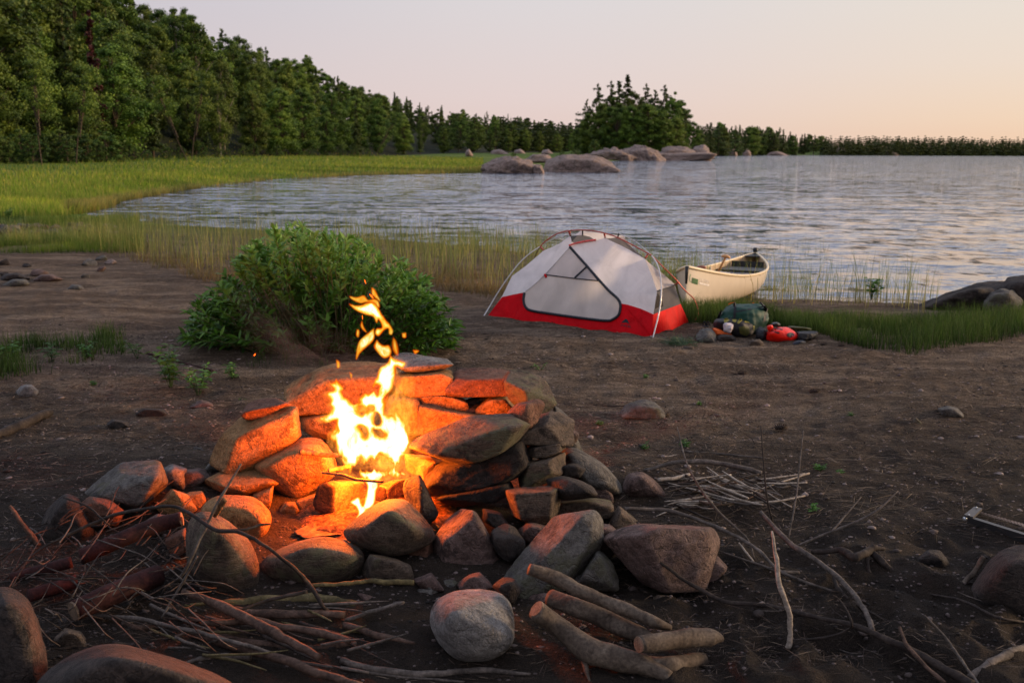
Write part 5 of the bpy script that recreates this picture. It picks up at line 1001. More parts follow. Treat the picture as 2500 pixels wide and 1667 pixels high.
orange = [smoothpoly('B', p) for p in ([(1465, 170), (1530, 180), (1600, 160), (1640, 205), (1700, 195), (1740, 225), (1745, 280), (1690, 235), (1620, 225), (1560, 232), (1490, 200)], [(1675, 85), (1705, 105), (1735, 165), (1755, 215), (1720, 190), (1680, 155)],
         [(1695, 480), (1702, 560), (1680, 610), (1620, 660), (1560, 720), (1528, 775), (1535, 680), (1560, 600), (1620, 540)], [(1580, 410), (1595, 460), (1625, 515), (1590, 490), (1570, 450)], [(1725, 590), (1760, 625), (1800, 640), (1840, 640), (1862, 690), (1850, 740), (1790, 760), (1730, 700), (1700, 650)],
         [(1885, 565), (1910, 600), (1930, 680), (1925, 740), (1880, 690), (1872, 620)], [(1965, 525), (2000, 522), (2000, 565), (1970, 560)], [(2070, 685), (2125, 690), (2090, 722)], [(1340, 775), (1372, 800), (1370, 850), (1345, 850)], [(1465, 895), (1490, 920), (1480, 960)], [(1535, 490), (1555, 500), (1548, 560), (1530, 540)])]
for i, p in enumerate(orange): flame('flame_tongue', [p], [], M_flw, 8.0 if i in (2, 4, 5) else 4.5, FIREY+.02*(i % 3-1), .7 if i in (2, 4) else .46, warp=1.5, cell=1.8)
haze = smoothpoly('D', [(40, 420), (120, 300), (200, 270), (270, 330), (280, 480), (320, 620), (340, 760), (400, 860), (300, 900), (240, 960), (280, 1060), (240, 1200), (0, 1240), (-150, 1200), (-100, 800)])
flame('flame_haze', [haze], [], M_flh, 26.0, FIREY+.12, .62, warp=10, cell=3)
cxm, cym = main.mean(0); flame('flame_haze', [np.stack([cxm+(main[:, 0]-cxm)*1.13, cym+(main[:, 1]-cym)*1.05], -1)], [], M_flh, 24.0, FIREY+.05, .6, warp=12, cell=3)
base = smoothpoly('C', [(1000, 520), (1100, 480), (1300, 560), (1500, 480), (1650, 500), (1720, 420), (1820, 470), (1800, 540), (1640, 600), (1450, 640), (1200, 620)])
flame('flame_haze', [base], [], M_flh, 22.0, FIREY+.06, .55, warp=8, cell=3)
# sparks
b = NB('ember'); e = b.n('ShaderNodeEmission', i_Color=(1, .10, .005), i_Strength=5.0); b.surf(e.outputs[0]); b.m.cycles.emission_sampling = 'NONE'; M_emb = b.m
def spark(z, p, Y, s, label, q=None):
    a = at(*nat(z, p), Y); c = at(*nat(z, q or (p[0]+5, p[1]-9)), Y); V, F = tube_arrays([(np.array([a, (a+c)/2, c]), np.array([s*.3, s, s*.3]))], 6)
    tag(mkobj('spark', V, faces_mixed(F), M_emb, None, origin=tuple(a)), label, 'spark')
spark('B', (548, 740), 5.4, .003, 'lone red spark drifting at left over the sand', (564, 718))
spark('B', (1655, 148), 4.58, .003, 'short orange spark streak above the top flame', (1690, 190))
spark('B', (1607, 12), 4.58, .0016, 'faint red spark high above the flames', (1620, 50))
spark('B', (1586, 350), 4.58, .0016, 'thin red spark left of the bent top flame', (1588, 390))
M_embbed = NB('ember_bed'); b = M_embbed; n = b.noise(b.pos(), 45, 4, .7, .5); c = b.ramp(n, [(.4, (.03, .014, .008)), (.6, (.14, .06, .03))])
b.bsdf(c, .9, b.bump(n, .8, .01), .1, Emission_Color=(1, .16, .01, 1), Emission_Strength=b.ramp(n, [(.62, 0.0), (.74, 1.2)])); b.m.cycles.emission_sampling = 'NONE'
n1_ = 40; ux, uy = np.meshgrid(np.linspace(-1, 1, n1_), np.linspace(-1, 1, n1_)); cx_, cy_ = -.64, 4.55
Vx = cx_+ux*.42; Vy = cy_+uy*.36; Vz = .012+Hh(Vx, Vy)+fbm(np.stack([Vx*9, Vy*9, Vx*0], -1), 3)*.025+.03*np.exp(-((Vx+.64)**2+(Vy-4.6)**2)*12)-np.clip(np.hypot(ux, uy)-.8, 0, 1)*.2
ix = np.arange(n1_*n1_).reshape(n1_, n1_); tag(mkobj('ash_bed', np.stack([Vx, Vy, Vz], -1).reshape(-1, 3), np.stack([ix[:-1, :-1], ix[:-1, 1:], ix[1:, 1:], ix[1:, :-1]], -1).reshape(-1, 4), b.m, None, origin=(cx_, cy_, 0)), 'bed of ash and embers on the floor of the fire ring', 'ash', kind='stuff')
for (px, py, Y, e_, r_) in ((900, 1112, 4.50, 190, .09), (925, 1040, 4.70, 150, .09)):
    l = bpy.data.lights.new('fire_light', 'POINT'); l.energy = e_; l.shadow_soft_size = r_; l.color = (1, .15, .005)
    o = bpy.data.objects.new('fire_light', l); COL.objects.link(o); o.location = at(px, py, Y)
# smoke: a thin drifting volume
b = NB('smoke'); P = b.obj(); nz = b.noise(b.scale(P, (1.2, 1, 2.0)), 2.6, 4, .6, 1.0); gr_ = b.n('ShaderNodeTexGradient', gradient_type='SPHERICAL', i_Vector=b.scale(P, (1.25, 2.2, 2.2)))
den = b.math('MULTIPLY', b.math('MULTIPLY', b.ramp(nz, [(.46, 0.0), (.75, 1.0)]), gr_.outputs['Fac']), .7)
vs = b.n('ShaderNodeVolumeScatter', i_Color=(.85, .75, .74), i_Density=den, i_Anisotropy=.3); b.nt.links.new(vs.outputs[0], b.out.inputs['Volume']); M_smoke = b.m
dV, dF = ico(3); so_ = mkobj('smoke', dV, dF, M_smoke, None, origin=(0, 0, 0)); so_.location = at(745, 840, 5.6); so_.scale = (.85, .5, .5); so_.rotation_euler = (0, R(28), 0)
tag(so_, 'thin brown smoke drifting left from the fire past the willow bush', 'smoke', kind='stuff')
for m_ in (dV,): pass
# ------------------------------------------------------------------ tent
def fabric(name, col, rough=.55, trans=.25, alpha=1.0, wr=.5, wsc=6, weave=0):
    b = NB(name); P = b.obj(); n = b.noise(b.scale(P, (1, 1, .5)), wsc, 4, .55, .6); n2 = b.noise(P, 300, 1)
    c = b.mix(1.0, col, b.ramp(n, [(.3, .82), (.7, 1.1)]), 'MULTIPLY')
    nb_ = b.bump(b.math('ADD', n, b.math('MULTIPLY', n2, .02)), wr, .03)
    b.bsdf(c, rough, nb_, .12); p = b.out.inputs[0].links[0].from_node
    t = b.n('ShaderNodeBsdfTranslucent'); b.set(t.inputs[0], c); m = b.n('ShaderNodeMixShader'); m.inputs[0].default_value = trans
    b.nt.links.new(p.outputs[0], m.inputs[1]); b.nt.links.new(t.outputs[0], m.inputs[2]); s = m.outputs[0]
    if alpha < 1:
        tr = b.n('ShaderNodeBsdfTransparent'); m2 = b.n('ShaderNodeMixShader'); m2.inputs[0].default_value = alpha
        b.nt.links.new(tr.outputs[0], m2.inputs[1]); b.nt.links.new(s, m2.inputs[2]); s = m2.outputs[0]
    b.surf(s); return b.m
M_tw = fabric('tent_white', (.88, .82, .80), .6, .42, 1, .6, 5)
M_tr = fabric('tent_red', (.66, .002, .008), .6, .22, 1, .8, 9)
M_td = fabric('tent_door_fabric', (.70, .62, .56), .7, .4, 1, .2, 4)
M_tmesh = fabric('tent_mesh', (.022, .02, .022), .8, .1, .80, .2, 5)
M_tscr = fabric('tent_screen', (.52, .47, .46), .8, .35, .9, .2, 5)
M_trim = simple('black_trim', (.015, .017, .022), .5, .3, 60, .2)
M_pw = simple('pole_silver', (.55, .52, .50), .35, .5, 40, .1, 0, Metallic=.3)
M_prd = simple('pole_red', (.42, .06, .035), .35, .5, 40, .1, 0, Metallic=.3)
tA = gpz(*nat('T', (187, 962)), 0); tB = gpz(*nat('T', (1765, 1152)), 0); tC = gpz(*nat('T', (2130, 1025)), 0); tD = tA+tC-tB
e1 = (tB-tA).normalized(); e2 = Vector((-e1.y, e1.x, 0)); WID = (tC-tB).dot(e2)
def tp(x, y, w):
    """photo point on the vertical plane standing w metres behind the front long edge"""
    d = ray(*nat('T', (x, y))); k = ((tA+e2*w-CAM).dot(e2))/d.dot(e2); p = CAM+d*k
    return p
def tpe(x, y, s):
    """photo point on the vertical plane through the right end BC, moved s metres toward the tent centre"""
    ebc = (tC-tB).normalized(); nn = Vector((ebc.y, -ebc.x, 0)); d = ray(*nat('T', (x, y))); k = ((tB-nn*s-CAM).dot(nn))/d.dot(nn); return CAM+d*k
tent = empty('tent', tuple((tA+tC)/2), 'white and red dome tent with a half open mesh door, pitched beside the canoe', 'tent')
def panel(name, pts, mat, cuts=9, sag=0.0, parent=None, wr=.006):
    bm = bmesh.new(); vs = [bm.verts.new(p) for p in pts]; f = bm.faces.new(vs)
    bmesh.ops.triangulate(bm, faces=[f]); 
    for _ in range(3):
        bmesh.ops.subdivide_edges(bm, edges=bm.edges[:], cuts=1, use_grid_fill=True)
    bmesh.ops.triangulate(bm, faces=bm.faces[:])
    bm.verts.ensure_lookup_table(); bd = {v for e in bm.edges if e.is_boundary for v in e.verts}; inner = [v for v in bm.verts if v not in bd]
    for _ in range(60):
        new = [(v, sum((e.other_vert(v).co for e in v.link_edges), Vector())/len(v.link_edges)) for v in inner]
        for v, c in new: v.co = c
    bm.normal_update()
    if inner and wr:
        co = np.array([v.co[:] for v in inner]); k = fbm(co*np.array([5, 5, 3.0]), 3)
        for v, kk in zip(inner, k): v.co += v.normal*float(kk)*wr
    V = np.array([v.co[:] for v in bm.verts]); F = [tuple(v.index for v in f.verts) for f in bm.faces]; bm.free()
    return part(name, V, F, mat, parent or tent)
def wz(y, k=1.0): return None
# inward lean as a function of the height of the point: solved by iteration
def tf(x, y, top=.62):
    w = .1
    for _ in range(8):
        p = tp(x, y, w); w = np.interp(max(p.z, 0), [0, .30, 1.0], [0.0, .10, top])
    return tp(x, y, w)
T_ = lambda L, f=tf: [f(*p) for p in L]
band = [(187, 962), (335, 765), (440, 742), (550, 722), (538, 790), (555, 855), (615, 895), (830, 930), (1080, 965), (1330, 992), (1410, 975), (1455, 920), (1468, 870), (1465, 825), (1540, 838), (1660, 875), (1785, 930), (1765, 1155), (1400, 1112), (1000, 1062), (600, 1015)]
panel('floor_tub', T_(band), M_tr, wr=.010)
panel('seam_panel', [p+Vector((0, -.012, 0)) for p in T_([(1500, 838), (1540, 840), (1660, 877), (1782, 932), (1764, 1140)])], M_tr, wr=.016)
lw = [(335, 765), (430, 565), (560, 470), (735, 320), (870, 265), (990, 180), (1003, 235), (985, 285), (870, 415), (745, 550), (650, 640), (560, 712), (440, 742)]
panel('side_wall', T_(lw), M_tw)
rw = [(985, 285), (1040, 262), (1180, 238), (1320, 200), (1510, 290), (1705, 400), (1765, 550), (1820, 710), (1785, 930), (1660, 875), (1540, 838), (1465, 825), (1440, 775), (1270, 610), (1130, 450)]
panel('side_wall', T_(rw), M_tw)
door = [(560, 712), (650, 640), (745, 550), (1000, 582), (1270, 610), (1440, 775), (1463, 825), (1462, 890), (1445, 935), (1400, 972), (1330, 988), (1080, 960), (830, 926), (620, 892), (562, 855), (543, 790), (550, 730)]
door_o = panel('door', T_(door), M_td, wr=.008)
panel('door_screen', T_([(745, 550), (870, 415), (985, 285), (1130, 450), (1270, 610), (1000, 582)]), M_tscr, parent=door_o)
def ttube(name, pts, r, mat, f=tf, off=.008, parent=None, m=6):
    C = catmull([tuple(f(*p)+Vector((0, -off, 0))) for p in pts], m); V, F = tube_arrays([(C, np.full(len(C), r))], 7); return part(name, V, faces_mixed(F), mat, parent or tent)
ttube('zip_trim', [(985, 285), (1060, 370), (1150, 470), (1270, 608), (1360, 705), (1440, 778), (1466, 830), (1464, 890), (1445, 940), (1400, 974), (1330, 990), (1080, 963), (830, 928), (620, 894), (560, 856), (541, 790), (550, 722)], .014, M_trim)
ttube('zip_trim', [(745, 550), (850, 563), (1000, 582), (1270, 610)], .006, M_trim)
ttube('zip_trim', [(1030, 580), (1090, 525), (1148, 470)], .010, M_trim)
ttube('seam', [(985, 285), (870, 415), (745, 550), (650, 640), (560, 712)], .003, M_tscr)
ttube('toggle', [(745, 548), (758, 575)], .012, M_tr)
panel('door_inner_flap', [p+Vector((0, .06, 0)) for p in T_([(1090, 525), (1150, 480), (1270, 608), (1035, 582)])], M_td)
# roof mesh and far side
def tfar(x, y): return tp(x, y, WID*.62)
panel('roof_mesh', [tf(990, 180), tfar(1105, 172), tfar(1180, 190), tf(1235, 228), tf(1180, 238), tf(1040, 262), tf(1003, 235)], M_tmesh)
panel('roof_mesh', [tf(1320, 200), tfar(1365, 205), tfar(1445, 192), tfar(1560, 270), tf(1705, 400), tf(1510, 290)], M_tmesh)
ttube('roof_strut', [(975, 270), (1050, 246), (1150, 226), (1232, 216)], .010, simple('pole_coral', (.75, .10, .09), .4), off=.03)
# right end
def te(x, y):
    s = .1
    for _ in range(8):
        p = tpe(x, y, s); s = np.interp(max(p.z, 0), [0, .28, 1.0], [0.0, .07, .55])
    return tpe(x, y, s)
red_e = [tf(1785, 930), te(1900, 885), te(2045, 832), te(2095, 940), te(2130, 1025), te(2010, 1062), te(1900, 1105), tf(1765, 1155)]
panel('end_tub', red_e, fabric('tent_red_sunlit', (.85, .004, .004), .6, .3, 1, .8, 9), wr=.014)  # brighter copy of the tent red: light on this end put into the colour
panel('end_mesh', [tf(1820, 710), te(1860, 698), te(1985, 655), te(2020, 740), te(2045, 832), te(1900, 885), tf(1785, 930)], M_tmesh)
panel('end_wall', [tf(1705, 400), tfar(1745, 440), tfar(1880, 545), te(1985, 640), te(1985, 655), te(1860, 698), tf(1820, 710), tf(1765, 550)], M_tscr)
# back wall so that the tent is closed
bk = [tA+e2*WID*0, tD]
def back_pt(u, h, w): return tA.lerp(tB, u)+e2*w+Vector((0, 0, h))
L_ = (tB-tA).length
hL = tf(430, 565).z; pk = tf(990, 180)
panel('back_wall', [tD, tD+Vector((0, 0, .25))+e1*.12, back_pt(.22, .62, WID*.88), back_pt(.42, .93, WID*.62), back_pt(.68, .9, WID*.62), tfar(1445, 192), te(1985, 640), te(2045, 832), tC], M_tw)
panel('left_end_wall', [tA, tf(335, 765), tf(430, 565), tf(560, 470), tf(735, 320), back_pt(.3, .78, WID*.62), back_pt(.22, .62, WID*.88), tD+Vector((0, 0, .25))+e1*.12, tD], M_tw)
panel('roof', [tf(735, 320), tf(870, 265), tf(990, 180), tfar(1105, 172), back_pt(.42, .93, WID*.62), back_pt(.3, .78, WID*.62)], M_tw)
# mattress and bags glimpsed through the end mesh
V, F, c = hull_shape([tuple(te(x, y)-e1*d+Vector((0, 0, -.02))) for x, y in [(1800, 900), (1830, 760), (1960, 720), (2020, 850)] for d in (.15, .7)], 5, 4, .06, 2, 77)
part('sleeping_mat', V, F, simple('sleeping_mat', (.16, .14, .10), .8), tent)
# poles
poles = tent
def pole(pts, r, mat, name='pole', m=8):
    C = catmull([tuple(p) for p in pts], m); V, F = tube_arrays([(C, np.full(len(C), r*.8))], 8); return part(name, V, faces_mixed(F), mat, tent)
mid = WID*.5
hubL, hubR = tp(700, 282, mid), tp(1768, 368, mid)
pole([hubL, tp(760, 225, mid), tp(860, 162, mid), tp(975, 132, mid), tp(1110, 124, mid), tp(1240, 138, mid), tp(1400, 180, mid), tp(1560, 255, mid), hubR], .008, M_prd)
pole([tp(745, 250, mid+.16), tp(880, 190, mid+.16), tp(1100, 150, mid+.16), tp(1300, 135, mid+.16), tp(1450, 158, mid+.16), tp(1620, 240, mid+.16), hubR], .0045, M_pw)
def legp(hub, foot, pix, w): return [hub]+[tp(x, y, w*(1-(i+1)/(len(pix)+1))) for i, (x, y) in enumerate(pix)]+[foot]
pole(legp(hubL, gpz(*nat('T', (150, 966)), 0), [(620, 335), (520, 420), (425, 535), (310, 700), (220, 850)], mid), .0075, M_pw)
pole(legp(hubR, gpz(*nat('T', (1775, 1175)), 0), [(1815, 440), (1848, 540), (1860, 660), (1857, 780), (1835, 930)], mid), .0085, M_pw)
pole([hubR, tp(1880, 480, mid+.1), tp(2000, 600, mid+.22), tp(2090, 705, mid+.35), te(2128, 790)+e1*.06, te(2145, 920)+e1*.08, gpz(*nat('T', (2150, 1030)), 0)], .0075, M_prd)
pole([hubL, tp(660, 360, mid+.2), tp(630, 450, mid+.4), tD+Vector((0, 0, .45))-e1*.04, tD-e1*.06], .0065, simple('pole_dark', (.10, .05, .03), .4))
for a, c in [((978, 138), (990, 182)), ((1316, 160), (1321, 198)), ((1725, 362), (1706, 396)), ((703, 284), (735, 318))]:
    V, F = tube_arrays([(np.array([tp(*a, mid), tf(*c)]), np.array([.011, .008]))], 7); part('clip', V, faces_mixed(F), M_prd, tent)
for a, c in [((1106, 128), (1108, 172)), ((1452, 162), (1443, 194))]:
    V, F = tube_arrays([(np.array([tp(*a, mid), tfar(*c)]), np.array([.009, .007]))], 7); part('clip', V, faces_mixed(F), M_trim, tent)
V, F = tube_arrays([(np.array([te(2128, 740)+e1*.02, te(2020, 628), te(1987, 650)]), np.array([.006, .011, .008]))], 7)
V, F = tube_arrays([(np.array([tp(2022, 625, mid+.25), te(1987, 650)]), np.array([.012, .008]))], 7); part('clip', V, faces_mixed(F), M_prd, tent)
V, F = tube_arrays([(np.array([te(1985, 652), te(1920, 675), tf(1822, 710)]), np.array([.006, .006, .006]))], 6); part('cord', V, faces_mixed(F), M_trim, tent)
V, F = tube_arrays([(np.array([gpz(*nat('T', (1761, 1165)), .0), gpz(*nat('T', (1761, 1132)), .02)]), np.array([.004, .004]))], 6); part('peg', V, faces_mixed(F), M_pw, tent)
# decals laid on a surface by casting onto the mesh
def bvh_of(objs):
    V, F, b_ = [], [], 0
    for o in objs:
        off = Vector(childorg(o)); V += [tuple(v.co+off) for v in o.data.vertices]; F += [tuple(i+b_ for i in p.vertices) for p in o.data.polygons]; b_ += len(o.data.vertices)
    return BVHTree.FromPolygons(V, F)
def drop(tree_, px, py, off=.005):
    d = ray(px, py).normalized(); h_ = tree_.ray_cast(CAM, d)
    p = h_[0] if h_[0] is not None else None
    return None if p is None else p-d*off
def decal(name, tree_, z, poly, mat, parent, off=.005, n=2, smooth_=True, fallback=None):
    bm = bmesh.new(); f = bm.faces.new([bm.verts.new((*nat(z, p), 0)) for p in poly]); bmesh.ops.triangulate(bm, faces=[f])
    for _ in range(n): bmesh.ops.subdivide_edges(bm, edges=bm.edges[:], cuts=1, use_grid_fill=True)
    bmesh.ops.triangulate(bm, faces=bm.faces[:]); V = []; last = None
    for v in bm.verts:
        p = drop(tree_, v.co.x, v.co.y, off)
        if p is None: p = at(v.co.x, v.co.y, (last or parent.location).y)
        last = p; V.append(p)
    F = [tuple(v.index for v in f.verts) for f in bm.faces]; bm.free()
    return part(name, np.array(V), F, mat, parent, smooth=smooth_)
def text_decal(name, tree_, z, quad, txt, mat, parent, off=.006):
    cu = bpy.data.curves.new('t', 'FONT'); cu.body = txt; cu.align_x = 'LEFT'; o = bpy.data.objects.new('t', cu); COL.objects.link(o); bpy.context.view_layer.update()
    me = bpy.data.meshes.new_from_object(o.evaluated_get(bpy.context.evaluated_depsgraph_get())); co = np.array([v.co[:] for v in me.vertices]); F = [tuple(p.vertices) for p in me.polygons]
    bpy.data.objects.remove(o); bpy.data.curves.remove(cu); bpy.data.meshes.remove(me)
    uv = (co[:, :2]-co[:, :2].min(0))/(np.ptp(co[:, :2], axis=0)+1e-9); q = [Vector(nat(z, p)) for p in quad]; V = []   # quad: bl, br, tr, tl
    for u, v in uv:
        p = (q[0]*(1-u)+q[1]*u)*(1-v)+(q[3]*(1-u)+q[2]*u)*v; h_ = drop(tree_, p.x, p.y, off); V.append(h_ if h_ is not None else at(p.x, p.y, parent.location.y))
    return part(name, np.array(V), F, mat, parent, smooth=False)
tb = bvh_of([o for o in tent.children if o.name.startswith(('floor_tub', 'seam_panel'))])
M_logo = simple('logo_print', (.012, .016, .022), .6)
decal('logo', tb, 'V', [(720, 745), (800, 660), (880, 590), (935, 550), (1010, 590), (1060, 690), (1110, 810), (1030, 760), (960, 730), (860, 730)], M_logo, tent)
text_decal('logo_lettering', tb, 'V', [(680, 900), (1215, 1005), (1180, 880), (740, 810)], 'MSR', M_logo, tent)
# ------------------------------------------------------------------ canoe
nearT = at(1678, 652.6, 10.8); farT = at(1843.5, 618.8, 15.35)
canoe = empty('canoe', tuple((nearT+farT)/2-Vector((0, 0, .35))), 'cream coloured canoe drawn up stern first on the reedy shore beside the tent', 'canoe')
M_hull = simple('canoe_cream', (.58, .49, .38), .38, .4, 6, .06)
M_hullin = simple('canoe_inside', (.44, .31, .19), .5, .3, 8, .12)
M_gun = simple('canoe_gunwale', (.70, .56, .36), .4, .4, 8, .08)
M_blk = simple('black_plastic', (.016, .016, .018), .45, .3, 20, .2)
M_gry = simple('grey_aluminium', (.20, .19, .20), .4, .4, 20, .1, 0, Metallic=.5)
M_wood = simple('paddle_wood', (.52, .27, .11), .45, .3, 12, .2)
M_wood2 = simple('dark_paddle_wood', (.26, .09, .05), .45, .3, 12, .2)
ax = (farT-nearT); CL = ax.length; ax.normalize(); sdv = Vector((ax.y, -ax.x, 0)).normalized(); upv = sdv.cross(ax)
if upv.z < 0: upv = -upv
NU, NV = 61, 25
def beam(u): return .44*(1-abs(2*u-1)**2.3)**.85
def sheer(u): return -.165*(1-abs(2*u-1)**2.6)
def keel(u): return -.50+.035*abs(2*u-1)**3
def cpt(u, a, inset=0.0):
    """a in [-1,1] gunwale to gunwale; 0 keel"""
    th = a*math.pi/2; bm_ = max(0, beam(u)-inset); s_ = sheer(u); k_ = keel(u)+inset; e_ = .62
    x = bm_*math.copysign(abs(math.sin(th))**e_, a); z = k_+(s_-k_)*(1-abs(math.cos(th))**(.85)) if True else 0
    stem = .06*(1-min(1, (u if u < .5 else 1-u)/.02)) if False else 0
    uu = u
    if u < .5: uu = u-(0.012 if u > 0 else 0)*0
    p = nearT+ax*(uu*CL)+sdv*x+upv*z; return p
def surf_grid(inset, name, mat, flip):
    us = .5-.5*np.cos(np.linspace(0, math.pi, NU)); V = [cpt(u, a, inset) for u in us for a in np.linspace(-1, 1, NV)]
    ix = np.arange(NU*NV).reshape(NU, NV); F = np.stack([ix[:-1, :-1], ix[:-1, 1:], ix[1:, 1:], ix[1:, :-1]], -1).reshape(-1, 4)
    return part(name, np.array(V), F[:, ::-1] if flip else F, mat, canoe)
hull = surf_grid(0, 'hull', M_hull, False); surf_grid(.012, 'inner_hull', M_hullin, True)
us = .5-.5*np.cos(np.linspace(0, math.pi, 50))
for s in (-1, 1):
    C = np.array([cpt(u, s)+sdv*s*.004+upv*.004 for u in us]); V, F = tube_arrays([(C, np.full(len(C), .017))], 8); part('gunwale', V, faces_mixed(F), M_gun, canoe)
def cbar(name, u, z, r, mat, w=1.0, parent=None):
    a, c = cpt(u, -1), cpt(u, 1); a, c = (a+c)/2+(a-c)*.5*w, (a+c)/2+(c-a)*.5*w; dz = upv*z; V, F = tube_arrays([(np.array([a+dz, (a+c)/2+dz, c+dz]), np.full(3, r))], 8); return part(name, V, faces_mixed(F), mat, parent or canoe)
def cslab(name, u0_, u1_, z, th, mat, w=.96):
    P_ = []
    for u in np.linspace(u0_, u1_, 6):
        for s in (-1, 1): P_.append(((cpt(u, -1)+cpt(u, 1))/2+(cpt(u, s)-(cpt(u, -1)+cpt(u, 1))/2)*w, u))
    V = [tuple(p+upv*(z+d)) for d in (0, -th) for p, _ in P_]; n = 12; F = []
    for i in range(5):
        a, b_, c, d = 2*i, 2*i+1, 2*i+3, 2*i+2; F += [(a, b_, c, d), (n+d, n+c, n+b_, n+a), (a, d, n+d, n+a), (b_, n+b_, n+c, c)]
    F += [(0, n, n+1, 1), (10, 11, n+11, n+10)]
    return part(name, V, F, mat, canoe, smooth=False)
cslab('deck_plate', .0, .05, .012, .015, M_gun, 1.0); cslab('deck_plate', .945, 1.0, .012, .015, M_blk, 1.0)
cbar('thwart', .50, -.02, .017, M_gry); cbar('thwart', .30, -.02, .014, M_gry)
cslab('seat', .74, .82, -.06, .02, M_blk); cslab('seat', .16, .22, -.07, .02, M_blk)
for u in (.62, .68):
    C = np.array([cpt(u, a, .022) for a in np.linspace(-1, 1, 17)]); V, F = tube_arrays([(C, np.full(17, .017))], 7); part('rib', V, faces_mixed(F), M_gun, canoe)
# black bow bulkhead
V = [cpt(.86, a, .02) for a in np.linspace(-1, 1, 17)]; part('bulkhead', [tuple(v) for v in V], [tuple(range(17))], M_blk, canoe, smooth=False)
V, F = tube_arrays([(np.array([farT+upv*.02, farT+upv*.05, farT+upv*.09]), np.array([.03, .04, .03]))], 8); part('bow_cap', V, faces_mixed(F), M_blk, canoe)
V, F = tube_arrays([(np.array([nearT+upv*.012-ax*.01, nearT-upv*.06-ax*.014, nearT-upv*.18-ax*.012]), np.array([.022, .018, .012]))], 8); part('stern_cap', V, faces_mixed(F), M_blk, canoe)
hb = bvh_of([hull])
M_grn = simple('green_sticker', (.02, .14, .03), .5); M_dk = simple('dark_print', (.004, .02, .008), .5); M_wht = simple('white_sticker', (.72, .66, .60), .5); M_gline = simple('green_line', (.05, .22, .05), .5)
decal('sticker', hb, 'Q', [(325, 830), (480, 880), (465, 1020), (305, 970)], M_grn, canoe, off=.006)
text_decal('sticker_lettering', hb, 'Q', [(335, 905), (470, 945), (474, 890), (340, 845)], 'SCOTT', M_dk, canoe, .012)
text_decal('sticker_lettering', hb, 'Q', [(320, 965), (458, 1008), (466, 955), (328, 912)], 'CANOE', M_dk, canoe, .012)
decal('sticker_swoosh', hb, 'Q', [(285, 740), (262, 800), (252, 880), (268, 930), (305, 965), (300, 955), (276, 920), (264, 880), (272, 800), (292, 750)], M_gline, canoe, off=.006)
text_decal('registration_number', hb, 'Q', [(520, 935), (760, 985), (762, 900), (524, 845)], '32E 4981', M_wht, canoe, .008)
decal('sticker', hb, 'Q', [(510, 950), (765, 1010), (765, 1060), (508, 1000)], M_wht, canoe, off=.006)
text_decal('maker_lettering', hb, 'Q', [(1825, 905), (1890, 895), (1890, 865), (1828, 872)], 'Scott', simple('faint_print', (.25, .16, .09), .5), canoe, .008)
# paddles lying in the canoe
def paddle(shaft, mat, label, blade=None):
    e = empty('paddle', tuple(shaft[0]), label, 'paddle', None); d = (shaft[-1]-shaft[0]).normalized(); g_ = sdv*.9+ax*.3; g_ = (g_-d*g_.dot(d)).normalized()
    C = np.array([tuple(p) for p in shaft]); V, F = tube_arrays([(C, np.full(len(C), .014))], 8); part('shaft', V, faces_mixed(F), mat, e)
    t = shaft[-1]; V, F = tube_arrays([(np.array([t-g_*.055, t-g_*.03+d*.012, t+d*.016, t+g_*.03+d*.012, t+g_*.055]), np.array([.012, .019, .022, .019, .012]))], 8); part('grip', V, faces_mixed(F), mat, e)
    b0 = shaft[0]; nn = d.cross(g_); P_ = []
    for k, w in ((0, .018), (.08, .07), (.3, .095), (.44, .09), (.5, .05)):
        for s in (-1, 1):
            for q in (-1, 1): P_.append(tuple(b0-d*k+g_*w*s+nn*.006*q))
    V, F, c = hull_shape(P_, 18, 3, .0, 1, 1, 0); part('blade', V, F, mat, e)
paddle([at(*nat('Q', (950, 770)), 12.2), at(*nat('Q', (1190, 300)), 12.0)], M_wood, 'pale wooden paddle standing up out of the middle of the canoe')
paddle([at(*nat('Q', (545, 665)), 11.4), at(*nat('Q', (555, 575)), 11.3)], M_wood2, 'dark red wooden paddle with only its grip showing near the stern of the canoe')
b0_ = [(1020, 655), (1090, 690), (1180, 700), (1310, 715), (1270, 748), (1130, 735), (1060, 710)]
V, F, c = hull_shape([tuple(at(*nat('Q', p), 12.7+dy)) for p in b0_ for dy in (0, .05)], 12, 3, .02, 2, 5); tag(mkobj('bailer', V, F, M_wht, None, origin=tuple(c)), 'pale paddle blade lying flat in the bottom of the canoe', 'paddle blade')
# ------------------------------------------------------------------ packs and gear
def cloth(name, c, rough=.6, b_=.6): return simple(name, c, rough, .3, 9, .25, b_)
M_green = cloth('green_nylon', (.008, .045, .030)); M_olive = cloth('olive_nylon', (.20, .17, .025)); M_oli2 = cloth('dark_olive', (.055, .055, .012)); M_red = cloth('red_vinyl', (.75, .012, .004), .4); M_org = cloth('orange_cloth', (.70, .12, .02)); M_bkc = cloth('black_cloth', (.012, .012, .015)); M_whc = cloth('white_bag', (.42, .36, .37)); M_bklow = cloth('navy_cloth', (.015, .02, .03))
def gear(name, outline, gy, thick, mat, label, cat, p=5, disp=.05, ridge=None, Y0=None, fr=3.0, z='R'):
    if Y0 is None: n_ = nat(z, (sum(o[0] for o in outline)/len(outline), gy)); Y0 = gpz(n_[0], n_[1], 0).y
    V, F, c = hull_shape(rock_pts(z, outline, Y0, thick, ridge, len(outline)), p, 5, disp, fr, len(outline), .5, 1.04)
    o = mkobj(name, V, F, mat, None, origin=tuple(c)); tag(o, label, cat); return o, bvh_of([o])
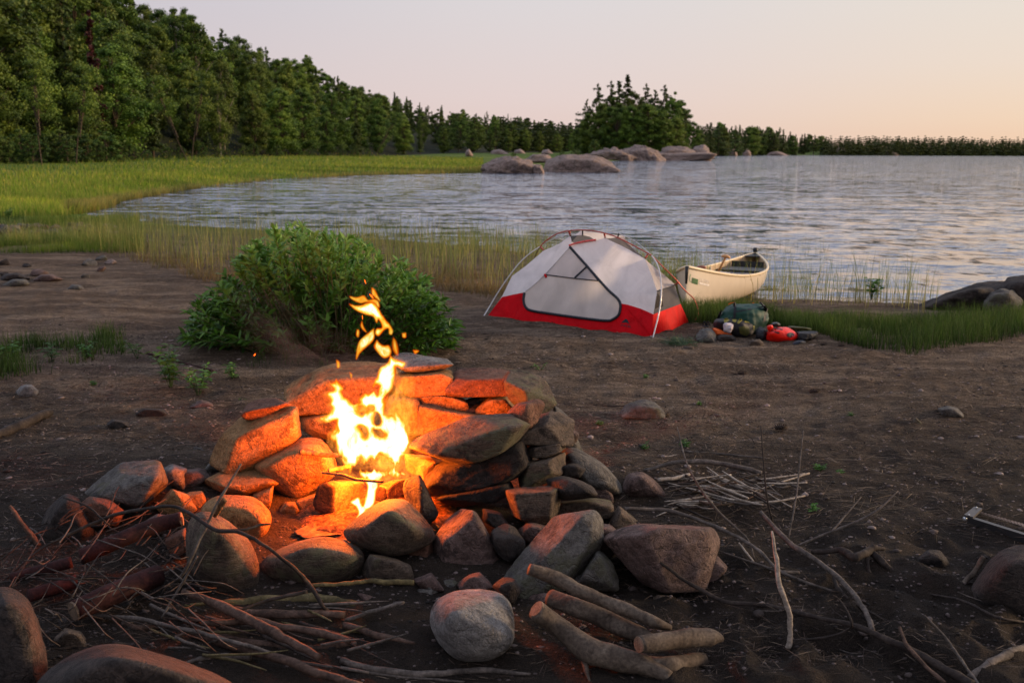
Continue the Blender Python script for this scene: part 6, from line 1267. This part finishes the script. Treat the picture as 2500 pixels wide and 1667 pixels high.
o, t = gear('backpack', [(300, 560), (330, 430), (430, 290), (500, 185), (570, 140), (700, 130), (860, 150), (1150, 122), (1250, 180), (1365, 330), (1310, 460), (1240, 620), (1080, 740), (700, 740), (420, 700)], 760, .45, M_green, 'large dark green canoe pack standing at the back of the gear', 'pack', 4, .10)
for pl in ([(660, 140), (705, 135), (720, 250), (700, 420), (660, 430), (670, 250)], [(1120, 130), (1165, 128), (1290, 250), (1240, 480), (1200, 480), (1240, 260)], [(700, 290), (1250, 190), (1262, 205), (720, 310)], [(420, 300), (470, 260), (400, 480), (340, 470)]): decal('strap', t, 'R', pl, M_bkc, o, .008)
decal('buckle', t, 'R', [(570, 160), (620, 132), (680, 128), (680, 142), (630, 150), (585, 175)], M_org, o, .012); decal('buckle', t, 'R', [(1000, 140), (1040, 138), (1040, 150), (1005, 152)], M_org, o, .012)
o, t = gear('duffel_bag', [(275, 530), (350, 420), (500, 405), (750, 415), (970, 440), (1055, 490), (1062, 640), (1000, 760), (820, 785), (680, 745), (520, 690), (350, 650)], 800, .34, M_bkc, 'black and olive camera bag in front of the green pack', 'bag', 6, .05)
for pl, m_ in (([(490, 420), (570, 415), (600, 450), (560, 480), (500, 500)], M_olive), ([(640, 425), (740, 430), (700, 490), (650, 470)], M_olive), ([(770, 425), (845, 440), (760, 520), (730, 500)], M_olive), ([(880, 450), (965, 460), (960, 500), (860, 490)], M_olive), ([(760, 570), (850, 555), (950, 580), (960, 690), (900, 740), (780, 690)], M_oli2), ([(1025, 500), (1055, 520), (1050, 620), (1020, 630)], M_olive)): decal('panel', t, 'R', pl, m_, o, .006, 2)
decal('buckle', t, 'R', [(612, 395), (638, 395), (634, 432), (616, 430)], M_wht, o, .01)
o, t = gear('stuff_sack', [(475, 540), (500, 500), (560, 487), (620, 500), (672, 545), (655, 610), (605, 690), (560, 670), (480, 665)], 830, .12, M_whc, 'crumpled white plastic bag at the front of the black and olive bag', 'bag', 7, .12)
o, t = gear('cloth', [(295, 600), (345, 590), (360, 640), (440, 670), (560, 700), (640, 712), (520, 722), (360, 712)], 800, .14, M_org, 'orange cloth tucked under the bags beside the two tone stone', 'cloth', 8, .12)
o, t = gear('dry_bag', [(1248, 740), (1270, 650), (1400, 580), (1520, 555), (1645, 562), (1810, 685), (1825, 775), (1765, 820), (1695, 862), (1560, 862), (1330, 858), (1255, 810)], 880, .34, M_red, 'bright red orange dry bag with black bars lying on the sand', 'dry bag', 6, .05)
V, F, c = hull_shape(rock_pts('R', [(1268, 560), (1290, 542), (1365, 535), (1385, 590), (1330, 640), (1280, 630)], gpz(*nat('R', (1320, 870)), 0).y+.05, .12, None, 3), 7, 4, .06, 3, 5); part('rolled_end', V, F, M_red, o)
for pl in ([(1395, 592), (1420, 582), (1560, 612), (1545, 634)], [(1325, 642), (1345, 632), (1500, 675), (1480, 696)], [(1690+66*math.cos(a), 716+44*math.sin(a)) for a in np.linspace(0, 6.28, 17)[:-1]]): decal('black_print', t, 'R', pl, M_bkc, o, .006, 2)
decal('tear_mark', t, 'R', [(1712, 740), (1730, 715), (1734, 735), (1720, 748)], M_red, o, .012)
gear('jacket', [(1800, 720), (1800, 650), (1900, 655), (2160, 650), (2192, 720), (2080, 790), (1960, 850), (1840, 862), (1800, 800)], 866, .3, M_bkc, 'black jacket spread on the sand right of the red dry bag', 'jacket', 9, .10)
gear('shoe', [(1690, 880), (1780, 820), (1900, 805), (1975, 830), (1960, 890), (1850, 925), (1700, 910)], 918, .16, M_bklow, 'dark shoe lying in front of the black jacket', 'shoe', 6, .04)
gear('sleeping_mat', [(1640, 560), (1720, 555), (2050, 590), (2080, 610), (2050, 635), (1720, 625), (1640, 600)], 760, .14, M_oli2, 'rolled dark olive mat lying behind the black jacket', 'mat', 8, .02)
gear('mesh_bag', [(1060, 640), (1120, 570), (1240, 600), (1280, 700), (1270, 800), (1200, 850), (1060, 800)], 850, .22, M_bkc, 'black mesh bag slumped between the green pack and the red dry bag', 'bag', 7, .10)
gear('helmet', [(1330, 520), (1380, 485), (1460, 488), (1520, 530), (1490, 560), (1350, 560)], 800, .2, M_blk, 'black rounded pouch behind the red dry bag', 'pouch', 7, .05)
o, t = gear('sandal', [(70, 580), (110, 545), (230, 545), (270, 580), (200, 610), (100, 605)], 612, .12, M_bkc, 'black sandal with upright straps beside the tent corner', 'sandal', 8, .03)
for x0 in (120, 185): 
    C = catmull([tuple(at(*nat('R', p), o.location.y)) for p in [(x0, 560), (x0+8, 500), (x0+35, 480), (x0+55, 555)]], 5); V, F = tube_arrays([(C, np.full(len(C), .006))], 6); part('strap', V, faces_mixed(F), M_bkc, o)
# bow saw at the right
saw = empty('bow_saw', tuple(gpz(*nat('W', (760, 660)), .04)), 'folding bow saw with black frame and pale toothed blade on the sand at right', 'saw')
M_sawf = simple('saw_frame', (.022, .020, .020), .35, .4, 20, .15); M_sawb = simple('saw_bracket', (.055, .048, .045), .45, .4, 20, .15); M_blade = simple('saw_blade', (.62, .47, .38), .3, .5, 30, .15, 0, Metallic=.4); M_riv = simple('rivet', (.7, .72, .72), .25, .5, 10, .05, 0, Metallic=.6)
def prism(name, top, zt, zb, mat, z='W', parent=saw):
    V = [tuple(gpz(*nat(z, p), zt)) for p in top]; V += [(a, b_, zb) for a, b_, _ in V]; n = len(top); F = [tuple(range(n))[::-1], tuple(range(n, 2*n))]+[(i, (i+1) % n, n+(i+1) % n, n+i) for i in range(n)]
    return part(name, V, F, mat, parent, smooth=False)
prism('frame_bar', [(700, 690), (830, 672), (2240, 1115), (4200, 1720), (4150, 1780), (2240, 1172)], .055, .015, M_sawf)
br_ = prism('bracket', [(600, 622), (880, 402), (1100, 450), (850, 688)], .062, .050, M_sawb)
for p in ((940, 428), (735, 632)):
    V, F = tube_arrays([(np.array([gpz(*nat('W', p), .062), gpz(*nat('W', p), .068)]), np.array([.0045, .003]))], 10); part('rivet', V, faces_mixed(F), M_riv, br_)
N_ = 70; tb_ = [gpz(*nat('W', (1020+(4200-1020)*i/N_, 540+(1440-540)*i/N_-(0 if i % 2 else 14))), .052) for i in range(N_+1)]; lo = [gpz(*nat('W', (1020+(4200-1020)*i/N_, 590+(1520-590)*i/N_)), .040) for i in range(N_+1)]
part('blade', [tuple(p) for p in tb_+lo], [(i, i+1, N_+2+i, N_+1+i) for i in range(N_)], M_blade, saw, smooth=False)
V, F = tube_arrays([(np.array([gpz(*nat('W', (600, 745)), .03), gpz(*nat('W', (690, 735)), .03)]), np.array([.012, .004]))], 8); part('end_nut', V, faces_mixed(F), M_riv, saw)
# ------------------------------------------------------------------ willow bush and small plants
def lance(C, dirs, length, width, bend=.18):
    """lance shaped leaves: 3x quads folded along the midrib. C bases, dirs unit"""
    n = len(C); up = np.tile([0, 0, 1.0], (n, 1))+rng.normal(size=(n, 3))*.45; s = np.cross(dirs, up); s /= np.linalg.norm(s, axis=1, keepdims=True)+1e-9; nn = np.cross(s, dirs)
    L = length[:, None]; W_ = width[:, None]; drop_ = np.array([0, 0, -1.0])
    V = []
    for t, w, l in ((0, .12, 0), (.3, .9, .0), (.62, .8, -.05), (1.0, .04, -bend)):
        c = C+dirs*L*t+drop_*L*(bend*t*t); V += [c-s*W_*.5*w+nn*W_*.16*w, c, c+s*W_*.5*w+nn*W_*.16*w]
    V = np.stack(V, 1).reshape(-1, 3); b_ = np.arange(n)[:, None]*12; F = []
    for k in range(3):
        for j in (0, 1): F.append(b_+np.array([3*k+j, 3*k+j+1, 3*k+j+4, 3*k+j+3]))
    return V, np.vstack(F)
M_wil = leafmat('willow_leaf', (.020, .07, .010), (.09, .27, .028), (.27, .50, .12), .38, .35)
M_seed = leafmat('seedling_leaf', (.02, .05, .01), (.05, .13, .02), (.10, .22, .04), .45, .3)
bc = gpz(*nat('A', (745, 800)), 0); bush = empty('willow_bush', (bc.x, bc.y, 0), 'dense leafy willow bush on the sand behind the fire ring', 'bush')
Cn, Dn, Ln, Wn, vn_ = [], [], [], [], []; stems = []
outline = [(430, 735), (452, 690), (490, 670), (525, 620), (560, 578), (612, 545), (650, 522), (700, 530), (760, 540), (830, 560), (880, 585), (930, 612), (985, 655), (1025, 700), (1042, 740), (1046, 770)]
OX = [p[0] for p in outline]; OY = [p[1] for p in outline]
g = np.random.default_rng(8)
ns = 760
for k in range(ns):
    # stem tips spread through the crown volume below the outline
    xa = g.uniform(425, 1048); top = np.interp(xa, OX, OY); Y = bc.y+g.normal(0, .42)-(.12 if g.random() < .4 else 0); Y = min(max(Y, bc.y-.75), bc.y+.75)
    f = g.uniform(0, 1)**1.05; ya = top+8+(805-top)*f*(.95 if xa > 520 else .8)
    if k % 9 == 0: ya = top-g.uniform(-6, 9)
    tip = at(*nat('A', (xa, ya)), Y); root = np.array([bc.x+(tip.x-bc.x)*.42+g.normal()*.12, bc.y+(Y-bc.y)*.6, 0.0])
    tip = np.array(tip); tip[2] = max(tip[2], .10); midp = (root+tip)/2+np.array([(tip[0]-root[0])*.06, 0, .10*tip[2]]); C = catmull([root, midp, tip], 8)
    stems.append((C, np.linspace(.006, .0015, len(C))))
    seg = C[-1]-C[-5]; seg /= np.linalg.norm(seg)+1e-9; m = int(g.integers(18, 30)); tt = 1-g.uniform(0, 1, m)**1.3*min(.85, .42/max(.2, np.linalg.norm(tip-root)))
    base = np.stack([np.interp(tt*(len(C)-1), range(len(C)), C[:, a]) for a in range(3)], -1); d = rdir(m); d = d*np.array([1, 1, .55])+seg*.75+np.array([0, 0, .15]); d /= np.linalg.norm(d, axis=1, keepdims=True)
    Cn.append(base); Dn.append(d); Ln.append(g.uniform(.045, .12, m)); Wn.append(g.uniform(.020, .036, m)); hgt = (tip[2])/1.1
    vn_.append(np.repeat(np.clip(.18+.5*hgt+g.normal()*.14+g.normal(size=m)*.10+.2*(tt-.7), 0, 1), 12))
Cn = np.vstack(Cn); V, F = lance(Cn, np.vstack(Dn), np.concatenate(Ln), np.concatenate(Wn))
part('foliage', V, F, M_wil, bush, attrs={'v': np.concatenate(vn_)}, smooth=False); V, F = tube_arrays(stems, 4); part('stems', V, faces_mixed(F), M_stickg, bush)
def plant(z, p, h, n, label, group=None, wd=.03, ll=.07, spread=.5, name='seedling'):
    r_ = gpz(*nat(z, p), 0); e = empty(name, tuple(r_), label, 'plant', group); st, C_, D_, L_, W_, v_ = [], [], [], [], [], []
    for k in range(n):
        a = g.uniform(0, 6.28); tip = np.array([r_.x+math.cos(a)*h*spread*g.random(), r_.y+math.sin(a)*h*spread*g.random(), h*g.uniform(.55, 1.0)]); C = catmull([tuple(r_), (np.array(r_)+tip)/2+np.array([0, 0, h*.08]), tip], 5); st.append((C, np.linspace(.003, .0012, len(C))))
        for j in range(6):
            t = .35+.65*j/5; c = np.array([np.interp(t*(len(C)-1), range(len(C)), C[:, a_]) for a_ in range(3)])
            for s in (0, 1): b_ = j*1.9+s*3.14+g.normal()*.3; d = np.array([math.cos(b_), math.sin(b_), .35+g.normal()*.2]); C_.append(c); D_.append(d/np.linalg.norm(d)); L_.append(ll*g.uniform(.7, 1.15)*(1.1-.4*t)); W_.append(wd*g.uniform(.7, 1.1)); v_.append(np.full(12, g.uniform(.3, .8)))
    V, F = lance(np.array(C_), np.array(D_), np.array(L_), np.array(W_), .3); part('foliage', V, F, M_seed, e, attrs={'v': np.concatenate(v_)}, smooth=False); V, F = tube_arrays(st, 4); part('stems', V, faces_mixed(F), M_seed, e)
plant('N', (820, 1090), .34, 9, 'broad leaved green seedling on the sand left of the fire ring', wd=.032, ll=.09, spread=.55)
plant('N', (950, 1120), .22, 7, 'smaller leafy seedling beside the broad leaved one', wd=.026, ll=.07, spread=.6)
plant('N', (660, 940), .22, 4, 'spindly seedling on the sand below the willow bush', wd=.02, ll=.07)
plant('N', (1120, 1050), .18, 5, 'low leafy sprig between the seedlings and the ring', wd=.02, ll=.06)
plant('N', (420, 950), .18, 5, 'low leafy weed in the thin grass at left', wd=.02, ll=.06)
plant('N', (60, 960), .2, 7, 'leafy weed near the left edge above the pale pebble', wd=.02, ll=.07)
plant('N', (250, 960), .2, 6, 'grassy weed in the middle of the thin grass at left', wd=.014, ll=.09)
plant('N', (450, 1075), .06, 4, 'tiny green weed on the sand right of the pale pebble', wd=.012, ll=.03)
for z, p, h_ in [('G', (175, 90), .06), ('G', (395, 75), .06), ('G', (1175, 205), .05), ('G', (1130, 440), .06), ('G', (1300, 215), .03), ('H', (545, 905), .05), ('H', (720, 895), .05), ('H', (320, 790), .05), ('H', (800, 690), .04), ('H', (540, 560), .04), ('H', (1520, 745), .04), ('H', (1370, 1000), .05), ('D', (1480, 275), .09), ('D', (1400, 260), .05), ('B', (440, 1230), .06)]:
    plant(z, p, h_, 3, 'tiny bright green sprout on the open sand', 'tiny sprouts on the open sand', .010, .03, .8, 'sprout')
for z, p in [('A', (20, 505)), ('A', (1440, 690)), ('A', (2000, 690))]:
    plant(z, p, .3, 9, {20: 'leafy green weed among the cobbles at the far left edge', 1440: 'green weed half hidden behind the tent', 2000: 'small leafy plant at the water edge right of the canoe'}[p[0]], None, .03, .10, .5, 'weed')
# clump of green needles and cut branch end by the tent
cl = gpz(*nat('K', (160, 1215)), 0); e = empty('pine_sprig', tuple(cl), 'clump of green pine needles lying on the sand before the tent', 'sprig')
n = 1300; C = np.stack([cl.x+g.normal(0, .085, n), cl.y+g.normal(0, .07, n), np.abs(g.normal(.03, .03, n))], -1); d = rdir(n)*np.array([1, 1, .35]); V, F = lance(C, d/np.linalg.norm(d, axis=1, keepdims=True), g.uniform(.05, .09, n), np.full(n, .004), .1)
part('needles', V, F, leafmat('needles', (.02, .05, .015), (.05, .11, .035), (.10, .17, .07), .5, .1), e, attrs={'v': np.repeat(g.uniform(.2, .9, n), 12)}, smooth=False)
V, F = tube_arrays([(np.array([gpz(*nat('K', (230, 1225)), .03), gpz(*nat('K', (340, 1235)), .03)]), np.array([.022, .024]))], 10); part('cut_stem', V, faces_mixed(F), M_drift, e)
# pine cones
def cone(z, p, s, label):
    r_ = gpz(*nat(z, p), 0); e = empty('pine_cone', (r_.x, r_.y, s*.5), label, 'pine cone'); C, Nn, S_ = [], [], []
    V, F = tube_arrays([(np.array([[r_.x-s, r_.y, s*.45], [r_.x, r_.y, s*.5], [r_.x+s, r_.y+.01, s*.45]]), np.array([s*.25, s*.4, s*.12]))], 8); part('core', V, faces_mixed(F), M_dtwig, e)
    for i in range(70):
        t = i/69; a = i*2.4; rr_ = s*(.55*math.sin(math.pi*(.12+.8*t))+.1); C.append([r_.x-s+2*s*t, r_.y+math.cos(a)*rr_, s*.5+math.sin(a)*rr_]); Nn.append([.9, math.cos(a)*.5, math.sin(a)*.5])
    V, F = quads(np.array(C), np.array(Nn), np.full(70, s*.42), .8); part('scales', V, F, M_stick, e, smooth=False)
cone('H', (622, 745), .045, 'open pine cone lying against the low grey stone'); cone('H', (1352, 632), .04, 'dark pine cone on the open sand to the right'); cone('H', (1005, 543), .035, 'small dark pine cone on the sand below the red dry bag')
cone('H', (1190, 805), .04, 'pine cone on the sand right of centre'); cone('H', (1395, 402), .03, 'small pine cone at the end of the black jacket'); cone('H', (1478, 410), .03, 'small pine cone at the edge of the grass strip'); cone('H', (372, 495), .03, 'small dark pine cone on the sand before the tent')
# litter: needles, bark bits, gravel (nobody could count them)
def litter(n, fx, fy, mat, lmin, lmax, w, label, name='pine_litter', up=.25):
    x = fx(n); y = fy(n); P = np.array([gpz(*nat('A', (a, c)), 0) for a, c in zip(x, y)]); k = fbm(np.stack([P[:, 0]*1.1, P[:, 1]*1.9, P[:, 0]*0], -1), 3); P = P[(k+rng.normal(size=len(P))*.12 > -.03) & (sdist(P[:, 0], P[:, 1]) > .3)]
    out = (((P[:, 0]+.53)/.85)**2+((P[:, 1]-4.95)/.58)**2) > 1; P = P[out]; P[:, 2] = Hh(P[:, 0], P[:, 1])+.004; n = len(P); a = rng.uniform(0, 6.28, n); d = np.stack([np.cos(a), np.sin(a)*.6, np.abs(rng.normal(0, up*.4, n))], -1)
    d /= np.linalg.norm(d, axis=1, keepdims=True); V, F = lance(P, d, rng.uniform(lmin, lmax, n), rng.uniform(.5, 1, n)*w*np.clip(P[:, 1]/6, .7, 2), .05)
    o = mkobj(name, V, F, mat, None, smooth=False, origin=tuple(P.mean(0)), attrs={'v': np.repeat(rng.random(n), 12)}); return tag(o, label, 'litter', kind='stuff')
def shade_near(m):  # darkens a material's colour toward the camera, painted foreground shade
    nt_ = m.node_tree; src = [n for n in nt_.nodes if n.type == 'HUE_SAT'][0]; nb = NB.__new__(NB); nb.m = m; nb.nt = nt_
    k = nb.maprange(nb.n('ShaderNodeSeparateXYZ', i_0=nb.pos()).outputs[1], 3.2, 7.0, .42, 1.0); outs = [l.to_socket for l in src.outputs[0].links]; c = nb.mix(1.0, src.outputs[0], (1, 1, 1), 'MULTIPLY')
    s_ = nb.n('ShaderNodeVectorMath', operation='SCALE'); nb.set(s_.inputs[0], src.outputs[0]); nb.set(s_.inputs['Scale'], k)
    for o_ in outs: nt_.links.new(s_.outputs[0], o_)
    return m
M_lit = leafmat('litter_needle', (.03, .018, .01), (.11, .07, .045), (.30, .22, .15), .8, .1); M_litd = leafmat('litter_dark', (.008, .006, .004), (.02, .014, .01), (.05, .035, .025), .8, .05)
shade_near(M_lit)
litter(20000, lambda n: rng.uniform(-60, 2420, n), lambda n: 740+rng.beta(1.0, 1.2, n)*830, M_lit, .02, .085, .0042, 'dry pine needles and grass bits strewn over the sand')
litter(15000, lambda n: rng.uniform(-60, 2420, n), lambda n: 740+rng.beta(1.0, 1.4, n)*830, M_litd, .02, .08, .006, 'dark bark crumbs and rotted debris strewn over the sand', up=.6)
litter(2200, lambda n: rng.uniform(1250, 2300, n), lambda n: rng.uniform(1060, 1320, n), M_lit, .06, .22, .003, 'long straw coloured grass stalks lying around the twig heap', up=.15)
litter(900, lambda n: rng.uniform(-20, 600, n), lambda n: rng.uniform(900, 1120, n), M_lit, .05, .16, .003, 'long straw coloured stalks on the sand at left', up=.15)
def gravel(n, fy, smin, smax, label, mat):
    x = rng.uniform(-60, 2420, n); y = fy(n); P = np.array([gpz(*nat('A', (a, c)), 0) for a, c in zip(x, y)]); P = P[(((P[:, 0]+.53)/.9)**2+((P[:, 1]-4.95)/.65)**2 > 1) & (sdist(P[:, 0], P[:, 1]) > .1)]; n = len(P); P[:, 2] = Hh(P[:, 0], P[:, 1])
    dV_, dF_ = ico(1); s = rng.uniform(smin, smax, n)*rng.uniform(.5, 1, n); V = P[:, None]+dV_[None]*s[:, None, None]*np.array([1.2, 1, .6])*(1+.25*rng.normal(size=(n, len(dV_), 1))); F = (np.arange(n)[:, None, None]*len(dV_)+dF_[None]).reshape(-1, 3)
    o = mkobj('gravel', V.reshape(-1, 3), F, mat, None, smooth=False, origin=tuple(P.mean(0)), attrs={'v': np.repeat(rng.random(n), len(dV_))}); return tag(o, label, 'gravel', kind='stuff')
M_grav = leafmat('gravel_stone', (.03, .025, .02), (.12, .09, .075), (.34, .27, .23), .85, 0)
shade_near(M_grav); gravel(16000, lambda n: 740+rng.beta(1.0, 1.5, n)*830, .003, .010, 'fine gravel and crumbs on the sand', M_grav); gravel(450, lambda n: 750+rng.beta(1.0, 1.4, n)*800, .010, .024, 'scattered small pebbles on the sand', M_grav)
